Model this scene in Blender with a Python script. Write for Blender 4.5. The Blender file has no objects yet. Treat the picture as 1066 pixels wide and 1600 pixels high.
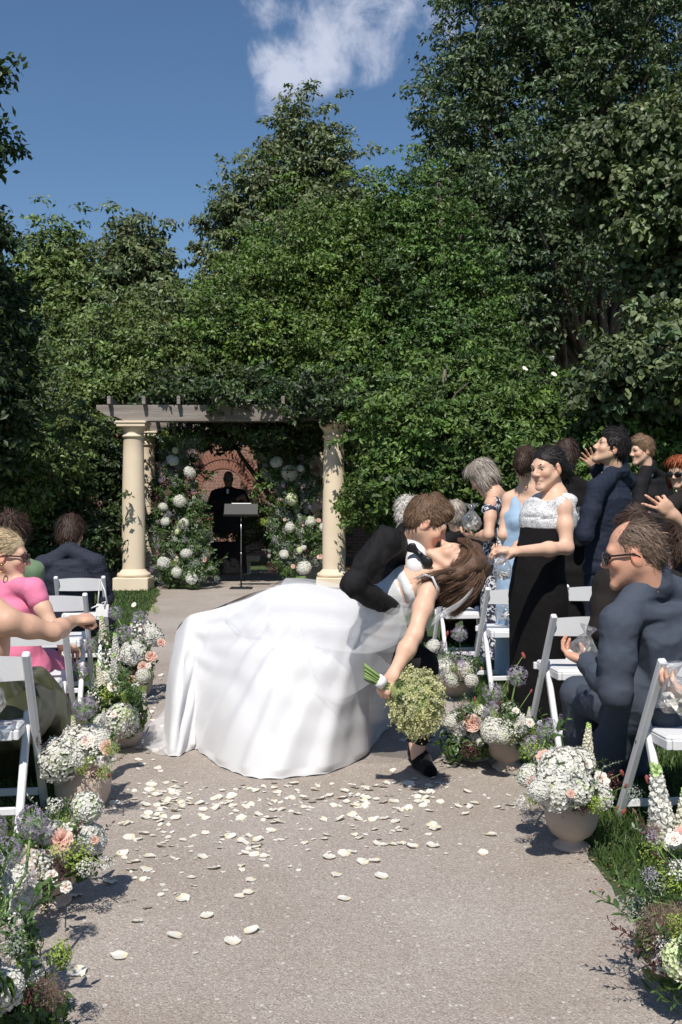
import bpy, math, random
import numpy as np
from mathutils import Vector, Matrix
R = math.radians
random.seed(7); rng = np.random.default_rng(7)
scn = bpy.context.scene
col = scn.collection

# ------------------------------------------------------------------ camera
F, CX, CY = 1555.6, 533.0, 800.0            # focal length and centre in photo pixels
CAM = Vector((0, 0, 1.33)); PITCH = -math.atan(15 / F)
cam_d = bpy.data.cameras.new('camera'); cam = bpy.data.objects.new('camera', cam_d); col.objects.link(cam)
cam.location = CAM; cam.rotation_euler = (R(90) + PITCH, 0, 0)
cam_d.sensor_fit = 'VERTICAL'; cam_d.sensor_height = 36; cam_d.sensor_width = 24; cam_d.lens = 35
cam_d.clip_start = 0.05; cam_d.clip_end = 2000
scn.camera = cam
# ------------------------------------------------------------------ sky
SUN_EL, SUN_AZ = R(53), R(-9)               # sun stands behind the camera, a little to its left
world = bpy.data.worlds.new('World'); scn.world = world; world.use_nodes = True
wn, wl = world.node_tree.nodes, world.node_tree.links
wn.clear()
def wnode(t, **k):
    n = wn.new(t)
    for a, b in k.items(): setattr(n, a, b)
    return n
sky = wnode('ShaderNodeTexSky', sky_type='NISHITA', sun_disc=False, sun_elevation=SUN_EL, sun_rotation=math.pi - SUN_AZ * -1,
            air_density=1.1, dust_density=0.25, ozone_density=4.5, altitude=100)
def wmath(op, a, b=None, clamp=False):
    n = wnode('ShaderNodeMath', operation=op, use_clamp=clamp)
    for i, v in enumerate((a, b)):
        if v is None: continue
        if isinstance(v, (int, float)): n.inputs[i].default_value = v
        else: wl.new(v, n.inputs[i])
    return n.outputs[0]
def wramp(v, lo, hi):
    n = wnode('ShaderNodeMapRange', interpolation_type='SMOOTHSTEP'); wl.new(v, n.inputs['Value'])
    n.inputs['From Min'].default_value = lo; n.inputs['From Max'].default_value = hi
    return n.outputs['Result']
tc = wnode('ShaderNodeTexCoord')
def wnoise(scale, detail, rough, off):
    m = wnode('ShaderNodeMapping'); m.inputs['Location'].default_value = off
    wl.new(tc.outputs['Generated'], m.inputs['Vector'])
    n = wnode('ShaderNodeTexNoise'); n.inputs['Scale'].default_value = scale; n.inputs['Detail'].default_value = detail
    n.inputs['Roughness'].default_value = rough; n.inputs['Distortion'].default_value = 0.35
    wl.new(m.outputs[0], n.inputs['Vector'])
    return n.outputs['Fac']
def sky_dir(px, py):
    v = Vector(((px - CX) / F, 1.0, (CY - py) / F + math.tan(PITCH))); return v.normalized()
clouds = None
billow = wnoise(13.0, 8.0, 0.62, (0.3, 0.1, 0.7))
wisp = wnoise(30.0, 6.0, 0.62, (1.3, 2.1, 0.2))
# a handful of fair-weather clouds: three in view and others all round the sky
cl = [(440, 112, .044, .9), (492, 100, .034, .8), (425, 140, .03, .6), (520, 30, .07, .66), (440, 8, .045, .62), (590, 58, .055, .6), (690, 22, .05, .78), (640, 18, .045, .64)]
dirs = [(sky_dir(x, y), s, a) for x, y, s, a in cl]
for i in range(16):
    az, el = rng.uniform(0.9, 5.4), rng.uniform(.12, 1.1)
    dirs.append((Vector((math.sin(az) * math.cos(el), math.cos(az) * math.cos(el), math.sin(el))), rng.uniform(.05, .16), .8))
for v, s, a in dirs:
    n = wnode('ShaderNodeVectorMath', operation='DISTANCE'); wl.new(tc.outputs['Generated'], n.inputs[0]); n.inputs[1].default_value = v
    near = wramp(n.outputs['Value'], s * 1.25, 0.0)
    c = wmath('MULTIPLY', near, a)
    clouds = c if clouds is None else wmath('MAXIMUM', clouds, c)
nz = wmath('ADD', wmath('MULTIPLY', billow, 0.72), wmath('MULTIPLY', wisp, 0.28))
cov = wmath('ADD', wmath('MULTIPLY', clouds, 0.62), wmath('MULTIPLY', wmath('SUBTRACT', nz, 0.5), 2.3))
fac = wmath('MULTIPLY', wramp(cov, 0.16, 0.72), wmath('MULTIPLY', wramp(clouds, 0.0, 0.3), 0.8))
mixc = wnode('ShaderNodeMix', data_type='RGBA'); wl.new(fac, mixc.inputs['Factor'])
hsv = wnode('ShaderNodeHueSaturation'); hsv.inputs['Saturation'].default_value = 1.07; wl.new(sky.outputs[0], hsv.inputs['Color']); wl.new(hsv.outputs[0], mixc.inputs['A']); mixc.inputs['B'].default_value = (7.2, 7.6, 9.0, 1)
bg = wnode('ShaderNodeBackground'); bg.inputs['Strength'].default_value = 0.088
wl.new(mixc.outputs['Result'], bg.inputs['Color'])
wo = wnode('ShaderNodeOutputWorld'); wl.new(bg.outputs[0], wo.inputs['Surface'])
# ------------------------------------------------------------------ sun
sd = bpy.data.lights.new('sun', 'SUN'); sd.energy = 4.7; sd.angle = R(0.53); sd.color = (1.0, 0.945, 0.87)
sun = bpy.data.objects.new('sun', sd); col.objects.link(sun)
to_sun = Vector((math.sin(SUN_AZ) * math.cos(SUN_EL), -math.cos(SUN_AZ) * math.cos(SUN_EL), math.sin(SUN_EL)))
sun.rotation_euler = to_sun.to_track_quat('Z', 'Y').to_euler(); sun.location = to_sun * 30
sky.sun_rotation = math.atan2(to_sun.x, to_sun.y)
vs = scn.view_settings; vs.view_transform = 'Standard'; vs.look = 'None'; vs.gamma = 1; vs.exposure = 0.17
scn.display_settings.display_device = 'sRGB'; vs.use_curve_mapping = False
scn.cycles.max_bounces = 8; scn.cycles.transparent_max_bounces = 24; scn.cycles.use_denoising = True
scn.cycles.diffuse_bounces = 3; scn.cycles.glossy_bounces = 3; scn.cycles.transmission_bounces = 6
scn.cycles.caustics_reflective = False; scn.cycles.caustics_refractive = False

# ------------------------------------------------------------------ helpers
CP, SP = math.cos(PITCH), math.sin(PITCH)
def P(px, py, d):
    """world point seen at photo pixel (px, py), d metres in front of the camera plane (along Y)"""
    u, v = (px - CX) / F, (CY - py) / F
    y, z = CP - v * SP, SP + v * CP
    return Vector((u * d / y, d, CAM.z + z * d / y))
def G(px, py, z=0.0):
    v = (CY - py) / F; y, z0 = CP - v * SP, SP + v * CP
    return P(px, py, (z - CAM.z) * y / z0)
def V(*a): return Vector(a)

def link(o, parent=None):
    col.objects.link(o)
    if parent is not None: o.parent = parent
    return o
def tag(o, label=None, cat=None, group=None, kind=None):
    if label: o['label'] = label
    if cat: o['category'] = cat
    if group: o['group'] = group
    if kind: o['kind'] = kind
    return o
def empty(name, loc, label, cat, group=None, rz=0.0):
    o = bpy.data.objects.new(name, None); o.location = loc; o.rotation_euler = (0, 0, rz); o.empty_display_size = .1
    link(o); return tag(o, label, cat, group)
def new_obj(name, me, parent=None, loc=None):
    o = bpy.data.objects.new(name, me)
    if loc is not None: o.location = loc
    return link(o, parent)

def mesh_np(name, verts, faces, mat=None, smooth=True, colors=None, nper=None, matidx=None):
    """faces: (N,k) array or list of index tuples"""
    me = bpy.data.meshes.new(name)
    verts = np.asarray(verts, dtype=np.float32).reshape(-1, 3)
    if isinstance(faces, np.ndarray):
        k = faces.shape[1]; n = len(faces); flat = faces.astype(np.int32).ravel(); tot = np.full(n, k, np.int32)
    else:
        tot = np.array([len(f) for f in faces], np.int32); n = len(tot)
        flat = np.fromiter((i for f in faces for i in f), np.int32)
    start = np.concatenate(([0], np.cumsum(tot)[:-1])).astype(np.int32) if n else np.zeros(0, np.int32)
    me.vertices.add(len(verts)); me.vertices.foreach_set('co', verts.ravel())
    me.loops.add(len(flat)); me.loops.foreach_set('vertex_index', flat)
    me.polygons.add(n); me.polygons.foreach_set('loop_start', start)
    me.polygons.foreach_set('loop_total', tot)
    me.polygons.foreach_set('use_smooth', np.full(n, bool(smooth)))
    if matidx is not None: me.polygons.foreach_set('material_index', np.asarray(matidx, np.int32))
    me.update(calc_edges=True)
    if colors is not None:
        a = me.color_attributes.new('Col', 'FLOAT_COLOR', 'POINT')
        c = np.ones((len(verts), 4), np.float32); c[:, :np.asarray(colors).shape[1]] = colors
        a.data.foreach_set('color', c.ravel())
    if mat is not None:
        for m in (mat if isinstance(mat, (list, tuple)) else [mat]): me.materials.append(m)
    return me

class MB:
    """collects simple shapes into one mesh"""
    def __init__(self): self.v = []; self.f = []; self.m = []; self.mi = 0
    def add(self, vs, fs):
        b = len(self.v); self.v += [tuple(x) for x in vs]; self.f += [tuple(b + i for i in f) for f in fs]; self.m += [self.mi] * len(fs)
    def box(self, c, s, M=None, bev=0.0):
        hx, hy, hz = s[0] / 2, s[1] / 2, s[2] / 2
        c = Vector(c); b = min(bev, hx * .9, hy * .9, hz * .9)
        pts = []; fs = []
        if b <= 0:
            pts = [Vector((x, y, z)) for z in (-hz, hz) for y in (-hy, hy) for x in (-hx, hx)]
            fs = [(0, 2, 3, 1), (4, 5, 7, 6), (0, 1, 5, 4), (2, 6, 7, 3), (0, 4, 6, 2), (1, 3, 7, 5)]
        else:
            idx = {}
            for sx in (-1, 1):
                for sy in (-1, 1):
                    for sz in (-1, 1):
                        for ax in range(3):
                            p = [sx * (hx - b), sy * (hy - b), sz * (hz - b)]; p[ax] = (sx * hx, sy * hy, sz * hz)[ax]
                            idx[(sx, sy, sz, ax)] = len(pts); pts.append(Vector(p))
            I = idx
            for s1 in (-1, 1):
                q = [(s1, -1, -1, 0), (s1, 1, -1, 0), (s1, 1, 1, 0), (s1, -1, 1, 0)]; fs.append(tuple(I[k] for k in (q if s1 > 0 else q[::-1])))
                q = [(-1, s1, -1, 1), (-1, s1, 1, 1), (1, s1, 1, 1), (1, s1, -1, 1)]; fs.append(tuple(I[k] for k in (q if s1 > 0 else q[::-1])))
                q = [(-1, -1, s1, 2), (1, -1, s1, 2), (1, 1, s1, 2), (-1, 1, s1, 2)]; fs.append(tuple(I[k] for k in (q if s1 > 0 else q[::-1])))
            for a in (-1, 1):
                for c2 in (-1, 1):
                    for (e, f) in ((0, 1), (0, 2), (1, 2)):
                        o_ = 3 - e - f
                        def kk(se, sf, so, ax):
                            k = [0, 0, 0]; k[e] = se; k[f] = sf; k[o_] = so; return I[(k[0], k[1], k[2], ax)]
                        fs.append((kk(a, c2, -1, e), kk(a, c2, 1, e), kk(a, c2, 1, f), kk(a, c2, -1, f)))
            for sx in (-1, 1):
                for sy in (-1, 1):
                    for sz in (-1, 1): fs.append((I[(sx, sy, sz, 0)], I[(sx, sy, sz, 1)], I[(sx, sy, sz, 2)]))
        pts = [(M @ p if M is not None else p) + c for p in pts]
        self.add(pts, fs); return self
    def tube(self, pts, rad, n=8, caps=True, flat=None):
        pts = [Vector(p) for p in pts]; m = len(pts)
        rad = [rad] * m if isinstance(rad, (int, float)) else rad
        rings = []; up = None
        for i, p in enumerate(pts):
            t = (pts[min(i + 1, m - 1)] - pts[max(i - 1, 0)])
            t = t.normalized() if t.length > 1e-9 else Vector((0, 0, 1))
            if up is None: up = t.orthogonal().normalized() if flat is None else (Vector(flat) - t * Vector(flat).dot(t)).normalized()
            else: up = (up - t * up.dot(t)); up = up.normalized() if up.length > 1e-6 else t.orthogonal().normalized()
            sd_ = t.cross(up)
            rings.append([p + (up * math.cos(a) + sd_ * math.sin(a)) * rad[i] for a in (2 * math.pi * k / n for k in range(n))])
        vs_ = [v for r in rings for v in r]; fs = []
        for i in range(m - 1):
            for k in range(n): fs.append((i * n + k, i * n + (k + 1) % n, (i + 1) * n + (k + 1) % n, (i + 1) * n + k))
        if caps: fs.append(tuple(range(n))[::-1]); fs.append(tuple(range((m - 1) * n, m * n)))
        self.add(vs_, fs); return self
    def lathe(self, prof, n=32, c=(0, 0, 0), wob=None):
        c = Vector(c); vs_ = []
        for j, (r, z) in enumerate(prof):
            for k in range(n):
                a = 2 * math.pi * k / n; rr = r * (1 + (wob(a, z) if wob else 0))
                vs_.append(c + Vector((rr * math.cos(a), rr * math.sin(a), z)))
        fs = []
        for j in range(len(prof) - 1):
            for k in range(n): fs.append((j * n + k, j * n + (k + 1) % n, (j + 1) * n + (k + 1) % n, (j + 1) * n + k))
        self.add(vs_, fs); return self
    def build(self, name, mat, parent=None, smooth=False, loc=None):
        me = mesh_np(name, self.v, self.f, mat, smooth, matidx=self.m); return new_obj(name, me, parent, loc)

# ------------------------------------------------------------------ value noise
def _hash(ix, iy, iz, s):
    h = (ix.astype(np.int64) * 374761393 + iy.astype(np.int64) * 668265263 + iz.astype(np.int64) * 2147483647 + s * 1274126177) & 0xffffffff
    h = ((h ^ (h >> 13)) * 1274126177) & 0xffffffff
    return ((h ^ (h >> 16)) & 0xffff) / 32767.5 - 1.0
def vnoise(p, s=0):
    p = np.asarray(p, float); i = np.floor(p); f = p - i; f = f * f * (3 - 2 * f)
    i = i.astype(np.int64); out = 0
    for dx in (0, 1):
        for dy in (0, 1):
            for dz in (0, 1):
                w = (f[:, 0] if dx else 1 - f[:, 0]) * (f[:, 1] if dy else 1 - f[:, 1]) * (f[:, 2] if dz else 1 - f[:, 2])
                out = out + w * _hash(i[:, 0] + dx, i[:, 1] + dy, i[:, 2] + dz, s)
    return out
def fnoise(p, s=0, oct=3):
    return sum(vnoise(np.asarray(p) * 2 ** k, s + k) / 2 ** k for k in range(oct))

# ------------------------------------------------------------------ smooth implicit solids -> mesh
class Solid:
    def __init__(self): self.pr = []
    def cone(self, a, b, ra, rb, k=.02, flat=None, s=1.0, sub=False):
        """tapered limb; flattened to s along axis `flat`"""
        a, b = np.array(a, float), np.array(b, float); m = max(ra, rb) * max(1, s)
        def f(p):
            ba = b - a; L = ba @ ba + 1e-12
            t = np.clip(((p - a) @ ba) / L, 0, 1); q = p - a - t[..., None] * ba
            r = ra + (rb - ra) * t
            if flat is not None:
                n = np.array(Vector(flat).normalized()); qn = q @ n
                d2 = (q * q).sum(-1) - qn ** 2 + (qn / s) ** 2
                return (np.sqrt(np.maximum(d2, 0)) - r) * min(1, s ** .5)
            return np.sqrt((q * q).sum(-1)) - r
        self.pr.append((f, np.minimum(a, b) - m, np.maximum(a, b) + m, k, sub)); return self
    def ell(self, c, r, M=None, k=.02, sub=False):
        c = np.array(c, float); r = np.array(r, float); m = r.max()
        Mi = np.array(M.to_3x3().transposed()) if M is not None else None
        def f(p):
            q = p - c
            if Mi is not None: q = q @ Mi.T
            k0 = np.sqrt(((q / r) ** 2).sum(-1)); k1 = np.sqrt(((q / r ** 2) ** 2).sum(-1)) + 1e-9
            return k0 * (k0 - 1) / k1
        self.pr.append((f, c - m, c + m, k, sub)); return self
    def chain(self, pts, rad, k=.02, flat=None, s=1.0):
        for i in range(len(pts) - 1): self.cone(pts[i], pts[i + 1], rad[i], rad[i + 1], k, flat, s)
        return self
    def loft(self, pts, lat, ws, rs, k=.03, e=.035, n=2.35, sub=False):
        """trunk-like solid of oval section along a polyline; half width ws along lat, half depth rs"""
        pts = np.array([list(p) for p in pts], float); lat = np.array(Vector(lat).normalized()); ws = np.array(ws, float); rs = np.array(rs, float); m = ws.max() + .02
        def f(p):
            sh = p.shape[:-1]; p = p.reshape(-1, 3); best = np.full(len(p), 1e9); C = np.zeros_like(p); W = np.zeros(len(p)); Rr = np.zeros(len(p)); A = np.zeros_like(p)
            for i in range(len(pts) - 1):
                a, b = pts[i], pts[i + 1]; ba = b - a; t = np.clip(((p - a) @ ba) / (ba @ ba), 0, 1); c = a + t[:, None] * ba; d = ((p - c) ** 2).sum(1); o = d < best - 1e-9
                best[o] = d[o]; C[o] = c[o]; tt = t * t * (3 - 2 * t); W[o] = (ws[i] + (ws[i + 1] - ws[i]) * tt)[o]; Rr[o] = (rs[i] + (rs[i + 1] - rs[i]) * tt)[o]; A[o] = ba / np.linalg.norm(ba)
            q = p - C; fr = np.cross(lat, A); fr /= np.linalg.norm(fr, axis=1)[:, None] + 1e-9; x = q @ lat; y = (q * fr).sum(1); ax = np.cross(fr, lat); z = (q * ax).sum(1)
            ee = np.minimum(e, .6 * np.minimum(W, Rr)); w_, r_ = W - ee, Rr - ee; g = (np.abs(x / w_) ** n + np.abs(y / r_) ** n) ** (1 / n); rad = np.sqrt(x * x + y * y) + 1e-9; d2 = rad * (1 - 1 / np.maximum(g, 1e-3)); d2 = np.where(g < .05, -np.minimum(w_, r_), d2)
            return (np.sqrt(np.maximum(d2, 0) ** 2 + z * z) + np.minimum(d2, 0) * (np.abs(z) < 1e-6) - ee).reshape(sh)
        self.pr.append((f, pts.min(0) - m, pts.max(0) + m, k, sub)); return self
    def half(self, pt, n, k=.004):
        """cut everything on the side the normal n points to"""
        pt = np.array(pt, float); n = np.array(Vector(n).normalized())
        self.pr.append((lambda p: -((p - pt) @ n), None, None, k, True)); return self
    def mesh(self, h):
        add = [q for q in self.pr if not q[4]]
        lo = np.min([q[1] - q[3] for q in add], 0) - 3 * h; hi = np.max([q[2] + q[3] for q in add], 0) + 3 * h
        n = np.ceil((hi - lo) / h).astype(int) + 1
        Fd = np.full(n, 1e3, np.float32)
        ax = [lo[i] + h * np.arange(n[i]) for i in range(3)]
        for f, a, b, k, sub in self.pr:
            if a is None: i0 = np.zeros(3, int); i1 = n
            else:
                i0 = np.maximum(np.floor((a - k - 2.5 * h - lo) / h).astype(int), 0); i1 = np.minimum(np.ceil((b + k + 2.5 * h - lo) / h).astype(int) + 1, n)
            if (i1 <= i0).any(): continue
            sl = tuple(slice(i0[i], i1[i]) for i in range(3))
            g = np.stack(np.meshgrid(*[ax[i][sl[i]] for i in range(3)], indexing='ij'), -1)
            d = f(g).astype(np.float32); cur = Fd[sl]
            if sub:
                m = -d; hh = np.maximum(k - np.abs(cur - m), 0) / k; Fd[sl] = np.maximum(cur, m) + hh * hh * k / 4
            else:
                hh = np.maximum(k - np.abs(cur - d), 0) / k; Fd[sl] = np.minimum(cur, d) - hh * hh * k / 4
        return surface_nets(Fd, lo, h)

def surface_nets(S, lo, h):
    neg = S < 0
    c = np.zeros(tuple(x - 1 for x in S.shape), np.uint8)
    corners = [(i, j, k) for i in (0, 1) for j in (0, 1) for k in (0, 1)]
    nx, ny, nz = S.shape
    for (i, j, k) in corners: c += neg[i:nx - 1 + i, j:ny - 1 + j, k:nz - 1 + k]
    act = (c > 0) & (c < 8)
    ci = np.argwhere(act); N = len(ci)
    idm = np.full(act.shape, -1, np.int32); idm[tuple(ci.T)] = np.arange(N)
    vals = np.stack([S[ci[:, 0] + i, ci[:, 1] + j, ci[:, 2] + k] for (i, j, k) in corners], 1)
    acc = np.zeros((N, 3)); cnt = np.zeros(N)
    ca = np.array(corners)
    for a in range(8):
        for b in range(a + 1, 8):
            if abs(ca[a] - ca[b]).sum() != 1: continue
            va, vb = vals[:, a], vals[:, b]; m = (va < 0) != (vb < 0)
            t = np.where(m, va / np.where(m, va - vb, 1), 0)
            acc += np.where(m[:, None], ca[a] + t[:, None] * (ca[b] - ca[a]), 0); cnt += m
    verts = (ci + acc / cnt[:, None]) * h + lo
    faces = []
    for axis in range(3):
        o1, o2 = [(1, 2), (2, 0), (0, 1)][axis]
        s0 = [slice(None)] * 3; s1 = [slice(None)] * 3
        s0[axis] = slice(0, -1); s1[axis] = slice(1, None)
        A, B = neg[tuple(s0)], neg[tuple(s1)]
        e = np.argwhere(A != B)
        e = e[(e[:, o1] > 0) & (e[:, o2] > 0) & (e[:, o1] < S.shape[o1] - 1) & (e[:, o2] < S.shape[o2] - 1)]
        fl = A[tuple(e.T)]
        q = []
        for (d1, d2) in ((1, 1), (0, 1), (0, 0), (1, 0)):
            x = e.copy(); x[:, o1] -= d1; x[:, o2] -= d2; q.append(idm[tuple(x.T)])
        q = np.stack(q, 1); q[~fl] = q[~fl][:, ::-1]
        faces.append(q[(q >= 0).all(1)])
    return verts, np.concatenate(faces)
def vnormals(v, f):
    n = np.zeros_like(v); a = np.cross(v[f[:, 2]] - v[f[:, 0]], v[f[:, 3 if f.shape[1] > 3 else 1]] - v[f[:, 1]])
    if f.shape[1] == 3: a = np.cross(v[f[:, 1]] - v[f[:, 0]], v[f[:, 2]] - v[f[:, 0]])
    for i in range(f.shape[1]): np.add.at(n, f[:, i], a)
    return n / (np.linalg.norm(n, axis=1)[:, None] + 1e-12)
def relax(v, f, it=1, w=.5):
    e = np.concatenate([f[:, [i, (i + 1) % f.shape[1]]] for i in range(f.shape[1])])
    for _ in range(it):
        a = np.zeros_like(v); c = np.zeros(len(v))
        np.add.at(a, e[:, 0], v[e[:, 1]]); np.add.at(a, e[:, 1], v[e[:, 0]]); np.add.at(c, e[:, 0], 1); np.add.at(c, e[:, 1], 1)
        v = v + w * (a / np.maximum(c, 1)[:, None] - v)
    return v

# ------------------------------------------------------------------ materials
_mats = {}
def nt(name):
    m = bpy.data.materials.new(name); m.use_nodes = True; t = m.node_tree; t.nodes.clear()
    return m, t.nodes, t.links
def mat(name, color, rough=.6, spec=.4, var=.12, vscale=12., bump=0., bscale=80., sheen=0., metal=0., trans=0., attr=False, sss=0.,
        coat=0., vstretch=(1, 1, 1), dark=None, coord='Object', alpha=None, tint=None):
    """procedural material: base colour varied by noise, optional vertex tint, fine bump, leaf translucency"""
    if name in _mats: return _mats[name]
    m, N, L = nt(name)
    out = N.new('ShaderNodeOutputMaterial'); b = N.new('ShaderNodeBsdfPrincipled')
    tcn = N.new('ShaderNodeTexCoord'); mp = N.new('ShaderNodeMapping'); mp.inputs['Scale'].default_value = vstretch
    L.new(tcn.outputs[coord], mp.inputs['Vector'])
    nz_ = N.new('ShaderNodeTexNoise'); nz_.inputs['Scale'].default_value = vscale; nz_.inputs['Detail'].default_value = 4
    L.new(mp.outputs[0], nz_.inputs['Vector'])
    rp = N.new('ShaderNodeMix'); rp.data_type = 'RGBA'
    mr = N.new('ShaderNodeMapRange'); mr.inputs['From Min'].default_value = .3; mr.inputs['From Max'].default_value = .7
    L.new(nz_.outputs['Fac'], mr.inputs['Value']); L.new(mr.outputs['Result'], rp.inputs['Factor'])
    c = np.array(color[:3]); lo = np.array(dark[:3]) if dark is not None else c * (1 - var)
    hi = c if dark is not None else np.minimum(c * (1 + var), 1)
    rp.inputs['A'].default_value = (*lo, 1); rp.inputs['B'].default_value = (*hi, 1)
    colr = rp.outputs['Result']
    if attr:
        at = N.new('ShaderNodeAttribute'); at.attribute_name = 'Col'
        mx = N.new('ShaderNodeMix'); mx.data_type = 'RGBA'; mx.blend_type = 'MULTIPLY'; mx.inputs['Factor'].default_value = 1
        L.new(colr, mx.inputs['A']); L.new(at.outputs['Color'], mx.inputs['B']); colr = mx.outputs['Result']
    L.new(colr, b.inputs['Base Color'])
    b.inputs['Roughness'].default_value = rough; b.inputs['Specular IOR Level'].default_value = spec; b.inputs['Metallic'].default_value = metal
    if sheen: b.inputs['Sheen Weight'].default_value = sheen
    if coat: b.inputs['Coat Weight'].default_value = coat
    if sss: b.inputs['Subsurface Weight'].default_value = sss; b.inputs['Subsurface Radius'].default_value = (.01, .004, .002); b.inputs['Subsurface Scale'].default_value = .6
    if bump:
        n2 = N.new('ShaderNodeTexNoise'); n2.inputs['Scale'].default_value = bscale; n2.inputs['Detail'].default_value = 5
        L.new(mp.outputs[0], n2.inputs['Vector'])
        bp = N.new('ShaderNodeBump'); bp.inputs['Strength'].default_value = bump; bp.inputs['Distance'].default_value = .01
        L.new(n2.outputs['Fac'], bp.inputs['Height']); L.new(bp.outputs[0], b.inputs['Normal'])
    sh = b.outputs[0]
    if trans:
        tr = N.new('ShaderNodeBsdfTranslucent'); L.new(colr, tr.inputs['Color'])
        if tint:
            tm = N.new('ShaderNodeMix'); tm.data_type = 'RGBA'; tm.blend_type = 'MULTIPLY'; tm.inputs['Factor'].default_value = 1
            L.new(colr, tm.inputs['A']); tm.inputs['B'].default_value = (*tint, 1); L.new(tm.outputs['Result'], tr.inputs['Color'])
        ms = N.new('ShaderNodeMixShader'); ms.inputs[0].default_value = trans; L.new(sh, ms.inputs[1]); L.new(tr.outputs[0], ms.inputs[2]); sh = ms.outputs[0]
    if alpha is not None:
        tp = N.new('ShaderNodeBsdfTransparent'); ms = N.new('ShaderNodeMixShader'); ms.inputs[0].default_value = alpha
        L.new(tp.outputs[0], ms.inputs[1]); L.new(sh, ms.inputs[2]); sh = ms.outputs[0]
    L.new(sh, out.inputs['Surface']); _mats[name] = m; return m

# ------------------------------------------------------------------ many small leaf or petal faces
def unit(v): return v / (np.linalg.norm(v, axis=-1, keepdims=True) + 1e-12)
def leafcloud(pos, nrm, size, aspect=.5, jitter=.6, droop=0., colors=None, fold=.25, rg=rng, along=None, shape='diamond'):
    """one folded leaf face pair at every pos; nrm is the rough facing, droop bends the leaf axis down"""
    n = len(pos); nrm = unit(nrm + rg.normal(0, jitter, (n, 3)))
    t = rg.normal(0, 1, (n, 3)) if along is None else along + rg.normal(0, .25, (n, 3))
    t = t + np.array([0, 0, -droop]); t = unit(t - nrm * (t * nrm).sum(1, keepdims=True)); s = np.cross(nrm, t)
    L = (np.full(n, size) if np.isscalar(size) else size)[:, None] * rg.uniform(.7, 1.25, (n, 1)); W = L * aspect / 2
    if shape == 'diamond':
        v = np.stack([pos, pos + t * L * .45 + s * W + nrm * W * fold, pos + t * L, pos + t * L * .45 - s * W + nrm * W * fold], 1)
        q = np.arange(n)[:, None] * 4; f = np.concatenate([q + [0, 1, 2], q + [0, 2, 3]], 1).reshape(-1, 3)
        k = 4
    else:
        v = np.stack([pos, pos + t * L * .28 + s * W + nrm * W * fold, pos + t * L * .68 + s * W * .8 + nrm * W * fold, pos + t * L - nrm * L * .1,
                      pos + t * L * .68 - s * W * .8 + nrm * W * fold, pos + t * L * .28 - s * W + nrm * W * fold], 1)
        q = np.arange(n)[:, None] * 6; f = np.concatenate([q + [0, 1, 2], q + [0, 2, 3], q + [0, 3, 4], q + [0, 4, 5]], 1).reshape(-1, 3)
        k = 6
    c = None if colors is None else np.repeat(colors, k, 0)
    return v.reshape(-1, 3), f, c
def sph(n, rg=rng): return unit(rg.normal(0, 1, (n, 3)))
# ================================================================== THE SETTING
def ground_mat():
    m, N, L = nt('lawn_soil')
    out = N.new('ShaderNodeOutputMaterial'); b = N.new('ShaderNodeBsdfPrincipled'); tcn = N.new('ShaderNodeTexCoord')
    n1 = N.new('ShaderNodeTexNoise'); n1.inputs['Scale'].default_value = 1.3; n1.inputs['Detail'].default_value = 6
    n2 = N.new('ShaderNodeTexNoise'); n2.inputs['Scale'].default_value = 60; n2.inputs['Detail'].default_value = 5
    L.new(tcn.outputs['Object'], n1.inputs['Vector']); L.new(tcn.outputs['Object'], n2.inputs['Vector'])
    c1 = N.new('ShaderNodeValToRGB'); c1.color_ramp.elements[0].color = (.028, .05, .014, 1); c1.color_ramp.elements[1].color = (.075, .115, .035, 1)
    c1.color_ramp.elements[0].position = .3; c1.color_ramp.elements[1].position = .72
    ad = N.new('ShaderNodeMath'); ad.operation = 'MULTIPLY_ADD'; L.new(n1.outputs['Fac'], ad.inputs[0]); ad.inputs[1].default_value = .45
    mu = N.new('ShaderNodeMath'); mu.operation = 'MULTIPLY'; L.new(n2.outputs['Fac'], mu.inputs[0]); mu.inputs[1].default_value = .55; L.new(mu.outputs[0], ad.inputs[2])
    L.new(ad.outputs[0], c1.inputs['Fac']); L.new(c1.outputs[0], b.inputs['Base Color']); b.inputs['Roughness'].default_value = .95
    bp = N.new('ShaderNodeBump'); bp.inputs['Distance'].default_value = .02; L.new(n2.outputs['Fac'], bp.inputs['Height']); L.new(bp.outputs[0], b.inputs['Normal'])
    L.new(b.outputs[0], out.inputs['Surface']); return m
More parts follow.
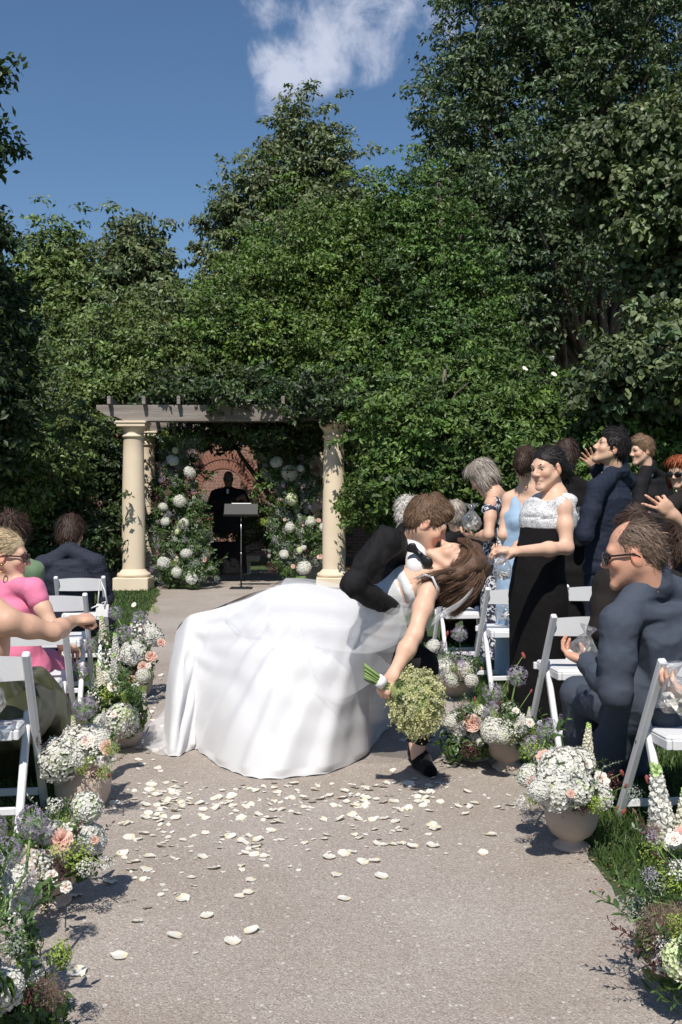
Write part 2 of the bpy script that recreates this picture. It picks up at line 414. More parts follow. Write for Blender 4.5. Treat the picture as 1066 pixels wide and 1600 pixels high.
def path_mat():
    m, N, L = nt('fine_gravel')
    out = N.new('ShaderNodeOutputMaterial'); b = N.new('ShaderNodeBsdfPrincipled'); tcn = N.new('ShaderNodeTexCoord')
    def noise(sc, de, ro=.5):
        n = N.new('ShaderNodeTexNoise'); n.inputs['Scale'].default_value = sc; n.inputs['Detail'].default_value = de; n.inputs['Roughness'].default_value = ro
        L.new(tcn.outputs['Object'], n.inputs['Vector']); return n
    vo = N.new('ShaderNodeTexVoronoi'); vo.inputs['Scale'].default_value = 210; L.new(tcn.outputs['Object'], vo.inputs['Vector'])
    vb = N.new('ShaderNodeTexVoronoi'); vb.inputs['Scale'].default_value = 62; vb.feature = 'F1'; L.new(tcn.outputs['Object'], vb.inputs['Vector'])
    sep = N.new('ShaderNodeSeparateColor'); L.new(vo.outputs['Color'], sep.inputs[0])
    r1 = N.new('ShaderNodeValToRGB'); e = r1.color_ramp.elements
    e[0].position = 0; e[0].color = (.235, .202, .178, 1); e[1].position = 1; e[1].color = (.53, .49, .445, 1)
    k = e.new(.16); k.color = (.325, .287, .257, 1); k = e.new(.8); k.color = (.40, .358, .322, 1)
    L.new(sep.outputs[0], r1.inputs['Fac'])
    big = noise(.9, 5, .6); rb = N.new('ShaderNodeValToRGB'); rb.color_ramp.elements[0].position = .34; rb.color_ramp.elements[1].position = .66
    rb.color_ramp.elements[0].color = (.84, .80, .755, 1); rb.color_ramp.elements[1].color = (1.05, 1.045, 1.04, 1); L.new(big.outputs['Fac'], rb.inputs['Fac'])
    mx = N.new('ShaderNodeMix'); mx.data_type = 'RGBA'; mx.blend_type = 'MULTIPLY'; mx.inputs['Factor'].default_value = 1
    L.new(r1.outputs[0], mx.inputs['A']); L.new(rb.outputs[0], mx.inputs['B'])
    st = noise(5.5, 6, .65); rs = N.new('ShaderNodeMapRange'); rs.inputs['From Min'].default_value = .6; rs.inputs['From Max'].default_value = .76; rs.inputs['To Max'].default_value = .6
    L.new(st.outputs['Fac'], rs.inputs['Value'])
    m2 = N.new('ShaderNodeMix'); m2.data_type = 'RGBA'; L.new(rs.outputs[0], m2.inputs['Factor']); L.new(mx.outputs['Result'], m2.inputs['A']); m2.inputs['B'].default_value = (.34, .27, .205, 1)
    # sparse dark and pale single stones
    sb = N.new('ShaderNodeSeparateColor'); L.new(vb.outputs['Color'], sb.inputs[0])
    gt = N.new('ShaderNodeMath'); gt.operation = 'GREATER_THAN'; gt.inputs[1].default_value = .965; L.new(sb.outputs[1], gt.inputs[0])
    ls = N.new('ShaderNodeMath'); ls.operation = 'LESS_THAN'; ls.inputs[1].default_value = .36; L.new(vb.outputs['Distance'], ls.inputs[0])
    an = N.new('ShaderNodeMath'); an.operation = 'MULTIPLY'; L.new(gt.outputs[0], an.inputs[0]); L.new(ls.outputs[0], an.inputs[1])
    m3 = N.new('ShaderNodeMix'); m3.data_type = 'RGBA'; L.new(an.outputs[0], m3.inputs['Factor']); L.new(m2.outputs['Result'], m3.inputs['A']); m3.inputs['B'].default_value = (.56, .53, .49, 1)
    L.new(m3.outputs['Result'], b.inputs['Base Color']); b.inputs['Roughness'].default_value = .92; b.inputs['Specular IOR Level'].default_value = .25
    hb = N.new('ShaderNodeMath'); hb.operation = 'MULTIPLY_ADD'; L.new(vo.outputs['Distance'], hb.inputs[0]); hb.inputs[1].default_value = -1.0; hb.inputs[2].default_value = 1
    h2 = N.new('ShaderNodeMath'); h2.operation = 'MULTIPLY_ADD'; n3 = noise(24, 5, .6); L.new(n3.outputs['Fac'], h2.inputs[0]); h2.inputs[1].default_value = 1.6; L.new(hb.outputs[0], h2.inputs[2])
    bp = N.new('ShaderNodeBump'); bp.inputs['Distance'].default_value = .004; bp.inputs['Strength'].default_value = .6; L.new(h2.outputs[0], bp.inputs['Height']); L.new(bp.outputs[0], b.inputs['Normal'])
    L.new(b.outputs[0], out.inputs['Surface']); return m

g = 150
tag(new_obj('lawn', mesh_np('lawn', [(-g, -30, 0), (g, -30, 0), (g, 2 * g, 0), (-g, 2 * g, 0)], np.array([[0, 1, 2, 3]]), ground_mat())), 'green lawn spreading under the chairs and the trees', kind='structure')
LE = [(-3, -.98), (2, -1.02), (3.2, -1.06), (4.4, -1.16), (6, -1.47), (7.5, -1.78), (9.5, -2.03), (11.2, -2.22), (13, -2.45), (14.9, -2.72), (16, -2.95), (19.5, -3.1)]
RE = [(-3, .93), (2, .94), (3.2, .96), (4.4, .95), (6, .9), (7.5, .78), (9.5, .52), (11.2, .25), (13, .02), (14.9, -.28), (16, -.45), (19.5, -.7)]
def edge(tab, y): return float(np.interp(y, [a for a, b in tab], [b for a, b in tab]))
ys = np.linspace(-3, 19.5, 260); pv = []; 
wl_ = fnoise(np.stack([ys * 3, ys * 0, ys * 0], 1), 3) * .03; wr_ = fnoise(np.stack([ys * 3, ys * 0 + 9, ys * 0], 1), 5) * .03
for y, a, b in zip(ys, wl_, wr_): pv += [(edge(LE, y) + a, y, .004), (edge(RE, y) + b, y, .004)]
pf = np.array([(2 * i, 2 * i + 1, 2 * i + 3, 2 * i + 2) for i in range(len(ys) - 1)])
tag(new_obj('path', mesh_np('path', pv, pf, path_mat())), 'pale fine gravel aisle strewn with petals', kind='structure')
# loose brown mulch beside the plinths and under the shrubs
mulch = mat('bark_mulch', (.16, .085, .05), .95, .2, .5, 30, .9, 60)
def bed(pts):
    me = mesh_np('planting_bed', [(x, y, .008) for x, y in pts], [tuple(range(len(pts)))], mulch); return new_obj('planting_bed', me)
tag(bed([(-12, 15.6), (-3.2, 15.6), (-3.35, 20.5), (-12, 20.5)]), 'brown mulch bed behind the left-hand column', kind='structure')
tag(bed([(.35, 15.2), (14, 13.2), (14, 22), (.0, 22)]), 'brown mulch bed under the shrubs beside the right-hand column', kind='structure')
# terracotta-coloured crumbs along the path edge
edging = mat('edge_debris', (.30, .19, .12), .95, .2, .35, 40)
n = 2600; yy = 2 + rng.random(n) ** 1.6 * 14; side = rng.random(n) < .5
xx = np.where(side, [edge(LE, y) for y in yy], [edge(RE, y) for y in yy]) + rng.normal(0, .045, n)
v, f, _ = leafcloud(np.stack([xx, yy, np.full(n, .009)], 1), np.tile([0, 0, 1.], (n, 1)), .016, .5, .3)
tag(new_obj('dry_litter', mesh_np('dry_litter', v, f, edging)), 'dry brown leaf litter along the edges of the gravel aisle', 'litter', kind='stuff')

# ------------------------------------------------------------------ lawn blades
def grass():
    regs = [((.93, 2.5), (2.6, 6.2), 26000, .055, 'r'), ((.7, 6.2), (3.2, 9.5), 12000, .05, 'r'), ((-2.4, 2.6), (-1.0, 6.5), 16000, .05, 'l'),
            ((-4.2, 6.5), (-1.7, 15.4), 26000, .035, 'l'), ((-.6, 11.5), (2.4, 16), 9000, .045, 'r')]
    V_, F_, C_ = [], [], []; off = 0
    for (x0, y0), (x1, y1), n, hgt, sd_ in regs:
        x = rng.uniform(x0, x1, n); y = y0 + (y1 - y0) * rng.random(n) ** 1.3
        e = np.array([edge(RE if sd_ == 'r' else LE, q) for q in y]) + fnoise(np.stack([x * 6, y * 6, y * 0], 1), 4) * .035
        ok = (x > e) if sd_ == 'r' else (x < e); x, y = x[ok], y[ok]; n = len(x)
        h = hgt * rng.uniform(.5, 1.3, n) * (1 + .4 * fnoise(np.stack([x * 3, y * 3, y * 0], 1), 8)); w = rng.uniform(.0016, .0034, n) * (1 + y / 9)
        a = rng.uniform(0, 6.28, n); dx, dy = np.cos(a), np.sin(a); ln = rng.normal(0, .45, (n, 2)) * h[:, None]
        p = np.stack([x, y, np.zeros(n)], 1); sdv = np.stack([-dy * w, dx * w, np.zeros(n)], 1)
        mid = p + np.stack([ln[:, 0] * .35, ln[:, 1] * .35, h * .6], 1); tip = p + np.stack([ln[:, 0], ln[:, 1], h], 1)
        v = np.stack([p - sdv, p + sdv, mid + sdv * .8, tip, mid - sdv * .8], 1).reshape(-1, 3)
        q = off + np.arange(n)[:, None] * 5; f = np.concatenate([q + [0, 1, 2], q + [0, 2, 4], q + [4, 2, 3]], 1).reshape(-1, 3)
        c = np.repeat(np.clip(np.array([[1, 1, 1]]) * rng.uniform(.6, 1.3, (n, 1)) * np.where(rng.random((n, 1)) < .08, [[1.7, 1.25, .9]], [[1, 1, 1]]), 0, 2.2), 5, 0)
        V_.append(v); F_.append(f); C_.append(c); off += len(v)
    gm = mat('grass_blade', (.075, .13, .035), .5, .35, .25, 3, trans=.3, attr=True)
    tag(new_obj('grass', mesh_np('grass', np.concatenate(V_), np.concatenate(F_), gm, colors=np.concatenate(C_))), 'short green grass growing on both sides of the aisle', 'grass', kind='stuff')
grass()

# ------------------------------------------------------------------ trees, shrubs and vines
bark = mat('bark', (.13, .105, .085), .9, .2, .35, 9, .8, 30, vstretch=(1, 1, .25))
def leafmat(name, c, rough=.46, trans=.16): return mat(name, (c[0] * 1.14, c[1] * 1.06, c[2] * 1.0), rough, .4, .3, .9, trans=trans, attr=True, tint=(1.3, 1.5, .4))
def blob(px, py, d, rpx, rpy, dep=None):
    s = d / F; return (P(px, py, d), np.array([rpx * s, dep if dep else (rpx * s + rpy * s) / 2, rpy * s]))
def crown_np(blobs, nclump, nleaf, leaf, clump, aspect=.5, droop=.3, silver=0., tone=.35, rg=rng, inner=.3, flat=.6, shape='diamond', hang=0.):
    nclump = int(nclump * 1.75); clump *= .74; nleaf = int(nleaf * .62)
    vol = np.array([b[1].prod() ** .667 for b in blobs]); cnt = np.maximum((nclump * vol / vol.sum()).astype(int), 3)
    VV, FF, CC = [], [], []; off = 0; tips = []
    for (c, r), m in zip(blobs, cnt):
        c = np.array(c); u = sph(m, rg); u[:, 1] -= .35; u = unit(u)                 # more of the crown grows towards the light
        rad = np.where(rg.random(m) < inner, rg.random(m) ** .5 * .8, rg.uniform(.78, 1.1, m) + (rg.random(m) < .07) * rg.uniform(0, .22, m))[:, None]
        lump = 1 + .34 * fnoise(u * 2.3 + c * .37, 11, 2)[:, None]
        cc = c + u * r * rad * lump; tips.append(cc)
        cs = clump * rg.uniform(.5, 1.35, m)
        sh_ = (rg.random(m) < .16) & (u[:, 2] > .15); cc = cc + np.where(sh_[:, None], np.array([0, 0, 1.0]) * rg.uniform(.4, 2.2, (m, 1)) * clump + u * clump * .7, 0)
        tn = rg.uniform(1 - tone, 1 + tone, m); hue = rg.normal(0, .08, m)
        k = nleaf; idx = np.repeat(np.arange(m), k)
        w = sph(m * k, rg); w[:, 2] = np.abs(w[:, 2]) * 1.0 - .3
        rr = rg.uniform(.35, 1.05, (m * k, 1))
        pos = cc[idx] + w * rr * cs[idx, None] * np.array([1, 1, flat])
        if hang: pos[:, 2] -= hang * cs[idx] * rg.random(m * k) ** 1.5
        nr = w * .7 + u[idx] * .35 + np.array([0, -.35, .55])
        tint = (tn[idx] * rg.uniform(.55, 1.45, m * k))[:, None] * np.array([1, 1, 1]) + hue[idx, None] * np.array([1.0, .25, -.3])
        if silver:
            sv = rg.random(m * k) < silver; tint[sv] = tint[sv] * np.array([2.0, 1.75, 2.3])
        v, f, q = leafcloud(pos, nr, leaf, aspect, .85, droop, np.clip(tint, .1, 4), rg=rg, shape=shape)
        VV.append(v); FF.append(f + off); CC.append(q); off += len(v)
    return np.concatenate(VV), np.concatenate(FF), np.concatenate(CC), np.concatenate(tips)
def tree(name, label, base, blobs, lm, nclump, nleaf, leaf, clump, trunk_r=.16, limbs=26, group=None, cat='tree', **kw):
    base = Vector(base); root = empty(name, base, label, cat, group)
    v, f, c, tips = crown_np(blobs, nclump, nleaf, leaf, clump, **kw)
    new_obj('crown', mesh_np('crown', v - np.array(base), f, lm, False, c), root)
    mb = MB(); top = sum((b[0] for b in blobs), Vector()) / len(blobs); zt = max(b[0].z + b[1][2] * .55 for b in blobs)
    zl = min(b[0].z - b[1][2] for b in blobs); H = zt - base.z
    pts = [Vector((0, 0, -.05))]; 
    for t in (.12, .3, .5, .7, .88, 1):
        q = base.lerp(Vector((top.x, top.y, zt)), t) - base
        pts.append(Vector((q.x + random.uniform(-.03, .03) * H * .4, q.y, H * t)))
    mb.tube(pts, [trunk_r * (1.35 if i == 0 else 1 - .13 * i) for i in range(len(pts))], 10)
    for i in rng.choice(len(tips), min(limbs, len(tips)), replace=False):
        e = Vector(tips[i]) - base; t = max(.12, min(.9, (e.z - .12 * H) / H - .12)); a_ = t * (len(pts) - 1); j = min(int(a_), len(pts) - 2)
        s = pts[j].lerp(pts[j + 1], a_ - j); m1 = s.lerp(e, .5) + Vector((random.uniform(-.1, .1), random.uniform(-.1, .1), .09)) * (e - s).length
        r0 = trunk_r * (.42 - .22 * t); mb.tube([s, s.lerp(m1, .5) + Vector((0, 0, .04)), m1, m1.lerp(e, .55), e], [r0, r0 * .8, r0 * .55, r0 * .35, r0 * .12], 6, False)
    mb.build('trunk', bark, root, True)
    return root
lm_crab = leafmat('leaf_crabapple', (.074, .130, .026)); lm_pear = leafmat('leaf_pear', (.092, .126, .058)); lm_haw = leafmat('leaf_hawthorn', (.054, .108, .022)); lm_linden = leafmat('leaf_linden', (.054, .090, .040))
lm_redbud = leafmat('leaf_heart', (.088, .125, .058), .5); lm_olive = leafmat('leaf_olive', (.088, .135, .038)); lm_dark = leafmat('leaf_dark', (.032, .058, .018))
lm_magn = leafmat('leaf_bright', (.068, .125, .028), .48); lm_far = leafmat('leaf_far', (.045, .075, .03)); lm_spruce = leafmat('needle', (.035, .055, .035), .6, .05)
GB = 'trees behind the pergola'
tree('tall_tree', 'tall pointed tree whose top stands against the sky above the middle of the garden', (-1.6, 27, 0),
     [blob(455, 228, 27, 34, 60, 1.0), blob(505, 268, 27, 42, 60, 1.2), blob(440, 308, 27, 60, 70, 1.6), blob(395, 338, 26.5, 50, 60, 1.4), blob(350, 348, 26.5, 34, 30, .8), blob(530, 328, 27, 62, 60, 1.7),
      blob(345, 438, 26.5, 34, 50, 1.2), blob(470, 398, 27, 120, 90, 2.4), blob(580, 368, 27, 30, 40, 1), blob(440, 558, 27, 120, 130, 2.5)],
     lm_pear, 1250, 50, .145, .45, .24, 60, GB, droop=.9, tone=.3, inner=.25)
tree('crabapple_tree', 'broad dense green tree right behind the pergola beam', (-1.2, 20.5, 0),
     [blob(400, 520, 20, 95, 100, 1.8), blob(470, 430, 20.5, 95, 95, 1.8), blob(560, 410, 20.5, 80, 90, 1.7), blob(520, 560, 19.5, 110, 100, 1.8), blob(350, 590, 19.5, 60, 60, 1.1), blob(600, 620, 19.5, 80, 120, 1.5), blob(330, 480, 20.5, 22, 40, .7)],
     lm_crab, 1700, 52, .092, .36, .2, 40, GB, tone=.4)
tree('hawthorn_tree', 'rounded green tree filling the middle between the pergola and the big lindens', (2.1, 18.5, 0),
     [blob(660, 420, 19, 80, 110, 1.6), blob(720, 500, 18.5, 75, 90, 1.5), blob(680, 600, 18, 95, 120, 1.6), blob(760, 620, 17.5, 70, 90, 1.3), blob(640, 345, 19.5, 55, 60, 1.2)],
     lm_haw, 1350, 50, .088, .33, .18, 30, GB, tone=.45)
tree('linden_tree', 'huge silvery linden towering out of the top of the picture', (6.2, 22, 0),
     [blob(770, 60, 22, 80, 110, 2), blob(720, 170, 21.5, 65, 80, 1.6), blob(705, 280, 21.5, 55, 70, 1.5), blob(850, 150, 21.5, 120, 120, 2.4), blob(830, 300, 21, 120, 100, 2.2), blob(760, 390, 21, 90, 80, 1.8), blob(930, 30, 22, 140, 120, 2.6),
      blob(1030, 140, 22, 120, 150, 2.6), blob(960, 330, 22, 120, 130, 2.4), blob(840, 440, 20.5, 110, 70, 1.8), blob(780, 520, 20, 90, 50, 1.4), blob(740, -60, 22, 50, 80, 1.4), blob(900, -100, 22, 150, 120, 2.6), blob(1080, 400, 23, 90, 200, 2.4)],
     lm_linden, 2500, 50, .118, .45, .34, 70, GB, silver=.10, tone=.4, droop=.8, inner=.28)
tree('heart_leaved_tree', 'drooping heart-leaved tree branch filling the right edge', (7.0, 14.5, 0),
     [blob(1000, 230, 14, 95, 60, 1.1), blob(1050, 330, 13.5, 90, 80, 1.1), blob(970, 300, 14, 60, 55, .8), blob(920, 270, 14, 45, 45, .6), blob(1040, 560, 13, 80, 75, 1.0), blob(975, 590, 13, 65, 60, .8), blob(1080, 450, 13.5, 60, 60, .8), blob(930, 610, 13, 40, 35, .5), blob(1020, 420, 14, 50, 40, .6)],
     lm_redbud, 700, 36, .095, .25, .22, 30, GB, aspect=.8, droop=1.6, tone=.25, flat=.9, inner=.2, shape='oval', hang=.6)
tree('locust_tree', 'airy pale green tree at the left of the skyline', (-9.3, 29, 0),
     [blob(95, 430, 29, 60, 65, 1.6), blob(60, 480, 29, 60, 60, 1.5), blob(130, 470, 28, 45, 60, 1.4), blob(90, 560, 28, 90, 70, 1.8)], lm_olive, 620, 44, .16, .46, .2, 40, GB, droop=.6, tone=.3)
tree('maple_tree', 'small-crowned tree rising beside the airy one left of the gap of sky', (-6.2, 28, 0),
     [blob(222, 405, 28, 48, 42, 1.3), blob(200, 440, 28, 40, 45, 1.2), blob(240, 470, 28, 48, 40, 1.2), blob(230, 530, 27, 80, 60, 1.6), blob(290, 500, 26, 40, 40, 1)], lm_pear, 560, 44, .165, .44, .2, 40, GB, droop=.5, tone=.3)
tree('apple_tree', 'olive green small-leaved tree over the left end of the beam', (-4.4, 19.2, 0),
     [blob(190, 560, 19.5, 90, 80, 1.4), blob(270, 570, 19.2, 70, 70, 1.2), blob(240, 620, 18.8, 90, 45, 1.1), blob(140, 620, 18.8, 60, 60, 1.2), blob(110, 700, 18, 80, 60, 1.1), blob(280, 640, 19, 60, 30, .7)],
     lm_olive, 1000, 48, .095, .33, .15, 40, GB, tone=.35)
tree('shade_tree', 'dark overhanging tree on the left edge', (-7.2, 13.2, 0),
     [blob(-30, 620, 13, 62, 130, 1.3), blob(-30, 365, 13, 36, 34, .5), blob(-45, 215, 13, 48, 36, .5), blob(-40, 115, 13, 42, 14, .4), blob(-15, 520, 13.5, 45, 90, 1)],
     lm_dark, 620, 44, .12, .34, .2, 30, GB, tone=.25)
tree('yew_shrub', 'broad bushy evergreen with lit branch tips left of the pergola', (-5.6, 14.2, 0),
     [blob(45, 720, 14.4, 78, 55, .9), blob(20, 690, 13.6, 60, 50, .8), blob(95, 765, 15.6, 48, 45, .8), blob(20, 780, 14, 60, 40, .8), blob(130, 690, 16.3, 40, 40, .7)],
     lm_olive, 520, 46, .085, .26, .12, 24, 'shrubs round the garden', cat='shrub', tone=.35)
tree('laurel_shrub', 'dark glossy shrub behind the seated guests on the left', (-5.0, 15.6, 0),
     [blob(60, 850, 15, 90, 50, .9), blob(150, 830, 15.5, 55, 60, .8), blob(170, 740, 16, 30, 60, .6), blob(0, 860, 14.5, 60, 60, .8)],
     lm_dark, 420, 44, .09, .26, .1, 16, 'shrubs round the garden', cat='shrub', tone=.4)
tree('magnolia_shrub', 'bright green glossy shrub behind the standing guests', (1.6, 14.3, 0),
     [blob(640, 690, 14.3, 85, 80, 1.1), blob(618, 765, 14, 48, 50, .8), blob(690, 750, 14, 80, 60, .9), blob(760, 690, 14.3, 70, 80, 1.0), blob(720, 620, 15, 60, 60, .9), blob(820, 740, 13.6, 70, 70, .9), blob(605, 690, 15, 34, 60, .6)],
     lm_magn, 1000, 48, .085, .25, .1, 24, 'shrubs round the garden', cat='shrub', tone=.4, shape='oval')
tree('viburnum_shrub', 'shaded green shrub at the foot of the big trees on the right', (4.6, 14.2, 0),
     [blob(920, 700, 14, 80, 70, 1), blob(1010, 720, 14, 90, 60, 1), blob(880, 640, 15, 70, 50, 1), blob(960, 790, 13, 90, 60, .9), blob(1075, 680, 14, 60, 70, .9)],
     lm_magn, 640, 46, .088, .26, .1, 20, 'shrubs round the garden', cat='shrub', tone=.4, shape='oval')
tree('low_shrub', 'low green ground shrub to the right of the columns', (.9, 14.8, 0),
     [blob(580, 800, 14.6, 50, 28, .6), blob(560, 775, 15.3, 30, 40, .5), blob(640, 815, 14.2, 60, 30, .6)], lm_magn, 210, 40, .07, .16, .05, 10, 'shrubs round the garden', cat='shrub', tone=.35)
tree('boxwood_hedge', 'low clipped green hedge in front of the brick wall behind the officiant', (-2.4, 21.6, 0), [blob(300, 815, 21.5, 60, 40, .5), blob(360, 822, 21.5, 60, 36, .5), blob(430, 815, 21.5, 60, 42, .5), blob(490, 815, 21, 50, 42, .5)], lm_magn, 300, 40, .07, .2, .05, 10, 'shrubs round the garden', cat='shrub', tone=.35)
tree('cedar_shrub', 'dark upright shrub between the left columns and the brick wall', (-3.9, 20.2, 0), [blob(245, 760, 20, 42, 70, .7), blob(205, 760, 20.2, 40, 80, .7), blob(270, 700, 20.2, 34, 26, .5)], lm_dark, 260, 40, .09, .24, .07, 10, 'shrubs round the garden', cat='shrub', tone=.35)
tree('privet_shrub', 'shaded upright shrub between the right columns and the brick wall', (-1.0, 20.2, 0), [blob(450, 750, 20, 46, 80, .7), blob(425, 720, 20.2, 22, 50, .5), blob(505, 760, 20, 44, 80, .7), blob(440, 690, 20, 50, 24, .5)], lm_magn, 300, 40, .09, .24, .07, 10, 'shrubs round the garden', cat='shrub', tone=.35)
# trees that close the view behind
for i, (px, d, rx, top, lab) in enumerate(((-60, 38, 150, 560, 'dim far tree at the far left behind the airy tree'), (160, 40, 130, 590, 'dim far tree behind the apple tree on the left'), (370, 42, 120, 560, 'dim far tree behind the pergola vines'), (600, 40, 130, 520, 'dim far tree behind the middle of the garden'), (800, 36, 160, 260, 'dim far tree hidden in the linden shade'), (1000, 34, 170, 180, 'dim far tree behind the right edge of the garden'))):
    b = P(px, 785, d); tree('far_tree', lab, (b.x, d, 0), [blob(px, (top + 820) / 2 - 60, d, rx, (760 - top) / 2, 1.6), blob(px + 50, (top + 820) / 2 + 90, d, rx * .9, 110, 1.6), blob(px - 60, (top + 820) / 2 + 60, d, rx * .8, 120, 1.6)], lm_far, 460, 34, .34, .9, .25, 14, GB, tone=.3, inner=.2)
# the spruce whose tips stick out of the linden
def spruce():
    base = Vector((3.6, 25, 0)); root = empty('spruce_tree', base, 'dark spruce showing only drooping branch tips out of the linden', 'tree', GB)
    mb = MB(); mb.tube([(0, 0, 0), (0, 0, 8), (0, 0, 16)], [.22, .14, .03], 8); mb.build('trunk', bark, root, True)
    VV, FF, CC = [], [], []; off = 0
    tips = [(655, 90), (668, 185), (640, 245), (684, 40), (700, 3), (662, 130), (650, 290)]
    for tx, ty in tips + [(700, 60), (720, 200), (690, 150), (700, 260)]:
        tip = P(tx, ty, 23.6) - base; st = Vector((0.3, 0, tip.z - .2)); n = 260
        t = rng.random(n) ** .7; p = np.array(st)[None] * (1 - t)[:, None] + np.array(tip)[None] * t[:, None]
        p[:, 2] += -.5 * np.sin(t * 3.1) + rng.normal(0, .03, n); p[:, 2] -= rng.random(n) * .42 * (1.1 - t); p[:, :2] += rng.normal(0, .07, (n, 2))
        al = np.tile(np.array((tip - st).normalized()) + [0, 0, -.9], (n, 1))
        v, f, c = leafcloud(p, np.tile([0, -.5, 1.], (n, 1)), .2, .16, .5, 1.0, np.repeat(rng.uniform(.7, 1.4, (n, 1)), 3, 1), along=al)
        VV.append(v); FF.append(f + off); CC.append(c); off += len(v)
    new_obj('crown', mesh_np('crown', np.concatenate(VV), np.concatenate(FF), lm_spruce, False, np.concatenate(CC)), root)
spruce()

# ------------------------------------------------------------------ brick building seen through the pergola
def brick_mat():
    m, N, L = nt('red_brick')
    out = N.new('ShaderNodeOutputMaterial'); b = N.new('ShaderNodeBsdfPrincipled'); tcn = N.new('ShaderNodeTexCoord')
    mp = N.new('ShaderNodeMapping'); mp.inputs['Rotation'].default_value = (R(90), 0, 0); L.new(tcn.outputs['Object'], mp.inputs['Vector'])
    br = N.new('ShaderNodeTexBrick'); L.new(mp.outputs[0], br.inputs['Vector']); br.inputs['Scale'].default_value = 1
    br.inputs['Brick Width'].default_value = .215; br.inputs['Row Height'].default_value = .075; br.inputs['Mortar Size'].default_value = .006
    br.inputs['Color1'].default_value = (.25, .125, .092, 1); br.inputs['Color2'].default_value = (.19, .09, .068, 1); br.inputs['Mortar'].default_value = (.36, .29, .24, 1)
    L.new(br.outputs['Color'], b.inputs['Base Color']); b.inputs['Roughness'].default_value = .9
    bp = N.new('ShaderNodeBump'); bp.inputs['Distance'].default_value = .01; bp.invert = True; L.new(br.outputs['Fac'], bp.inputs['Height']); L.new(bp.outputs[0], b.inputs['Normal'])
    L.new(b.outputs[0], out.inputs['Surface']); return m
bm_ = brick_mat(); rooft = mat('slate', (.10, .10, .11), .7, .3, .3, 6, .4, 20)
by = 24.0
bld = empty('brick_building', (-3.0, by, 0), 'red brick building with a round brick arch seen through the pergola', 'building')
mb = MB(); mb.box((0, 2.0, 1.7), (9.0, 4.0, 3.4)); mb.build('wall', bm_, bld)
mb = MB(); mb.add([(-4.8, -.3, 3.4), (4.8, -.3, 3.4), (4.8, 4.3, 3.4), (-4.8, 4.3, 3.4), (-4.8, 2, 4.6), (4.8, 2, 4.6)], [(0, 1, 5, 4), (2, 3, 4, 5), (0, 4, 3), (1, 2, 5), (0, 3, 2, 1)]); mb.build('roof', rooft, bld)
ac = P(349, 766, by) - Vector((-3.0, by, 0)); vous = mat('arch_brick', (.26, .125, .09), .9, .2, .25, 5, .4, 60)
for ring, rr in enumerate((.62, .84)):
    nb = 26 + 8 * ring
    for k in range(nb):
        a = math.pi * (k + .5) / nb; c = Vector((ac.x + rr * math.cos(a), -.002 - .008 * ring, ac.z + rr * math.sin(a)))
        if k == 0: q = MB(); q.box((0, 0, 0), (.2, .03, math.pi * rr / nb - .014), None, .004); vme = mesh_np('brick', q.v, q.f, vous, False)
        o = new_obj('brick', vme, bld, c); o.rotation_euler = (0, -a, 0)

# ------------------------------------------------------------------ pergola
stone = mat('cast_stone', (.72, .61, .46), .8, .25, .07, 3, .12, 120, dark=(.67, .56, .42)); wood = mat('weathered_wood', (.30, .27, .245), .9, .2, .3, 5, .7, 26, vstretch=(.22, 2.5, 2.5), dark=(.15, .13, .115))
per = empty('pergola', (-1.65, 15.3, 0), 'cream column pergola with a weathered grey wooden beam', 'pergola')
def column(x, y, s=1.0):
    o = Vector((x, y, 0)) - per.location
    c = MB(); c.lathe([(.172, .285), (.176, .6), (.174, 1.1), (.166, 1.6), (.156, 2.05), (.150, 2.34), (.152, 2.345)], 40); sh = c.build('column', stone, per, True, o)
    b = MB(); b.box((0, 0, .1), (.53, .53, .2), None, .012); b.build('plinth', stone, sh)
    b = MB(); b.lathe([(.0, .2), (.245, .2), (.258, .222), (.258, .24), (.245, .262), (.215, .272), (.205, .29), (.19, .30), (.174, .32), (.165, .33)], 40); b.build('base_moulding', stone, sh, True)
    b = MB(); b.lathe([(.15, 2.30), (.175, 2.315), (.18, 2.33), (.175, 2.345), (.155, 2.355), (.155, 2.40), (.165, 2.41), (.19, 2.445), (.2, 2.47)], 40); b.build('necking', stone, sh, True)
    b = MB(); b.box((0, 0, 2.49), (.43, .43, .05), None, .008); b.box((0, 0, 2.535), (.46, .46, .036), None, .008); b.build('capital', stone, sh)
for x, y in ((-3.15, 15.12), (-.107, 15.12), (-3.39, 17.3), (-.38, 17.3)): column(x, y)
def beam(x0, x1, y, z, h, t, name='beam', cut=True):
    mb = MB(); prof = []
    L_ = x1 - x0
    out_ = [(0, h), (L_, h), (L_, 0), (.42, 0), (.36, .03), (.30, .06), (.2, .075), (.11, .115), (.045, .165), (0, .18)] if cut else [(0, h), (L_, h), (L_, 0), (0, 0)]
    n = len(out_)
    vs_ = [(x0 + a, y - t / 2, z + b) for a, b in out_] + [(x0 + a, y + t / 2, z + b) for a, b in out_]
    fs = [tuple(range(n)), tuple(range(2 * n - 1, n - 1, -1))] + [(i, n + i, n + (i + 1) % n, (i + 1) % n) for i in range(n)]
    mb.add([Vector(v) - per.location for v in vs_], fs); return mb.build(name, wood, per)
beam(P(152, 640, 15.05).x, .55, 15.03, 2.557, .24, .07); beam(P(152, 640, 15.2).x, .55, 15.23, 2.557, .24, .07)
beam(-4.0, .3, 17.2, 2.557, .24, .07); beam(-4.0, .3, 17.4, 2.557, .24, .07)
for i in range(7):
    x = -3.62 + i * .52; mb = MB(); mb.box((x + 1.65, 1.05, 2.557 + .24 + .06), (.05, 3.0, .12), Matrix.Rotation(R(6), 3, 'Z'), .004); mb.build('rafter', wood, per)
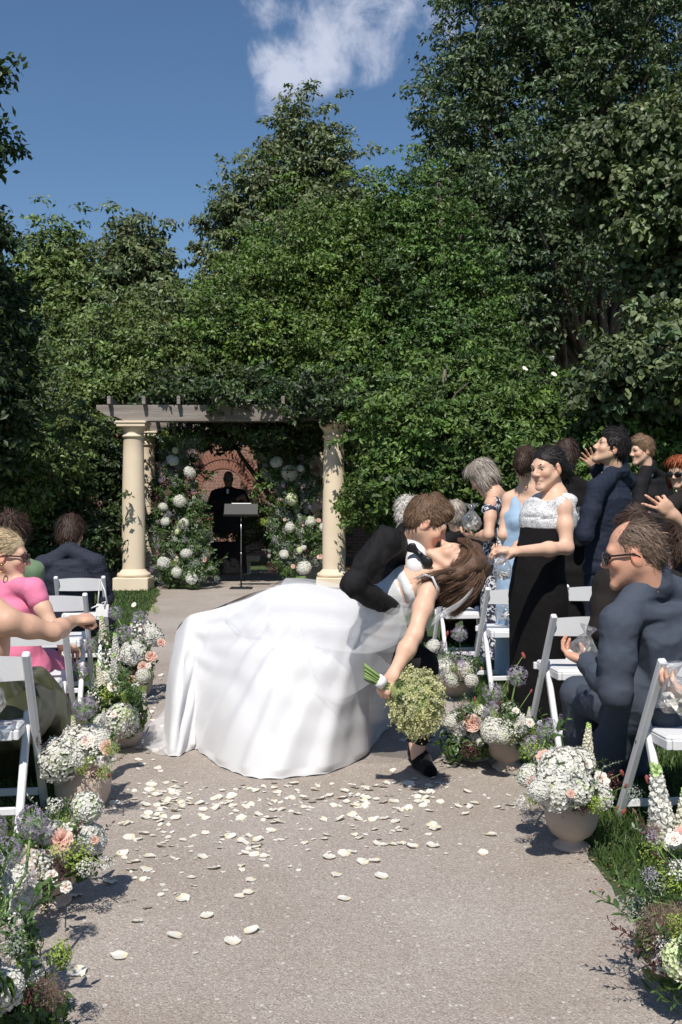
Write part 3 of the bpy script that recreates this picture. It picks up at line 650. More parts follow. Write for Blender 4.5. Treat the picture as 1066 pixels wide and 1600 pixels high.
# vine over the pergola roof
vb = [((Vector((-1.6, 15.6, 2.95))), np.array([1.1, .9, .28])), (Vector((-.3, 15.3, 2.8)), np.array([.75, .8, .35])), (Vector((-1.2, 16.6, 2.95)), np.array([1.5, .9, .28])), (Vector((-2.0, 15.7, 2.92)), np.array([.9, .6, .22])), (Vector((-2.3, 16.5, 2.92)), np.array([.9, .7, .22])), (P(430, 680, 15.7), np.array([.8, .5, .22])), (P(330, 690, 16.5), np.array([.55, .5, .16])), (P(300, 682, 17.4), np.array([.7, .4, .16])), (P(548, 640, 15.3), np.array([.35, .4, .28])), (P(500, 675, 15.9), np.array([.45, .5, .3]))]
tree('climbing_vine', 'dark leafy vine over the right half of the pergola roof', (-.05, 17.75, 0), vb, lm_dark, 760, 44, .085, .19, .035, 16, None, cat='vine', tone=.5)
# stone bench edge behind the robe
mb = MB(); mb.box((-2.35, 18.2, .3), (1.7, .35, .09), None, .01); mb.box((-2.95, 18.2, .13), (.16, .3, .25), None, .01); mb.box((-1.75, 18.2, .13), (.16, .3, .25), None, .01)
tag(mb.build('stone_bench', stone), 'low stone bench in the shade behind the officiant', 'bench')
# ================================================================== FOLDING CHAIRS
resin = mat('white_resin', (.70, .70, .715), .38, .45, .03, 6, .05, 40); resin_pad = mat('white_vinyl', (.70, .70, .71), .5, .4, .03, 20, .12, 60)
screw = mat('screw', (.25, .25, .26), .35, .5, .1, metal=1.0)
def chair_proto():
    W = .44
    parts = {}
    def bar(p, q, w, t, name, mirror=True):
        """flat bar of width w (across x) and thickness t between side-profile points p, q = (y, z)"""
        out = []
        for s in ((-1, 1) if mirror else (1,)):
            mb = MB(); p_, q_ = Vector((0, *p)), Vector((0, *q)); ax = (q_ - p_); L_ = ax.length; ax.normalize()
            M = Matrix((Vector((1, 0, 0)), ax, Vector((1, 0, 0)).cross(ax))).transposed()
            mb.box((0, 0, 0), (w, L_, t), M, .006)
            # rounded tops
            mb.v = [tuple(v) for v in mb.v]
            c = (p_ + q_) / 2
            me = mesh_np(name, mb.v, mb.f, resin, False); out.append((name, me, Vector((s * (W / 2 - .017), c.y, c.z))))
        return out
    L = []
    L += bar((-.245, .80), (.215, .0), .034, .036, 'back_post')
    L += [(n, m, l + Vector((0, 0, 0)) - Vector((math.copysign(.037, l.x), 0, 0))) for n, m, l in bar((.0, .50), (-.235, .0), .034, .032, 'rear_leg')]
    # curved back rail
    mb = MB(); n = 12; vs_ = []; 
    for i in range(n + 1):
        t = i / n; x = -(W / 2 - .034) + t * (W - .068); bow = -.035 * math.sin(math.pi * t); crown = .012 * math.sin(math.pi * t)
        for (dy, z) in ((0, .675), (0, .775 + crown), (-.018, .777 + crown), (-.018, .673)):
            off = -(z - .675) * .12; vs_.append((x, -.172 + off + bow + dy, z))
    fs = [(a + i * 4, b + i * 4, b + i * 4 + 4, a + i * 4 + 4) for i in range(n) for a, b in ((0, 1), (1, 2), (2, 3), (3, 0))] + [(0, 1, 2, 3), (n * 4 + 3, n * 4 + 2, n * 4 + 1, n * 4)]
    L.append(('back_rail', mesh_np('back_rail', vs_, fs, resin, False), Vector((0, 0, 0))))
    # seat frame and padded seat
    mb = MB()
    for s in (-1, 1): mb.box((s * .152, .0, .435), (.024, .41, .045), None, .005)
    mb.box((0, .205, .435), (.36, .024, .045), None, .005); mb.box((0, -.2, .435), (.278, .024, .045), None, .005)
    L.append(('seat_frame', mesh_np('seat_frame', mb.v, mb.f, resin, False), Vector((0, 0, 0))))
    mb = MB(); mb.box((0, .005, .462), (.325, .4, .022), None, .009); L.append(('seat', mesh_np('seat', mb.v, mb.f, resin_pad, False), Vector((0, 0, 0))))
    for y, z in ((.165, .085), (-.188, .1)):
        mb = MB(); mb.box((0, y, z), (W - .07 if y > 0 else W - .14, .02, .036), None, .005); L.append(('stretcher', mesh_np('stretcher', mb.v, mb.f, resin, False), Vector((0, 0, 0))))
    for s in (-1, 1):
        mb = MB(); mb.tube([(s * .222, -.02, .41), (s * .215, -.02, .41)], .006, 8); L.append(('bolt', mesh_np('bolt', mb.v, mb.f, screw, False), Vector((0, 0, 0))))
    return L
_chair = chair_proto()
def chair(x_in, d_top, side, label, rz=R(7), name='folding_chair'):
    """x_in: world X of the aisle-side back post, d_top: distance of the back rail, side +1 right of the aisle, -1 left"""
    c = Vector((x_in + side * .195, d_top + .205, 0)); o = empty(name, c, label, 'chair', 'white folding chairs along the aisle', rz); o.scale = (.917,) * 3
    for n, me, l in _chair: new_obj(n, me, o, l)
    return o
CH = {}
for key, a in {
 'R1': (1.18, 3.8, 1, 'white folding chair under the sunglasses man in the nearest right row'),
 'R2': (1.09, 5.3, 1, 'empty white folding chair right behind the woman in black'),
 'R2b': (1.56, 5.28, 1, 'white folding chair under the man in the dark brown jacket'),
 'R3': (0.985, 6.97, 1, 'empty white folding chair with a petal bag on its seat'),
 'R3b': (1.59, 7.2, 1, 'white folding chair between the woman in black and the dark jacket'),
 'R4': (0.79, 8.1, 1, 'white folding chair under the black-suited guest hidden by the bride'),
 'R4b': (1.27, 8.15, 1, 'empty white folding chair in front of the woman in pale blue'),
 'R4c': (1.83, 8.8, 1, 'farthest empty white folding chair behind the man in navy'),
 'L1': (-1.265, 3.93, -1, 'nearest white folding chair on the left, under the bare-shouldered woman'),
 'L2': (-1.39, 4.93, -1, 'white folding chair under the woman in pink'),
 'L3': (-1.69, 6.49, -1, 'empty white folding chair beyond the outstretched arm'),
 'L3b': (-2.2, 6.52, -1, 'white folding chair under the curly-haired guest in green'),
 'L4': (-1.93, 8.0, -1, 'white folding chair under the seated man in checked navy'),
}.items(): CH[key] = chair(*a)
# small white card hanging by a ribbon from the last left chair
pw = mat('white_paper', (.8, .79, .77), .7, .3, .03, 20, .1, 90); rib = mat('white_ribbon', (.78, .77, .76), .45, .4, .05, 60)
cx, cz = P(160, 948, 7.9), 0
card = empty('ribbon_card', cx, 'white folded card hanging by ribbon from the navy man\'s chair', 'card')
mb = MB(); mb.box((0, 0, -.03), (.10, .018, .1), Matrix.Rotation(R(4), 3, 'Y'), .003); mb.build('card', pw, card)
mb = MB(); top = P(157, 905, 7.93) - cx
mb.tube([(-.035, 0, .02), top * .5 + Vector((-.02, 0, 0)), top, top * .6 + Vector((.03, -.01, 0)), (.04, 0, .02)], .006, 6); mb.tube([(-.03, -.01, .012), (-.06, -.015, .0), (-.085, -.01, -.012)], .006, 5); mb.tube([(.0, -.012, .03), (.03, -.02, .045), (.02, -.02, .0)], .006, 5)
mb.build('ribbon', rib, card, True)
# ================================================================== FLOWERS
m_white = mat('petal_white', (.74, .73, .67), .55, .3, .06, 30, trans=.22, attr=True); m_rose = mat('petal_blush', (.62, .44, .365), .55, .3, .14, 30, trans=.22, attr=True)
m_cream = mat('petal_cream', (.80, .77, .62), .55, .3, .06, 30, trans=.22, attr=True)
m_all = mat('allium_floret', (.40, .33, .45), .6, .3, .2, 40, trans=.2, attr=True); m_stem = mat('flower_stem', (.16, .25, .07), .5, .4, .2, 20)
m_green = mat('arrangement_leaf', (.07, .125, .035), .42, .5, .3, 12, trans=.28, attr=True, tint=(1.2, 1.5, .5)); m_lime = mat('lime_floret', (.30, .40, .075), .55, .3, .25, 30, trans=.3, attr=True)
m_silver = mat('silver_leaf', (.30, .34, .28), .7, .3, .2, 30, trans=.15, attr=True); m_smoke = mat('smoke_plume', (.24, .17, .13), .8, .2, .25, 20, trans=.25, attr=True)
m_red = mat('burnet_head', (.28, .07, .06), .7, .3, .3, 90, .4, 200); m_core = mat('flower_core', (.36, .38, .24), .8, .2, .2, 30)
m_pot = mat('clay_pot', (.56, .455, .375), .85, .25, .1, 5, .25, 60, dark=(.45, .355, .285)); m_plum = mat('plum_leaf', (.09, .035, .035), .5, .4, .3, 20, trans=.2, attr=True)
def petal_grid(L, W, cup, curl, nu=4, nv=5, ruff=0., ph=0.):
    """petal in local space: root at origin, length along +y, facing +z"""
    v = []
    for j in range(nv + 1):
        t = j / nv; w = W * math.sin(math.pi * min(1, .18 + t * .72)) ** .8 * (1 if t < .85 else .82)
        for i in range(nu + 1):
            s = i / nu * 2 - 1
            v.append((s * w * .5, L * t * (1 - .10 * s * s), cup * W * s * s * .5 + curl * L * t * t + ruff * math.sin(5 * s + 7 * t + ph) * W * t))
    f = [(j * (nu + 1) + i, j * (nu + 1) + i + 1, (j + 1) * (nu + 1) + i + 1, (j + 1) * (nu + 1) + i) for j in range(nv) for i in range(nu)]
    return np.array(v), np.array(f)
def place(v, M): return v @ np.array(M.to_3x3()).T + np.array(M.translation)
def gather(items):
    V_, F_, C_ = [], [], []; o = 0
    for v, f, c in items:
        V_.append(v); F_.append(f + o); C_.append(np.tile(c, (len(v), 1)) if np.ndim(c) == 1 else c); o += len(v)
    return np.concatenate(V_), np.concatenate(F_), np.concatenate(C_)
def rose_me(name, m, seed=0, rings=6):
    rg = np.random.default_rng(seed); it = []
    for k in range(rings):
        t = k / (rings - 1); n = 3 + k; 
        for j in range(n):
            a = 2 * math.pi * (j + .37 * k) / n + rg.normal(0, .12)
            v, f = petal_grid(.26 + .42 * t, .30 + .55 * t, .55 - .35 * t, .28 - .22 * t, ruff=.05, ph=rg.uniform(0, 6))
            tilt = R(86 - 58 * t ** 1.2 + rg.normal(0, 4))
            M = Matrix.Rotation(a, 4, 'Z') @ Matrix.Translation((0, .04 + .10 * t, -.16 * t)) @ Matrix.Rotation(tilt, 4, 'X')
            # petal faces the middle of the bloom
            v = v * np.array([1, 1, -1]); v = place(v, M); c = np.array([1, 1, 1]) * (1.12 - .0 * t) * np.array([1 + .12 * (1 - t), 1 - .10 * (1 - t), 1 - .14 * (1 - t)]) * rg.uniform(.9, 1.1)
            it.append((v, f, c))
    v, f, c = gather(it); return mesh_np(name, v, f, m, True, c)
def mophead_me(name, m, seed=0, n=95, fl=.27, flat=.85, green=.0):
    """hydrangea: a ball of four-petalled florets"""
    rg = np.random.default_rng(seed); it = []
    u = np.array([(math.cos(2.39996 * i) * math.sqrt(1 - z * z), math.sin(2.39996 * i) * math.sqrt(1 - z * z), z) for i, z in enumerate(np.linspace(.99, -.62, n))])
    for p in u:
        p = p + rg.normal(0, .05, 3); q = Vector(p).normalized(); rr = rg.uniform(.86, 1.04); c0 = q * rr; c0.z *= flat
        M = q.to_track_quat('Z', 'Y').to_matrix().to_4x4(); sp = rg.uniform(0, 6.28); tn = np.array([1, 1, 1]) * rg.uniform(.86, 1.06) * (np.array([.86, 1, .72]) if rg.random() < green else 1)
        for k in range(4):
            s = fl * rg.uniform(.85, 1.15); a = sp + k * math.pi / 2 + rg.normal(0, .1)
            v = np.array([(0, 0, -.02), (s * .44, s * .35, .03), (s * .36, s * .82, .0), (0, s * .95, .035), (-s * .36, s * .82, .0), (-s * .44, s * .35, .03)])
            f = np.array([(0, 1, 2), (0, 2, 3), (0, 3, 4), (0, 4, 5)])
            MM = Matrix.Translation(c0) @ M @ Matrix.Rotation(a, 4, 'Z') @ Matrix.Rotation(R(rg.uniform(-5, 32)), 4, 'X')
            it.append((place(v, MM), f, tn))
    b = MB(); b.lathe([(.02, -.62), (.5, -.5), (.74, -.1), (.72, .3), (.45, .62), (.02, .72)], 14); bf = [[q[0], q[1], q[2]] for q in b.f] + [[q[0], q[2], q[3]] for q in b.f]
    it.append((np.array(b.v), np.array(bf), np.array([.75, .8, .55])))
    v, f, c = gather(it); return mesh_np(name, v, f, m, True, c)
def dahlia_me(name, m, seed=0):
    rg = np.random.default_rng(seed); it = []
    for k in range(8):
        t = k / 7; n = 8 + k * 2
        for j in range(n):
            a = 2 * math.pi * (j + .5 * (k % 2)) / n + rg.normal(0, .06); v, f = petal_grid(.3 + .6 * t, .14 + .16 * t, .6, .18 - .12 * t, 2, 4, .03, rg.uniform(0, 6)); v = v * np.array([1, 1, -1])
            it.append((place(v, Matrix.Rotation(a, 4, 'Z') @ Matrix.Translation((0, .04, .22 * (1 - t))) @ Matrix.Rotation(R(80 - 72 * t + rg.normal(0, 5)), 4, 'X')), f, np.array([1, 1, .93 + .07 * t]) * rg.uniform(.88, 1.05)))
    v, f, c = gather(it); return mesh_np(name, v, f, m, True, c)
def allium_me(name, seed=0, n=150):
    rg = np.random.default_rng(seed); it = []
    u = sph(n, rg)
    for p in u:
        q = Vector(p); r0 = rg.uniform(.78, 1.05); c0 = q * r0; M = q.to_track_quat('Z', 'Y').to_matrix().to_4x4(); sp = rg.uniform(0, 6.3); tn = np.array([1, 1, 1]) * rg.uniform(.65, 1.3)
        for k in range(5):
            s = .2 * rg.uniform(.8, 1.2); v = np.array([(0, 0, 0), (s * .16, s * .5, s * .22), (0, s, s * .3), (-s * .16, s * .5, s * .22)]); f = np.array([(0, 1, 2), (0, 2, 3)])
            it.append((place(v, Matrix.Translation(c0) @ M @ Matrix.Rotation(sp + k * 1.2566, 4, 'Z')), f, tn))
        w = Vector((rg.normal(), rg.normal(), rg.normal())).cross(q).normalized() * .012
        it.append((np.array([np.array(w), -np.array(w), np.array(c0 - w * .6), np.array(c0 + w * .6)]), np.array([(0, 1, 2), (0, 2, 3)]), np.array([.75, 1.35, .45])))
    v, f, c = gather(it); return mesh_np(name, v, f, m_all, True, c)
def spike_me(name, m, seed=0, n=70):
    """stock: ruffled flowers up a stem of unit height"""
    rg = np.random.default_rng(seed); it = []
    for i in range(n):
        t = i / n; z = .12 + .8 * t; a = i * 2.4; r = .11 * (1.12 - t * .75); s = .115 * (1.05 - .7 * t); tn = np.array([1, 1, 1]) * rg.uniform(.86, 1.05) if t < .86 else np.array([.72, .95, .45])
        for k in range(5):
            v, f = petal_grid(s, s * 1.0, .3, .25, 2, 3, .12, rg.uniform(0, 6))
            M = Matrix.Translation((math.cos(a) * r * .55, math.sin(a) * r * .55, z)) @ Matrix.Rotation(a - math.pi / 2, 4, 'Z') @ Matrix.Rotation(R(rg.uniform(-6, 26)), 4, 'X') @ Matrix.Rotation(k * 1.2566, 4, 'Y') @ Matrix.Rotation(R(32), 4, 'X')
            it.append((place(v, M), f, tn))
    v, f, c = gather(it); return mesh_np(name, v, f, m, True, c)
def cloud_me(name, m, seed, n, leaf, aspect, jit=.5, r=(1, 1, .8), tone=.35, shell=.5, shape='diamond', up=.4):
    rg = np.random.default_rng(seed); u = sph(n, rg); p = u * rg.uniform(shell, 1.05, (n, 1)) * np.array(r)
    p *= 1 + .22 * fnoise(u * 2.2, seed, 2)[:, None]
    v, f, c = leafcloud(p, u + np.array([0, 0, up]), leaf, aspect, jit, 0, np.repeat(rg.uniform(1 - tone, 1 + tone, (n, 1)), 3, 1), rg=rg, shape=shape); return mesh_np(name, v, f, m, True, c)
def sprig_me(name, m, seed=0, n=13, leaf=.22, bend=.25, aspect=.42):
    """leafy twig of unit length along +z"""
    rg = np.random.default_rng(seed); pts = [np.array([bend * t * t, 0, t]) for t in np.linspace(0, 1, 7)]
    pos, nr, al = [], [], []
    for i in range(n):
        t = .18 + .8 * i / (n - 1); p = np.array([bend * t * t, 0, t]); a = i * 2.6 + rg.normal(0, .3)
        pos.append(p); al.append([math.cos(a), math.sin(a), .75]); nr.append([-math.cos(a) * .6, -math.sin(a) * .6, .8])
    v, f, c = leafcloud(np.array(pos), np.array(nr), np.full(n, leaf) * np.linspace(1.1, .7, n), aspect, .15, 0, np.repeat(rg.uniform(.7, 1.35, (n, 1)), 3, 1), rg=rg, along=np.array(al), shape='oval')
    b = MB(); b.tube(pts, [.012, .011, .01, .009, .008, .006, .004], 5); bf = np.array([[q[0], q[1], q[2]] for q in b.f if len(q) == 4] + [[q[0], q[2], q[3]] for q in b.f if len(q) == 4])
    v, f, c = gather([(v, f, c), (np.array(b.v), bf, np.array([1.1, 1.0, .8]))]); return mesh_np(name, v, f, m, True, c)
def plume_me(name, m, seed, n=1500):
    """smoke bush: a haze of fine hairs"""
    rg = np.random.default_rng(seed); u = sph(n, rg); p = u * rg.uniform(.15, .95, (n, 1)) * np.array([.8, .8, 1]); d = unit(u + rg.normal(0, .7, (n, 3))); L = rg.uniform(.12, .3, (n, 1)); w = unit(np.cross(d, rg.normal(0, 1, (n, 3)))) * .011
    v = np.stack([p - w, p + w, p + d * L], 1).reshape(-1, 3); f = np.arange(n * 3).reshape(-1, 3); return mesh_np(name, v, f, m, False, np.repeat(np.repeat(rg.uniform(.6, 1.5, (n, 1)), 3, 1), 3, 0))
PROTO = {
 'hydrangea': [mophead_me('hydrangea', m_white, 1, 250, .165), mophead_me('hydrangea', m_white, 2, 230, .17), mophead_me('hydrangea', m_white, 3, 260, .16, green=.12)],
 'green_hydrangea': [mophead_me('green_hydrangea', m_cream, 4, 160, .2, green=.75)],
 'rose': [rose_me('rose', m_rose, 1), rose_me('rose', m_rose, 2)], 'white_rose': [rose_me('white_rose', m_white, 3)], 'dahlia': [dahlia_me('dahlia', m_white, 1)],
 'allium': [allium_me('allium', 1), allium_me('allium', 2, 120)], 'stock': [spike_me('stock', m_white, 1), spike_me('stock', m_cream, 2)],
 'foliage': [cloud_me('foliage', m_green, 1, 230, .34, .5, shape='oval'), cloud_me('foliage', m_green, 2, 200, .42, .4, shape='oval')],
 'lime_foliage': [cloud_me('lime_foliage', m_lime, 3, 260, .17, .7)], 'silver_foliage': [cloud_me('silver_foliage', m_silver, 4, 260, .22, .35)], 'plum_foliage': [cloud_me('plum_foliage', m_plum, 5, 170, .32, .5, shape='oval')],
 'white_blossom': [cloud_me('white_blossom', m_white, 6, 150, .22, .8, .5, (1, 1, .8), .12, .7, 'oval')], 'lilac_blossom': [cloud_me('lilac_blossom', m_all, 16, 170, .2, .6, .5, (1, 1, .9), .25, .7)],
 'smoke_plume': [plume_me('smoke_plume', m_smoke, 7)], 'sprig': [sprig_me('sprig', m_green, 1), sprig_me('sprig', m_green, 2, 9, .3, .4)], 'silver_sprig': [sprig_me('silver_sprig', m_silver, 3, 16, .16)], 'plum_sprig': [sprig_me('plum_sprig', m_plum, 4, 11, .2)],
}
_k = 0
def bloom(kind, p, r, parent, face=None, spin=None, z=1.0):
    """one flower of radius r (height r for spikes and twigs) at world point p under its arrangement"""
    global _k; _k += 1; ms = PROTO[kind]; o = new_obj(kind, ms[_k % len(ms)], parent, Vector(p) - parent.location)
    f = Vector(face if face is not None else (0, 0, 1)).normalized(); q = f.to_track_quat('Z', 'Y').to_matrix() @ Matrix.Rotation(spin if spin is not None else _k * 1.7, 3, 'Z')
    o.rotation_euler = q.to_euler(); o.scale = (r, r, r * z); return o
def stem(p0, p1, parent, r=.0045, bow=.03, name='stem', m=None):
    p0, p1 = Vector(p0), Vector(p1); mb = MB(); mid = p0.lerp(p1, .55) + Vector((random.uniform(-bow, bow), random.uniform(-bow, bow), 0))
    mb.tube([q - parent.location for q in (p0, p0.lerp(mid, .5), mid, mid.lerp(p1, .55), p1)], r, 6); return mb.build(name, m or m_stem, parent, True)
POT = {'urn': [(.0, .0), (.062, .0), (.072, .006), (.074, .014), (.06, .022), (.044, .03), (.05, .042), (.078, .062), (.098, .095), (.106, .13), (.104, .16), (.092, .19), (.078, .205), (.082, .215), (.074, .215), (.07, .195), (.0, .19)],
       'jar': [(.0, .0), (.075, .0), (.098, .02), (.118, .07), (.124, .12), (.114, .165), (.095, .195), (.09, .215), (.096, .226), (.086, .226), (.08, .2), (.0, .195)],
       'bowl': [(.0, .0), (.07, .0), (.076, .01), (.06, .02), (.06, .03), (.1, .05), (.125, .08), (.135, .105), (.128, .105), (.1, .08), (.0, .07)]}
def arrangement(base, label, pot, ps, items, stems=(), seed=0):
    """items: (kind, px, py, d, radius_px[, face]); radius in photo pixels at distance d"""
    random.seed(seed); o = empty('flower_arrangement', base, label, 'flower arrangement', 'flower arrangements lining the aisle')
    mb = MB(); mb.lathe([(a * ps, b * ps) for a, b in POT[pot]], 36, wob=lambda a, z: .012 * math.sin(2 * a + 1)); mb.build('pot', m_pot, o, True)
    mouth = Vector(base) + Vector((0, 0, POT[pot][-3][1] * ps * .95))
    rg = np.random.default_rng(100 + seed); core = [q for q in items if q[0] in ('foliage', 'hydrangea', 'rose', 'lime_foliage', 'dahlia')]; extra = []
    for kk, cnt, r0, r1 in (('white_blossom', 3, .018, .032), ('lilac_blossom', 2, .014, .024), ('sprig', 4, .09, .15), ('silver_sprig', 4, .08, .13), ('lime_foliage', 3, .022, .04), ('silver_foliage', 2, .025, .04), ('hydrangea', 4, .036, .052), ('white_rose', 2, .022, .032), ('plum_sprig', 2, .08, .13), ('foliage', 3, .035, .06), ('rose', 1, .016, .024), ('smoke_plume', 1, .03, .05)):
        for _ in range(cnt):
            q = core[rg.integers(len(core))]; s_ = F / q[3]; extra.append((kk, q[1] + rg.normal(0, .07) * s_, q[2] - abs(rg.normal(0, .05)) * s_ + .02 * s_, q[3] + rg.normal(-.02, .05), rg.uniform(r0, r1) * s_) + (((rg.normal(0, .6), rg.normal(-.3, .3), 1),) if 'sprig' in kk else ()))
    for it in list(items) + extra:
        kind, px, py, d, rp = it[:5]; p = P(px, py, d); r = rp * d / F
        if it in extra and (p.z < .14 or abs(p.x) < abs(base[0]) - .2): continue
        f = it[5] if len(it) > 5 else (p - mouth).normalized() + Vector((0, -.55, .35))
        if kind in ('stock', 'sprig', 'silver_sprig', 'plum_sprig'):
            bloom(kind, p, r, o, f if len(it) > 5 else (p - mouth).normalized() * .8 + Vector((0, 0, .6)))
            if kind == 'stock': stem(mouth, p + Vector((0, 0, r * .12)), o)
            else: stem(mouth, p, o, .0022)
        elif kind == 'allium': bloom(kind, p, r, o, f); stem(mouth + Vector((random.uniform(-.04, .04), random.uniform(-.03, .03), 0)), p, o, .0042, .06)
        elif kind == 'burnet':
            mb = MB(); mb.lathe([(.0, -1), (.6, -.7), (.8, 0), (.6, .7), (0, 1)], 8); b = mb.build('burnet_head', m_red, o, True, p - o.location); b.scale = (r * .6, r * .6, r); b.rotation_euler = (random.uniform(-.6, .6), random.uniform(-.6, .6), 0)
            stem(mouth, p, o, .0018, .08)
        else: bloom(kind, p, r, o, f, None, rg.uniform(.7, 1.0) if 'hydrangea' in kind else 1.0)
    return o
def gpt(px, py): return G(px, py)
# ---- left side, from far to near
arrangement(gpt(212, 1088), 'farthest left aisle arrangement with blush roses and tall white stock', 'jar', .95, [
 ('foliage', 205, 1040, 6.75, 38), ('foliage', 185, 1000, 6.8, 30), ('hydrangea', 208, 1020, 6.62, 20), ('hydrangea', 240, 995, 6.75, 17), ('white_blossom', 222, 985, 6.8, 22), ('rose', 236, 1026, 6.5, 13), ('rose', 252, 1004, 6.6, 10), ('rose', 224, 1042, 6.5, 12), ('rose', 206, 1066, 6.5, 14),
 ('rose', 244, 985, 6.8, 9), ('lime_foliage', 232, 1056, 6.6, 12), ('allium', 218, 966, 6.8, 12), ('allium', 194, 992, 6.7, 15), ('allium', 180, 958, 6.9, 11), ('stock', 165, 1010, 6.8, 52, (-.15, 0, 1)), ('stock', 182, 1035, 6.6, 50, (-.05, 0, 1)), ('stock', 202, 1010, 6.9, 40, (.1, 0, 1)), ('white_blossom', 172, 1030, 6.65, 18), ('plum_foliage', 214, 1058, 6.6, 12), ('silver_foliage', 190, 1045, 6.6, 16), ('sprig', 160, 1020, 6.7, 36)], seed=1)
arrangement(gpt(190, 1165), 'left aisle arrangement of leafy greens and white blooms in front of the roses', 'jar', .95, [
 ('foliage', 185, 1100, 5.45, 40), ('foliage', 205, 1120, 5.35, 30), ('hydrangea', 190, 1125, 5.2, 26), ('lime_foliage', 168, 1082, 5.3, 18), ('white_rose', 178, 1072, 5.3, 14), ('hydrangea', 165, 1062, 5.4, 16), ('allium', 122, 1046, 5.3, 16), ('allium', 140, 1008, 5.5, 12), ('stock', 178, 1065, 5.4, 48, (0, 0, 1)), ('stock', 160, 1075, 5.3, 44, (-.2, 0, 1)),
 ('silver_foliage', 152, 1080, 5.35, 20), ('foliage', 200, 1078, 5.3, 20), ('sprig', 200, 1095, 5.2, 30, (.6, -.2, .4)), ('lime_foliage', 198, 1088, 5.2, 12), ('white_blossom', 145, 1092, 5.3, 14), ('lilac_blossom', 210, 1140, 5.2, 10)], seed=2)
arrangement(gpt(130, 1262), 'left clay jar arrangement with one big white hydrangea and a peach rose', 'jar', .98, [
 ('foliage', 128, 1185, 4.35, 44), ('hydrangea', 92, 1188, 4.2, 34), ('hydrangea', 122, 1165, 4.25, 30), ('hydrangea', 140, 1148, 4.35, 22), ('white_rose', 135, 1158, 4.2, 20), ('rose', 168, 1168, 4.12, 17), ('white_blossom', 160, 1180, 4.15, 22), ('lime_foliage', 162, 1205, 4.1, 16), ('lime_foliage', 128, 1200, 4.15, 13), ('allium', 133, 1106, 4.3, 19),
 ('stock', 118, 1160, 4.35, 46, (-.1, 0, 1)), ('stock', 158, 1140, 4.4, 36, (.15, 0, 1)), ('plum_foliage', 150, 1208, 4.1, 12), ('sprig', 180, 1190, 4.1, 24, (.8, -.2, .4)), ('burnet', 170, 1212, 4.05, 5)], seed=3)
arrangement(gpt(78, 1412), 'left arrangement low in the frame with a dusty rose and purple alliums', 'urn', .95, [
 ('foliage', 70, 1345, 3.3, 56), ('foliage', 130, 1350, 3.25, 30), ('rose', 95, 1313, 3.12, 26), ('rose', 152, 1318, 3.2, 12), ('hydrangea', 138, 1304, 3.2, 20), ('white_blossom', 60, 1352, 3.08, 24), ('stock', 70, 1375, 3.1, 46, (-.2, 0, 1)), ('lime_foliage', 120, 1340, 3.1, 28), ('white_blossom', 133, 1355, 3.08, 14),
 ('sprig', 110, 1330, 3.25, 56, (.5, -.1, .8)), ('stock', 135, 1300, 3.35, 46, (.05, 0, 1)), ('hydrangea', 35, 1400, 3.0, 30), ('lilac_blossom', 40, 1385, 2.98, 14), ('hydrangea', 85, 1300, 3.3, 20), ('silver_foliage', 105, 1290, 3.3, 18), ('sprig', 160, 1350, 3.15, 30, (.9, -.1, .4)), ('plum_foliage', 90, 1360, 3.1, 16), ('foliage', 60, 1400, 3.1, 26)], seed=4)
arrangement(Vector((-.93, 2.45, 0)), 'nearest left arrangement cut by the bottom corner with green leaves and white phlox', 'urn', .95, [
 ('allium', 50, 1284, 2.72, 25), ('allium', 68, 1302, 2.8, 17), ('allium', 10, 1334, 2.62, 26), ('allium', -20, 1300, 2.4, 30), ('stock', 10, 1400, 2.45, 90, (-.1, 0, 1)), ('sprig', 30, 1480, 2.5, 120, (.2, 0, 1)), ('sprig', -10, 1420, 2.4, 110, (.1, 0, 1)), ('foliage', 30, 1530, 2.5, 50), ('foliage', 10, 1590, 2.4, 60), ('foliage', 70, 1590, 2.35, 44), ('white_blossom', 18, 1445, 2.45, 22), ('white_blossom', 42, 1450, 2.5, 12), ('sprig', 15, 1520, 2.4, 70, (.1, 0, 1)), ('lime_foliage', 95, 1490, 2.4, 24), ('lime_foliage', 22, 1510, 2.4, 14), ('sprig', 30, 1560, 2.35, 80, (.45, 0, .8)), ('sprig', 55, 1540, 2.4, 66, (.7, 0, .6)), ('smoke_plume', 80, 1550, 2.3, 34), ('rose', 4, 1548, 2.25, 22), ('plum_foliage', 60, 1560, 2.35, 26), ('stock', -30, 1520, 2.4, 90, (.1, 0, 1)), ('foliage', 95, 1495, 2.45, 16)], seed=5)
arrangement(Vector((-.92, 1.98, 0)), 'flower arrangement just below the left corner of the picture that throws its shadow in', 'urn', .95, [('foliage', -150, 1500, 2.0, 110), ('foliage', -90, 1560, 2.05, 100), ('foliage', -190, 1560, 2.0, 110), ('hydrangea', -150, 1480, 1.95, 70), ('allium', -100, 1330, 2.05, 36), ('allium', -160, 1300, 2.0, 36), ('sprig', -90, 1520, 2.05, 170, (.35, 0, 1)), ('sprig', -120, 1480, 2.0, 170, (.1, .1, 1)), ('sprig', -70, 1560, 2.1, 150, (.6, 0, .8)), ('stock', -140, 1480, 2.0, 150, (0, 0, 1))], seed=11)
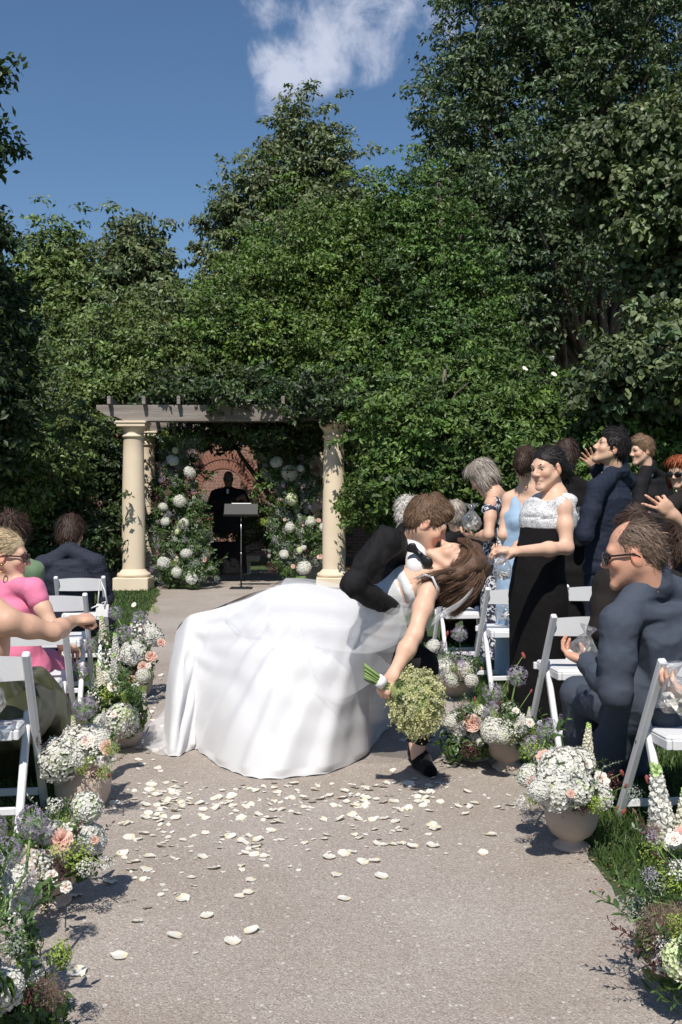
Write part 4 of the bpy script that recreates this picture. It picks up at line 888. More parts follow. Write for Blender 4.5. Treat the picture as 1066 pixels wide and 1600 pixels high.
# ---- right side, from far to near
arrangement(gpt(716, 1088), 'farthest right aisle arrangement standing in shade behind the bouquet', 'jar', .95, [
 ('foliage', 712, 1045, 6.75, 30), ('hydrangea', 695, 1045, 6.6, 16), ('hydrangea', 725, 1048, 6.6, 15), ('hydrangea', 708, 1062, 6.55, 12), ('lilac_blossom', 724, 1030, 6.65, 18), ('allium', 718, 990, 6.7, 13), ('allium', 688, 1012, 6.7, 11), ('allium', 722, 1042, 6.6, 12), ('lime_foliage', 668, 1020, 6.8, 12), ('sprig', 672, 1050, 6.8, 40), ('burnet', 699, 990, 6.7, 5), ('silver_foliage', 704, 1032, 6.6, 14)], seed=6)
arrangement(gpt(742, 1186), 'low wide arrangement beside the groom\'s shoe with a pink-centred rose', 'bowl', .95, [
 ('foliage', 735, 1148, 5.1, 40), ('foliage', 715, 1160, 5.0, 30), ('hydrangea', 720, 1130, 5.0, 24), ('white_rose', 712, 1122, 5.0, 18), ('rose', 738, 1130, 4.9, 20), ('dahlia', 745, 1108, 5.1, 14), ('hydrangea', 768, 1145, 4.95, 18), ('sprig', 700, 1160, 5.0, 34, (-.9, -.2, .15)), ('silver_sprig', 705, 1145, 5.1, 40, (-.6, 0, .8)), ('silver_sprig', 715, 1120, 5.15, 30, (-.3, 0, .9)), ('sprig', 712, 1165, 4.9, 30, (-.8, -.4, -.2)), ('foliage', 742, 1165, 4.95, 24), ('plum_foliage', 735, 1170, 4.9, 14)], seed=7)
arrangement(gpt(791, 1200), 'right urn arrangement with a white dahlia and three purple alliums', 'urn', .98, [
 ('foliage', 792, 1150, 4.95, 34), ('dahlia', 805, 1130, 4.8, 24), ('hydrangea', 772, 1140, 4.8, 20), ('hydrangea', 786, 1118, 4.95, 18), ('allium', 770, 1083, 4.95, 16), ('allium', 769, 1112, 4.85, 15), ('allium', 808, 1056, 5.0, 17), ('lime_foliage', 822, 1140, 4.85, 18), ('lime_foliage', 790, 1150, 4.75, 14), ('stock', 825, 1130, 4.9, 28, (.1, 0, 1)), ('lilac_blossom', 835, 1150, 4.9, 14), ('burnet', 818, 1024, 5.0, 6), ('burnet', 830, 1080, 4.9, 4), ('burnet', 795, 1098, 5.0, 4), ('burnet', 742, 1092, 5.0, 4), ('foliage', 825, 1175, 4.7, 16), ('sprig', 790, 1110, 4.95, 30)], seed=8)
arrangement(gpt(893, 1325), 'right clay urn with one huge white hydrangea ball', 'urn', .96, [
 ('foliage', 893, 1235, 3.85, 50), ('hydrangea', 880, 1205, 3.65, 38), ('hydrangea', 868, 1232, 3.62, 34), ('hydrangea', 895, 1228, 3.62, 32), ('hydrangea', 905, 1190, 3.75, 24), ('hydrangea', 940, 1245, 3.7, 20), ('white_rose', 940, 1218, 3.75, 20), ('rose', 850, 1182, 3.75, 17), ('rose', 828, 1218, 3.8, 14), ('rose', 818, 1205, 3.85, 10), ('stock', 917, 1190, 3.8, 66, (.05, 0, 1)), ('allium', 857, 1140, 3.95, 18), ('allium', 832, 1165, 4.0, 17), ('lime_foliage', 835, 1245, 3.75, 18), ('lime_foliage', 830, 1170, 3.95, 20), ('lime_foliage', 922, 1255, 3.65, 14), ('plum_foliage', 955, 1222, 3.8, 18), ('plum_foliage', 905, 1258, 3.62, 15), ('foliage', 918, 1238, 3.64, 20), ('sprig', 910, 1200, 3.8, 40, (.7, -.1, .35)), ('silver_sprig', 935, 1205, 3.8, 40, (.7, 0, .5)), ('burnet', 972, 1208, 3.8, 7), ('burnet', 975, 1268, 3.75, 6), ('burnet', 965, 1262, 3.75, 4), ('burnet', 978, 1228, 3.8, 5), ('white_blossom', 815, 1255, 3.75, 12), ('lilac_blossom', 842, 1180, 3.9, 14), ('foliage', 835, 1205, 3.9, 18)], seed=9)
arrangement(Vector((1.0, 2.72, 0)), 'nearest right arrangement cut by the edge with a smoky brown plume and pale stock spikes', 'urn', 1.0, [
 ('foliage', 1050, 1400, 2.75, 60), ('foliage', 1060, 1500, 2.6, 60), ('stock', 1040, 1330, 2.85, 150, (-.12, 0, 1)), ('stock', 1066, 1330, 2.8, 110, (.05, 0, 1)), ('smoke_plume', 1034, 1450, 2.55, 50), ('smoke_plume', 1060, 1440, 2.6, 40), ('silver_foliage', 990, 1420, 2.65, 30), ('silver_foliage', 1030, 1375, 2.7, 24), ('silver_sprig', 1020, 1400, 2.7, 50, (-.3, 0, .9)), ('plum_sprig', 1005, 1470, 2.55, 70, (-.9, -.1, .35)), ('plum_sprig', 1010, 1485, 2.5, 50, (-.8, -.3, .1)), ('sprig', 985, 1440, 2.6, 70, (-.55, 0, .8)), ('lime_foliage', 1020, 1330, 2.75, 26), ('lime_foliage', 1040, 1360, 2.7, 20), ('green_hydrangea', 1066, 1500, 2.45, 30), ('hydrangea', 1036, 1505, 2.5, 18), ('sprig', 1060, 1545, 2.4, 44, (-.9, -.1, .0)), ('sprig', 1070, 1570, 2.35, 50, (-.9, -.2, .1)), ('rose', 1068, 1300, 2.7, 18), ('burnet', 1012, 1218, 2.9, 8), ('foliage', 1010, 1460, 2.6, 18), ('white_blossom', 1062, 1360, 2.65, 18), ('plum_foliage', 1030, 1500, 2.5, 24), ('lime_foliage', 1062, 1470, 2.5, 26)], seed=10)

# ---- the two flower towers at the pergola
def tower(base, label, path_pts, heads, seed):
    rg = np.random.default_rng(seed); o = empty('flower_tower', base, label, 'flower arrangement', 'flower towers at the pergola')
    mb = MB(); mb.tube([Vector(p) - o.location for p in [P(x, y, d) for x, y, w, d in path_pts]], .05, 8); mb.tube([(-.16, 0, .02), (.16, 0, .02)], .03, 6); mb.build('frame', m_stem, o, True)
    for kind, cnt, r0, r1 in (('foliage', 66, 9, 16), ('silver_foliage', 80, 6, 12), ('lime_foliage', 12, 5, 9), ('plum_foliage', 14, 7, 11), ('sprig', 64, 18, 34), ('silver_sprig', 64, 16, 28), ('smoke_plume', 9, 8, 13), ('lilac_blossom', 30, 3, 6), ('white_blossom', 60, 2.5, 5), ('rose', 9, 3, 5)):
        for _ in range(cnt):
            t = rg.random() * (len(path_pts) - 1); i = int(t); q = t - i; a, b = path_pts[i], path_pts[i + 1]
            x, y, w, d = [a[j] * (1 - q) + b[j] * q for j in range(4)]; ang = rg.uniform(0, 6.28); rr = rg.random() ** .5
            p = P(x + w * rr * math.cos(ang), y + rg.normal(0, 8), d - .22 * abs(math.sin(ang)) * rr * w / 45); s = rg.uniform(r0, r1) * d / F
            f = (math.cos(ang) * rr * 1.2, -.8, .5)
            bloom(kind, p, s, o, f, rg.uniform(0, 6))
    for kind, x, y, r in heads:
        d = np.interp(y, [p[1] for p in path_pts], [p[3] for p in path_pts]) - .30; q_ = bloom(kind, P(x, y, d), r * d / F * rg.uniform(.85, 1.1), o, (rg.normal(0, .35), -1, .45 + rg.normal(0, .2)), None, rg.uniform(.55, .85)); q_.scale.x *= rg.uniform(.75, 1.1)
    return o
tower(P(283, 918, 15.3), 'left flower tower leaning up beside the cream column', [(285, 690, 30, 15.9), (280, 740, 42, 15.8), (278, 800, 45, 15.7), (282, 860, 48, 15.5), (290, 905, 56, 15.3)], [
 ('hydrangea', 270, 719, 10), ('hydrangea', 297, 738, 9.5), ('hydrangea', 281, 783, 11), ('hydrangea', 255, 792, 7), ('hydrangea', 258, 815, 7), ('hydrangea', 287, 818, 8), ('green_hydrangea', 277, 831, 5), ('hydrangea', 291, 865, 10), ('hydrangea', 256, 880, 11), ('hydrangea', 276, 894, 8), ('hydrangea', 299, 903, 11), ('lilac_blossom', 252, 750, 6), ('lilac_blossom', 272, 757, 6), ('lilac_blossom', 263, 803, 5), ('lilac_blossom', 288, 844, 6), ('smoke_plume', 312, 722, 9), ('smoke_plume', 262, 770, 9), ('rose', 320, 875, 5), ('green_hydrangea', 274, 704, 5), ('white_rose', 300, 705, 5)], 21)
tower(P(462, 905, 15.5), 'right flower tower in the shade beside the right-hand column', [(425, 695, 30, 16.2), (450, 720, 40, 16.1), (462, 780, 46, 15.9), (468, 840, 46, 15.7), (462, 890, 52, 15.5)], [
 ('hydrangea', 432, 722, 9), ('hydrangea', 453, 739, 11), ('hydrangea', 470, 732, 7), ('green_hydrangea', 456, 780, 11), ('hydrangea', 485, 815, 10), ('hydrangea', 453, 824, 9), ('hydrangea', 474, 856, 6), ('green_hydrangea', 468, 860, 6), ('hydrangea', 475, 887, 11), ('hydrangea', 444, 866, 8), ('rose', 474, 760, 6), ('rose', 458, 885, 5), ('rose', 445, 812, 4), ('rose', 498, 813, 5), ('hydrangea', 505, 824, 8), ('lilac_blossom', 444, 756, 6), ('lilac_blossom', 482, 791, 6), ('lilac_blossom', 503, 791, 5), ('lilac_blossom', 430, 844, 5), ('lilac_blossom', 414, 726, 5), ('lilac_blossom', 471, 714, 6), ('lime_foliage', 412, 815, 10), ('rose', 500, 870, 6)], 22)

# ------------------------------------------------------------------ loose petals on the aisle
m_petal = mat('loose_petal', (.78, .75, .68), .6, .3, .1, 50, .15, 120, trans=.18, attr=True)
pet = []
for i in range(7):
    rg = np.random.default_rng(40 + i); v, f = petal_grid(1, rg.uniform(.78, 1.1), rg.uniform(.06, .24), rg.uniform(.02, .14), 6, 6, rg.uniform(.03, .06), i)
    v[:, 1] -= .5; v[:, 2] -= v[:, 2].min() - .01
    t = (v[:, 1] + .5)[:, None]; c = np.array([1, 1, 1]) * (.94 + .08 * t) * np.where(t < .2, np.array([[1, .95, .72]]), np.array([[1, 1, 1]])); pet.append(mesh_np('rose_petal', v, f, m_petal, True, c))
def petal(p, s, rx=0, ry=0, lab='white rose petal lying loose on the gravel aisle', grp='rose petals strewn on the aisle', flip=False):
    o = new_obj('rose_petal', pet[random.randrange(7)], None, p); o.scale = (s, s, s); o.rotation_euler = (rx + (math.pi if flip else 0), ry, random.uniform(0, 6.28)); return tag(o, lab, 'petal', grp)
random.seed(5); rp = random.Random(9)
clusters = [(400, 1245, 110, 22, 62), (590, 1285, 55, 26, 36), (330, 1300, 90, 30, 30), (440, 1310, 60, 25, 16), (560, 1240, 60, 15, 14), (230, 1230, 35, 22, 22), (235, 1290, 40, 30, 14), (225, 1350, 35, 25, 9), (650, 1232, 32, 12, 18), (270, 1110, 22, 60, 0), (240, 1120, 25, 45, 30), (225, 1060, 22, 25, 14), (650, 1140, 30, 30, 18), (700, 1230, 30, 30, 8), (775, 1255, 25, 14, 6), (260, 1440, 60, 35, 5)]
n_p = 0
for cx_, cy_, sx, sy, cnt in clusters:
    for _ in range(cnt):
        x, y = rp.gauss(cx_, sx), rp.gauss(cy_, sy)
        if 255 < x < 600 and y < 1222 or y < 1000: y = rp.uniform(1222, 1262) if x > 255 else max(y, 1010)
        p = G(x, y)
        if not edge(LE, p.y) + .05 < p.x < edge(RE, p.y) - .03: continue
        n_p += 1; petal(Vector((p.x, p.y, .006)), rp.choice((.026, .032, .037, .042, .048)) * rp.uniform(.9, 1.1), rp.uniform(-.3, .3), rp.uniform(-.3, .3))
for x, y in [(394, 1458), (272, 1466), (185, 1498), (363, 1474), (323, 1434), (287, 1408), (391, 1378), (387, 1398), (566, 1350), (585, 1348), (514, 1342), (537, 1336), (643, 1325), (677, 1324), (768, 1307), (755, 1335), (680, 1298), (601, 1322), (537, 1407), (173, 1382), (118, 1402), (655, 1255), (595, 1372), (705, 1200), (782, 1205), (122, 1524)]:
    p = G(x, y); petal(Vector((p.x, p.y, .006)), rp.uniform(.04, .054), rp.uniform(-.15, .15), rp.uniform(-.15, .15))
for x, y, d, lb in ((606, 748, 9, 'white petal floating above the groom near the right-hand column'), (865, 585, 8, 'largest of the three white petals floating above the man in navy'), (820, 576, 8.5, 'leftmost of the three white petals floating above the guests'), (862, 560, 8.8, 'topmost white petal floating before the dark trees'), (210, 945, 9, 'white petal floating over the grass beside the left column')):
    petal(P(x, y, d), .05, rp.uniform(-1, 1), rp.uniform(-1, 1), lb, 'petals in the air')

# the smaller petals between them, too many to tell apart
V_, F_, C_ = [], [], []; off = 0; rg = np.random.default_rng(77)
for cx_, cy_, sx, sy, cnt in [(q[0], q[1], q[2] * 1.15, q[3] * 1.2, int(q[4] * .9)) for q in clusters]:
    for _ in range(cnt):
        x, y = rg.normal(cx_, sx), rg.normal(cy_, sy)
        if 255 < x < 600 and y < 1224 or y < 1010: continue
        p = G(x, y)
        if not edge(LE, p.y) + .04 < p.x < edge(RE, p.y) - .03: continue
        me = pet[rg.integers(7)]; v = np.array([q.co[:] for q in me.vertices]) * rg.uniform(.014, .026); a = rg.uniform(0, 6.28); M = Matrix.Translation((p.x, p.y, .005)) @ Matrix.Rotation(a, 4, 'Z') @ Matrix.Rotation(rg.normal(0, .2), 4, 'X'); f = np.array([list(q.vertices) for q in me.polygons])
        V_.append(place(v, M)); F_.append(f + off); C_.append(np.full((len(v), 3), rg.uniform(.85, 1.0))); off += len(v)
tag(new_obj('petal_litter', mesh_np('petal_litter', np.concatenate(V_), np.concatenate(F_), m_petal, True, np.concatenate(C_))), 'tiny torn white petals scattered among the larger ones', 'petals', kind='stuff')
# ================================================================== PEOPLE: building blocks
def skin(name, c): return mat(name, tuple(x * 1.14 for x in c), .5, .35, .07, 14, .08, 120, sss=.12, attr=True)
sk_fair = skin('skin_fair', (.58, .365, .26)); sk_tan = skin('skin_tan', (.52, .315, .22)); sk_red = skin('skin_ruddy', (.50, .27, .185)); sk_dark = skin('skin_deep', (.10, .06, .045)); sk_olive = skin('skin_olive', (.50, .32, .215))
def hairm(name, c, rough=.42): return mat(name, c, rough + .14, .28, .25, 30, .5, 90, vstretch=(1, 1, 1), attr=True)
h_brown = hairm('hair_brown', (.13, .078, .046)); h_lbrown = hairm('hair_light_brown', (.17, .105, .06)); h_black = hairm('hair_black', (.014, .011, .01), .35); h_dbrown = hairm('hair_dark_brown', (.045, .026, .018), .38); h_grey = hairm('hair_grey', (.30, .26, .22)); h_white = hairm('hair_white', (.52, .49, .45))
h_blond = hairm('hair_blond', (.46, .35, .21)); h_red = hairm('hair_red', (.28, .075, .03)); h_bride = hairm('hair_bride', (.115, .064, .04), .34); h_thin = hairm('hair_greybrown', (.135, .092, .066))
def cloth(name, c, rough=.85, sheen=.25, bump=.35, bs=220, var=.1): return mat(name, c, rough, .2, var, 7, bump, bs, sheen=sheen)
def checked(name, c, line, sc=42., amt=.5):
    if name in _mats: return _mats[name]
    m, N, L = nt(name); out = N.new('ShaderNodeOutputMaterial'); b = N.new('ShaderNodeBsdfPrincipled'); tcn = N.new('ShaderNodeTexCoord')
    mp = N.new('ShaderNodeMapping'); mp.inputs['Rotation'].default_value = (.1, .12, .3); L.new(tcn.outputs['Object'], mp.inputs['Vector']); fac = None
    for ax in ('X', 'Z'):
        for s, w in ((sc, .6), (sc * 6.3, .4)):
            wv = N.new('ShaderNodeTexWave'); wv.bands_direction = ax; wv.inputs['Scale'].default_value = s / 6.28; wv.inputs['Distortion'].default_value = .25; L.new(mp.outputs[0], wv.inputs['Vector'])
            mr = N.new('ShaderNodeMapRange'); mr.inputs['From Min'].default_value = .78; mr.inputs['From Max'].default_value = 1; mr.inputs['To Max'].default_value = amt * w; L.new(wv.outputs['Fac'], mr.inputs['Value'])
            if fac is None: fac = mr.outputs[0]
            else:
                a = N.new('ShaderNodeMath'); a.operation = 'ADD'; L.new(fac, a.inputs[0]); L.new(mr.outputs[0], a.inputs[1]); fac = a.outputs[0]
    mx = N.new('ShaderNodeMix'); mx.data_type = 'RGBA'; L.new(fac, mx.inputs['Factor']); mx.inputs['A'].default_value = (*c, 1); mx.inputs['B'].default_value = (*line, 1)
    L.new(mx.outputs['Result'], b.inputs['Base Color']); b.inputs['Roughness'].default_value = .8; b.inputs['Specular IOR Level'].default_value = .2
    nz2 = N.new('ShaderNodeTexNoise'); nz2.inputs['Scale'].default_value = 260; L.new(tcn.outputs['Object'], nz2.inputs['Vector']); bp = N.new('ShaderNodeBump'); bp.inputs['Strength'].default_value = .3; bp.inputs['Distance'].default_value = .004; L.new(nz2.outputs['Fac'], bp.inputs['Height']); L.new(bp.outputs[0], b.inputs['Normal'])
    L.new(b.outputs[0], out.inputs['Surface']); _mats[name] = m; return m
def spotted(name, base, spots, sc, lo=.42, hi=.5, rough=.8, bump=0., third=None):
    if name in _mats: return _mats[name]
    m, N, L = nt(name); out = N.new('ShaderNodeOutputMaterial'); b = N.new('ShaderNodeBsdfPrincipled'); tcn = N.new('ShaderNodeTexCoord')
    nz1 = N.new('ShaderNodeTexNoise'); nz1.inputs['Scale'].default_value = sc; nz1.inputs['Detail'].default_value = 3; nz1.inputs['Distortion'].default_value = 1.2; L.new(tcn.outputs['Object'], nz1.inputs['Vector'])
    mr = N.new('ShaderNodeMapRange'); mr.inputs['From Min'].default_value = lo; mr.inputs['From Max'].default_value = hi; L.new(nz1.outputs['Fac'], mr.inputs['Value'])
    mx = N.new('ShaderNodeMix'); mx.data_type = 'RGBA'; L.new(mr.outputs[0], mx.inputs['Factor']); mx.inputs['A'].default_value = (*base, 1); mx.inputs['B'].default_value = (*spots, 1)
    L.new(mx.outputs['Result'], b.inputs['Base Color']); b.inputs['Roughness'].default_value = rough
    if bump:
        bp = N.new('ShaderNodeBump'); bp.inputs['Strength'].default_value = bump; bp.inputs['Distance'].default_value = .006; L.new(nz1.outputs['Fac'], bp.inputs['Height']); L.new(bp.outputs[0], b.inputs['Normal'])
    L.new(b.outputs[0], out.inputs['Surface']); _mats[name] = m; return m
c_tux = mat('black_wool', (.0095, .0088, .0098), .72, .2, .15, 7, .45, 240); c_robe = cloth('black_robe', (.007, .007, .009), .8, .0); c_shirt = cloth('white_shirt', (.70, .70, .71), .6, .1, .1, 90, .03); c_bow = mat('black_satin', (.010, .010, .012), .42, .35, .1, 30, .2, 60)
c_navy = checked('navy_suit', (.014, .019, .034), (.028, .036, .058), 60, .3); c_blue = checked('blue_check_suit', (.056, .068, .092), (.078, .092, .12), 120, .2); c_plaid = checked('navy_plaid_suit', (.020, .023, .036), (.050, .056, .082), 95, .5)
c_black = cloth('black_dress', (.0085, .0075, .008), .9, .0); c_brownj = cloth('dark_brown_jacket', (.018, .015, .014), .85, .0); c_pink = cloth('pink_crepe', (.72, .20, .33), .7, .05, .2, 160, .05); c_olive = mat('olive_satin', (.060, .062, .028), .36, .5, .15, 6, .12, 30)
c_sky = cloth('pale_blue_crepe', (.30, .42, .56), .7, .2, .2, 160); c_green = cloth('sage_crepe', (.13, .20, .11), .7, .2); c_lace = spotted('white_lace', (.36, .36, .39), (.72, .71, .69), 95, .42, .5, .75, .8); c_floral = spotted('navy_floral', (.012, .016, .04), (.60, .60, .62), 26, .5, .54, .7)
c_ltblue = cloth('light_blue_shirt', (.33, .47, .66), .6, .1, .1, 90); m_lens = mat('dark_lens', (.01, .009, .009), .12, .6, .1, 10, coat=.5); m_gold = mat('gold', (.75, .48, .15), .25, .5, .05, 20, metal=1.0); m_velvet = mat('black_velvet', (.006, .006, .007), .9, .1, .2, 40, .3, 120, sheen=.08)
m_eye = mat('eye_white', (.42, .40, .38), .3, .5, .02); m_iris = mat('iris', (.05, .03, .02), .2, .6, .1); m_teeth = mat('teeth', (.75, .72, .66), .35, .5, .03); m_pearl = mat('pearl', (.75, .72, .66), .25, .6, .04)
c_tan_strap = mat('tan_leather', (.25, .14, .07), .5, .4, .1)

DS = 1.0        # distance factor of the figure being built
class Fig:
    def __init__(s, base, label, sk=sk_fair, h=.0085, group=None):
        base = Vector((base[0] * DS, base[1] * DS, 0)); s.root = empty('person', base, label, 'person', group); s.o = Vector(base); s.b = Solid(); s.sk = sk; s.h = h; s.tints = []; s.M = None
    # ---- head: local +y is where the face points, +z the crown, origin between the ears
    def L(s, x, y, z): return s.hc + s.M @ (Vector((x, y, z)) * s.hs)
    def head(s, c, fwd, up=(0, 0, 1), sc=1.0, neck=None, fem=False, nr=None, smile=False, ears=(-1, 1)):
        f = Vector(fwd).normalized(); u = Vector(up); u = (u - f * u.dot(f)).normalized(); r = f.cross(u)
        s.M = Matrix((r, f, u)).transposed(); sc = sc * DS; s.hc = Vector(c); s.hs = sc; b, L, k = s.b, s.L, .012 * sc
        R3 = lambda M2=None: s.M if M2 is None else s.M @ M2
        E = lambda c_, r_, M2=None, k_=.014, sub=False: b.ell(L(*c_), np.array(r_) * sc, R3(M2), k_ * sc, sub)
        C = lambda a, d, ra, rb, k_=.012: b.cone(L(*a), L(*d), ra * sc, rb * sc, k_ * sc)
        E((0, -.014, .034), (.073, .093, .084)); E((0, .028, -.03), (.056 if not fem else .054, .062, .078), k_=.03)
        for x in (-1, 1): C((x * .054, .002, -.042), (x * .016, .072, -.098), .017, .014 if fem else .017, .025)
        E((0, .076, -.1), (.02, .015, .015), k_=.02); C((-.034, .074, .02), (.034, .074, .02), .013 if fem else .0155, .013 if fem else .0155, .02)
        for x in (-1, 1): E((x * .037, .062, -.024), (.021, .02, .02), k_=.025)
        C((0, .084, .012), (0, .108, -.026), .0075, .0105, .012)
        for x in (-1, 1): E((x * .0115, .099, -.032), (.0085, .01, .0075), k_=.008)
        C((-.018 - .006 * smile, .0835, -.0605 + .004 * smile), (.018 + .006 * smile, .0835, -.0605 + .004 * smile), .006, .006, .008); C((-.014, .085, -.0715), (.014, .085, -.0715), .0065, .0065, .008)
        E((0, .094, -.066), (.022, .008, .002), k_=.003, sub=True)
        for x in (-1, 1): E((x * .031, .092, .0005), (.0155, .0125, .0062), k_=.012, sub=True)
        for x in ears:
            E((x * .0745, -.006, -.008), (.008, .019, .032), Matrix.Rotation(R(-10), 3, 'X') @ Matrix.Rotation(R(x * -14), 3, 'Z'), .006); E((x * .084, .002, -.002), (.006, .010, .016), None, .006, True)
            s.tints.append((L(x * .078, -.004, -.008), .03 * sc, (1.08, .82, .78)))
        if neck is not None:
            q0 = L(0, -.022, -.045); b.cone(q0, q0.lerp(Vector(neck), .9), (nr or (.048 if fem else .056)) * sc, (nr or (.048 if fem else .056)) * sc * 1.0, .03)
        s.tints += [(L(0, .088, -.067), .013 * sc, (1.0, .72, .7)), (L(-.04, .075, -.03), .025 * sc, (1.06, .88, .86)), (L(.04, .075, -.03), .025 * sc, (1.06, .88, .86)), (L(0, .112, -.03), .014 * sc, (1.06, .88, .86)), (L(-.031, .085, .002), .014 * sc, (.72, .66, .64)), (L(.031, .085, .002), .014 * sc, (.72, .66, .64))]
        return s
    def eyes(s, hm, look=(0, 0, 0)):
        for x in (-1, 1):
            mb = MB(); uvs(mb, s.L(x * .031, .0735, .001) - s.o, .0112 * s.hs, 10, 8); e = mb.build('eye', m_eye, s.root, True)
            mb = MB(); q = s.L(x * .031, .0735, .001) + (s.M @ (Vector((0, 1, 0)) + Vector(look))).normalized() * .0058 * s.hs - s.o; uvs(mb, q, .0066 * s.hs, 8, 6); mb.build('iris', m_iris, e, True)
        return s
    def brows(s, hm, th=.0035):
        S = Solid()
        for x in (-1, 1): S.chain([s.L(x * .016, .088, .019), s.L(x * .034, .087, .026), s.L(x * .05, .072, .02)], [th * s.hs, th * s.hs, th * .5 * s.hs], .004)
        v, f = S.mesh(.0028); new_obj('eyebrow', mesh_np('eyebrow', v - np.array(s.o), f, hm, True, np.ones((len(v), 3))), s.root); return s
    def glasses(s, w=1.0, col=None):
        mb = MB(); root = None
        for x in (-1, 1):
            S = Solid(); S.ell(s.L(x * .034, .096, -.003), np.array([.028, .009, .021]) * s.hs * w, s.M @ Matrix.Rotation(R(-x * 14), 3, 'Z'), .004); S.cone(s.L(x * .06, .084, .006), s.L(x * .079, .0, .004), .0042 * s.hs, .0042 * s.hs, .003); S.cone(s.L(x * .079, .0, .004), s.L(x * .079, -.02, -.008), .004 * s.hs, .003 * s.hs, .003); S.cone(s.L(0, .102, .004), s.L(x * .02, .102, .006), .003, .003, .002)
            mb_v, mb_f = S.mesh(.0034); b0 = len(mb.v); mb.v += [tuple(q) for q in mb_v - np.array(s.o)]; mb.f += [tuple(int(i) + b0 for i in q) for q in mb_f]; mb.m += [0] * len(mb_f)
        mb.build('sunglasses', col or m_lens, s.root, True); return s
    # ---- hair
    def hair(s, hm, style='short', n=900, ln=.045, amp=.004, w=.0017, crown=(0, -.06, .12), seed=1, h=.007, extra=(), flow=None, name='hair'):
        S = Solid(); L, sc = s.L, s.hs
        E = lambda c_, r_, k_=.02, sub=False: S.ell(L(*c_), np.array(r_) * sc, s.M, k_ * sc, sub)
        if style in ('short', 'thin'):
            t = .0 if style == 'short' else -.009
            E((0, -.018, .042), (.082 + t, .102 + t, .088 + t)); E((0, -.045, .0), (.076 + t, .07 + t, .075))
            if style == 'short': E((0, .035, .088), (.06, .055, .036), .03)
            E((0, .125, -.03), (.085, .09, .098), .012, True); E((0, .03, -.10), (.12, .06, .085), .012, True)
            S.half(L(0, -.05, -.085), s.M @ Vector((0, .3, -1)), .01)
            if style == 'thin': E((0, .075, .118), (.062, .075, .07), .02, True)
        elif style == 'bob':
            E((0, -.02, .04), (.088, .105, .092)); E((0, -.035, -.03), (.09, .085, .075), .04); E((.07, .01, -.05), (.028, .05, .06), .03); E((-.07, .01, -.05), (.028, .05, .06), .03)
            E((0, .045, .09), (.065, .05, .035), .03); E((0, .13, -.04), (.066, .08, .105), .012, True)
        elif style in ('pulled', 'bun'):
            E((0, -.02, .038), (.0775, .099, .085)); E((0, -.05, .0), (.075, .064, .07)); E((0, .125, -.04), (.083, .09, .105), .012, True); E((0, .02, -.115), (.12, .075, .09), .015, True)
            if style == 'bun': E((0, -.125, -.01), (.048, .042, .05), .015)
        elif style == 'curly':
            E((0, -.02, .045), (.10, .115, .10)); E((0, -.05, -.03), (.095, .08, .08), .04); E((0, .135, -.05), (.072, .09, .10), .012, True)
        elif style == 'wavy':
            E((0, -.02, .042), (.092, .108, .096)); E((0, -.05, -.03), (.085, .075, .085), .04); E((0, .13, -.04), (.075, .09, .105), .012, True)
        for a, b_, ra, rb in extra: S.cone(L(*a), L(*b_), ra * sc, rb * sc, .02 * sc)
        v, f = S.mesh(h * sc); nn = vnormals(v, f); rg = np.random.default_rng(seed)
        loc = (v - np.array(s.hc)) @ np.array(s.M) / sc
        fq = {'curly': 55, 'wavy': 32}.get(style, 24); st = np.array([1, 1, .35]) if style not in ('curly',) else np.array([1, 1, 1])
        ang = np.stack([np.arctan2(loc[:, 0], loc[:, 2] + .02) * .12, loc[:, 1], np.zeros(len(v))], 1)
        v = v + nn * (amp * (fnoise(loc * fq * st, 5 + seed, 3)))[:, None] * sc
        c = np.repeat((1 + .3 * fnoise(loc * 45 * st, 3, 2))[:, None], 3, 1)
        ob = new_obj(name, mesh_np(name, v - np.array(s.o), f, hm, True, np.clip(c, .3, 2)), s.root)
        # fine strands over the mass
        ok = np.where(~((loc[:, 1] > .035) & ((nn @ np.array(s.M))[:, 1] - (nn @ np.array(s.M))[:, 2] * .6 > .45)))[0]; i = ok[rg.integers(0, len(ok), n)]; p0 = v[i]; n0 = nn[i]; l0 = loc[i]
        if flow is None: t = l0 - np.array(crown)
        else: t = np.array([flow(q) for q in l0])
        t = unit(t) @ np.array(s.M).T; t = unit(t - n0 * (t * n0).sum(1, keepdims=True) + rg.normal(0, .1 if style in ('bob', 'bun', 'pulled') else .2, (n, 3)))
        Ls = ln * sc * rg.uniform(.5, 1.3, (n, 1)); sd_ = unit(np.cross(t, n0)) * w * sc; lift = rg.uniform(-.05, .22 if style not in ('bob', 'bun', 'pulled') else .06, (n, 1)); cur = rg.normal(0, .35 if style != 'curly' else 1.2, (n, 3))
        q0 = p0 + n0 * .001; q1 = p0 + t * Ls * .5 + n0 * (.0025 * sc + lift * Ls * .25); q2 = p0 + (t + cur * .35) * Ls + n0 * (lift * Ls * .32 - .004 * sc)
        vv = np.stack([q0 - sd_, q0 + sd_, q1 + sd_, q1 - sd_, q2], 1).reshape(-1, 3); b0 = np.arange(n)[:, None] * 5; ff = np.concatenate([b0 + [0, 1, 2], b0 + [0, 2, 3], b0 + [3, 2, 4]], 1).reshape(-1, 3)
        cc = np.repeat(np.repeat(rg.uniform(.6, 1.7, (n, 1)), 3, 1), 5, 0); new_obj('strands', mesh_np('strands', vv - np.array(s.o), ff, hm, True, cc), ob); return s
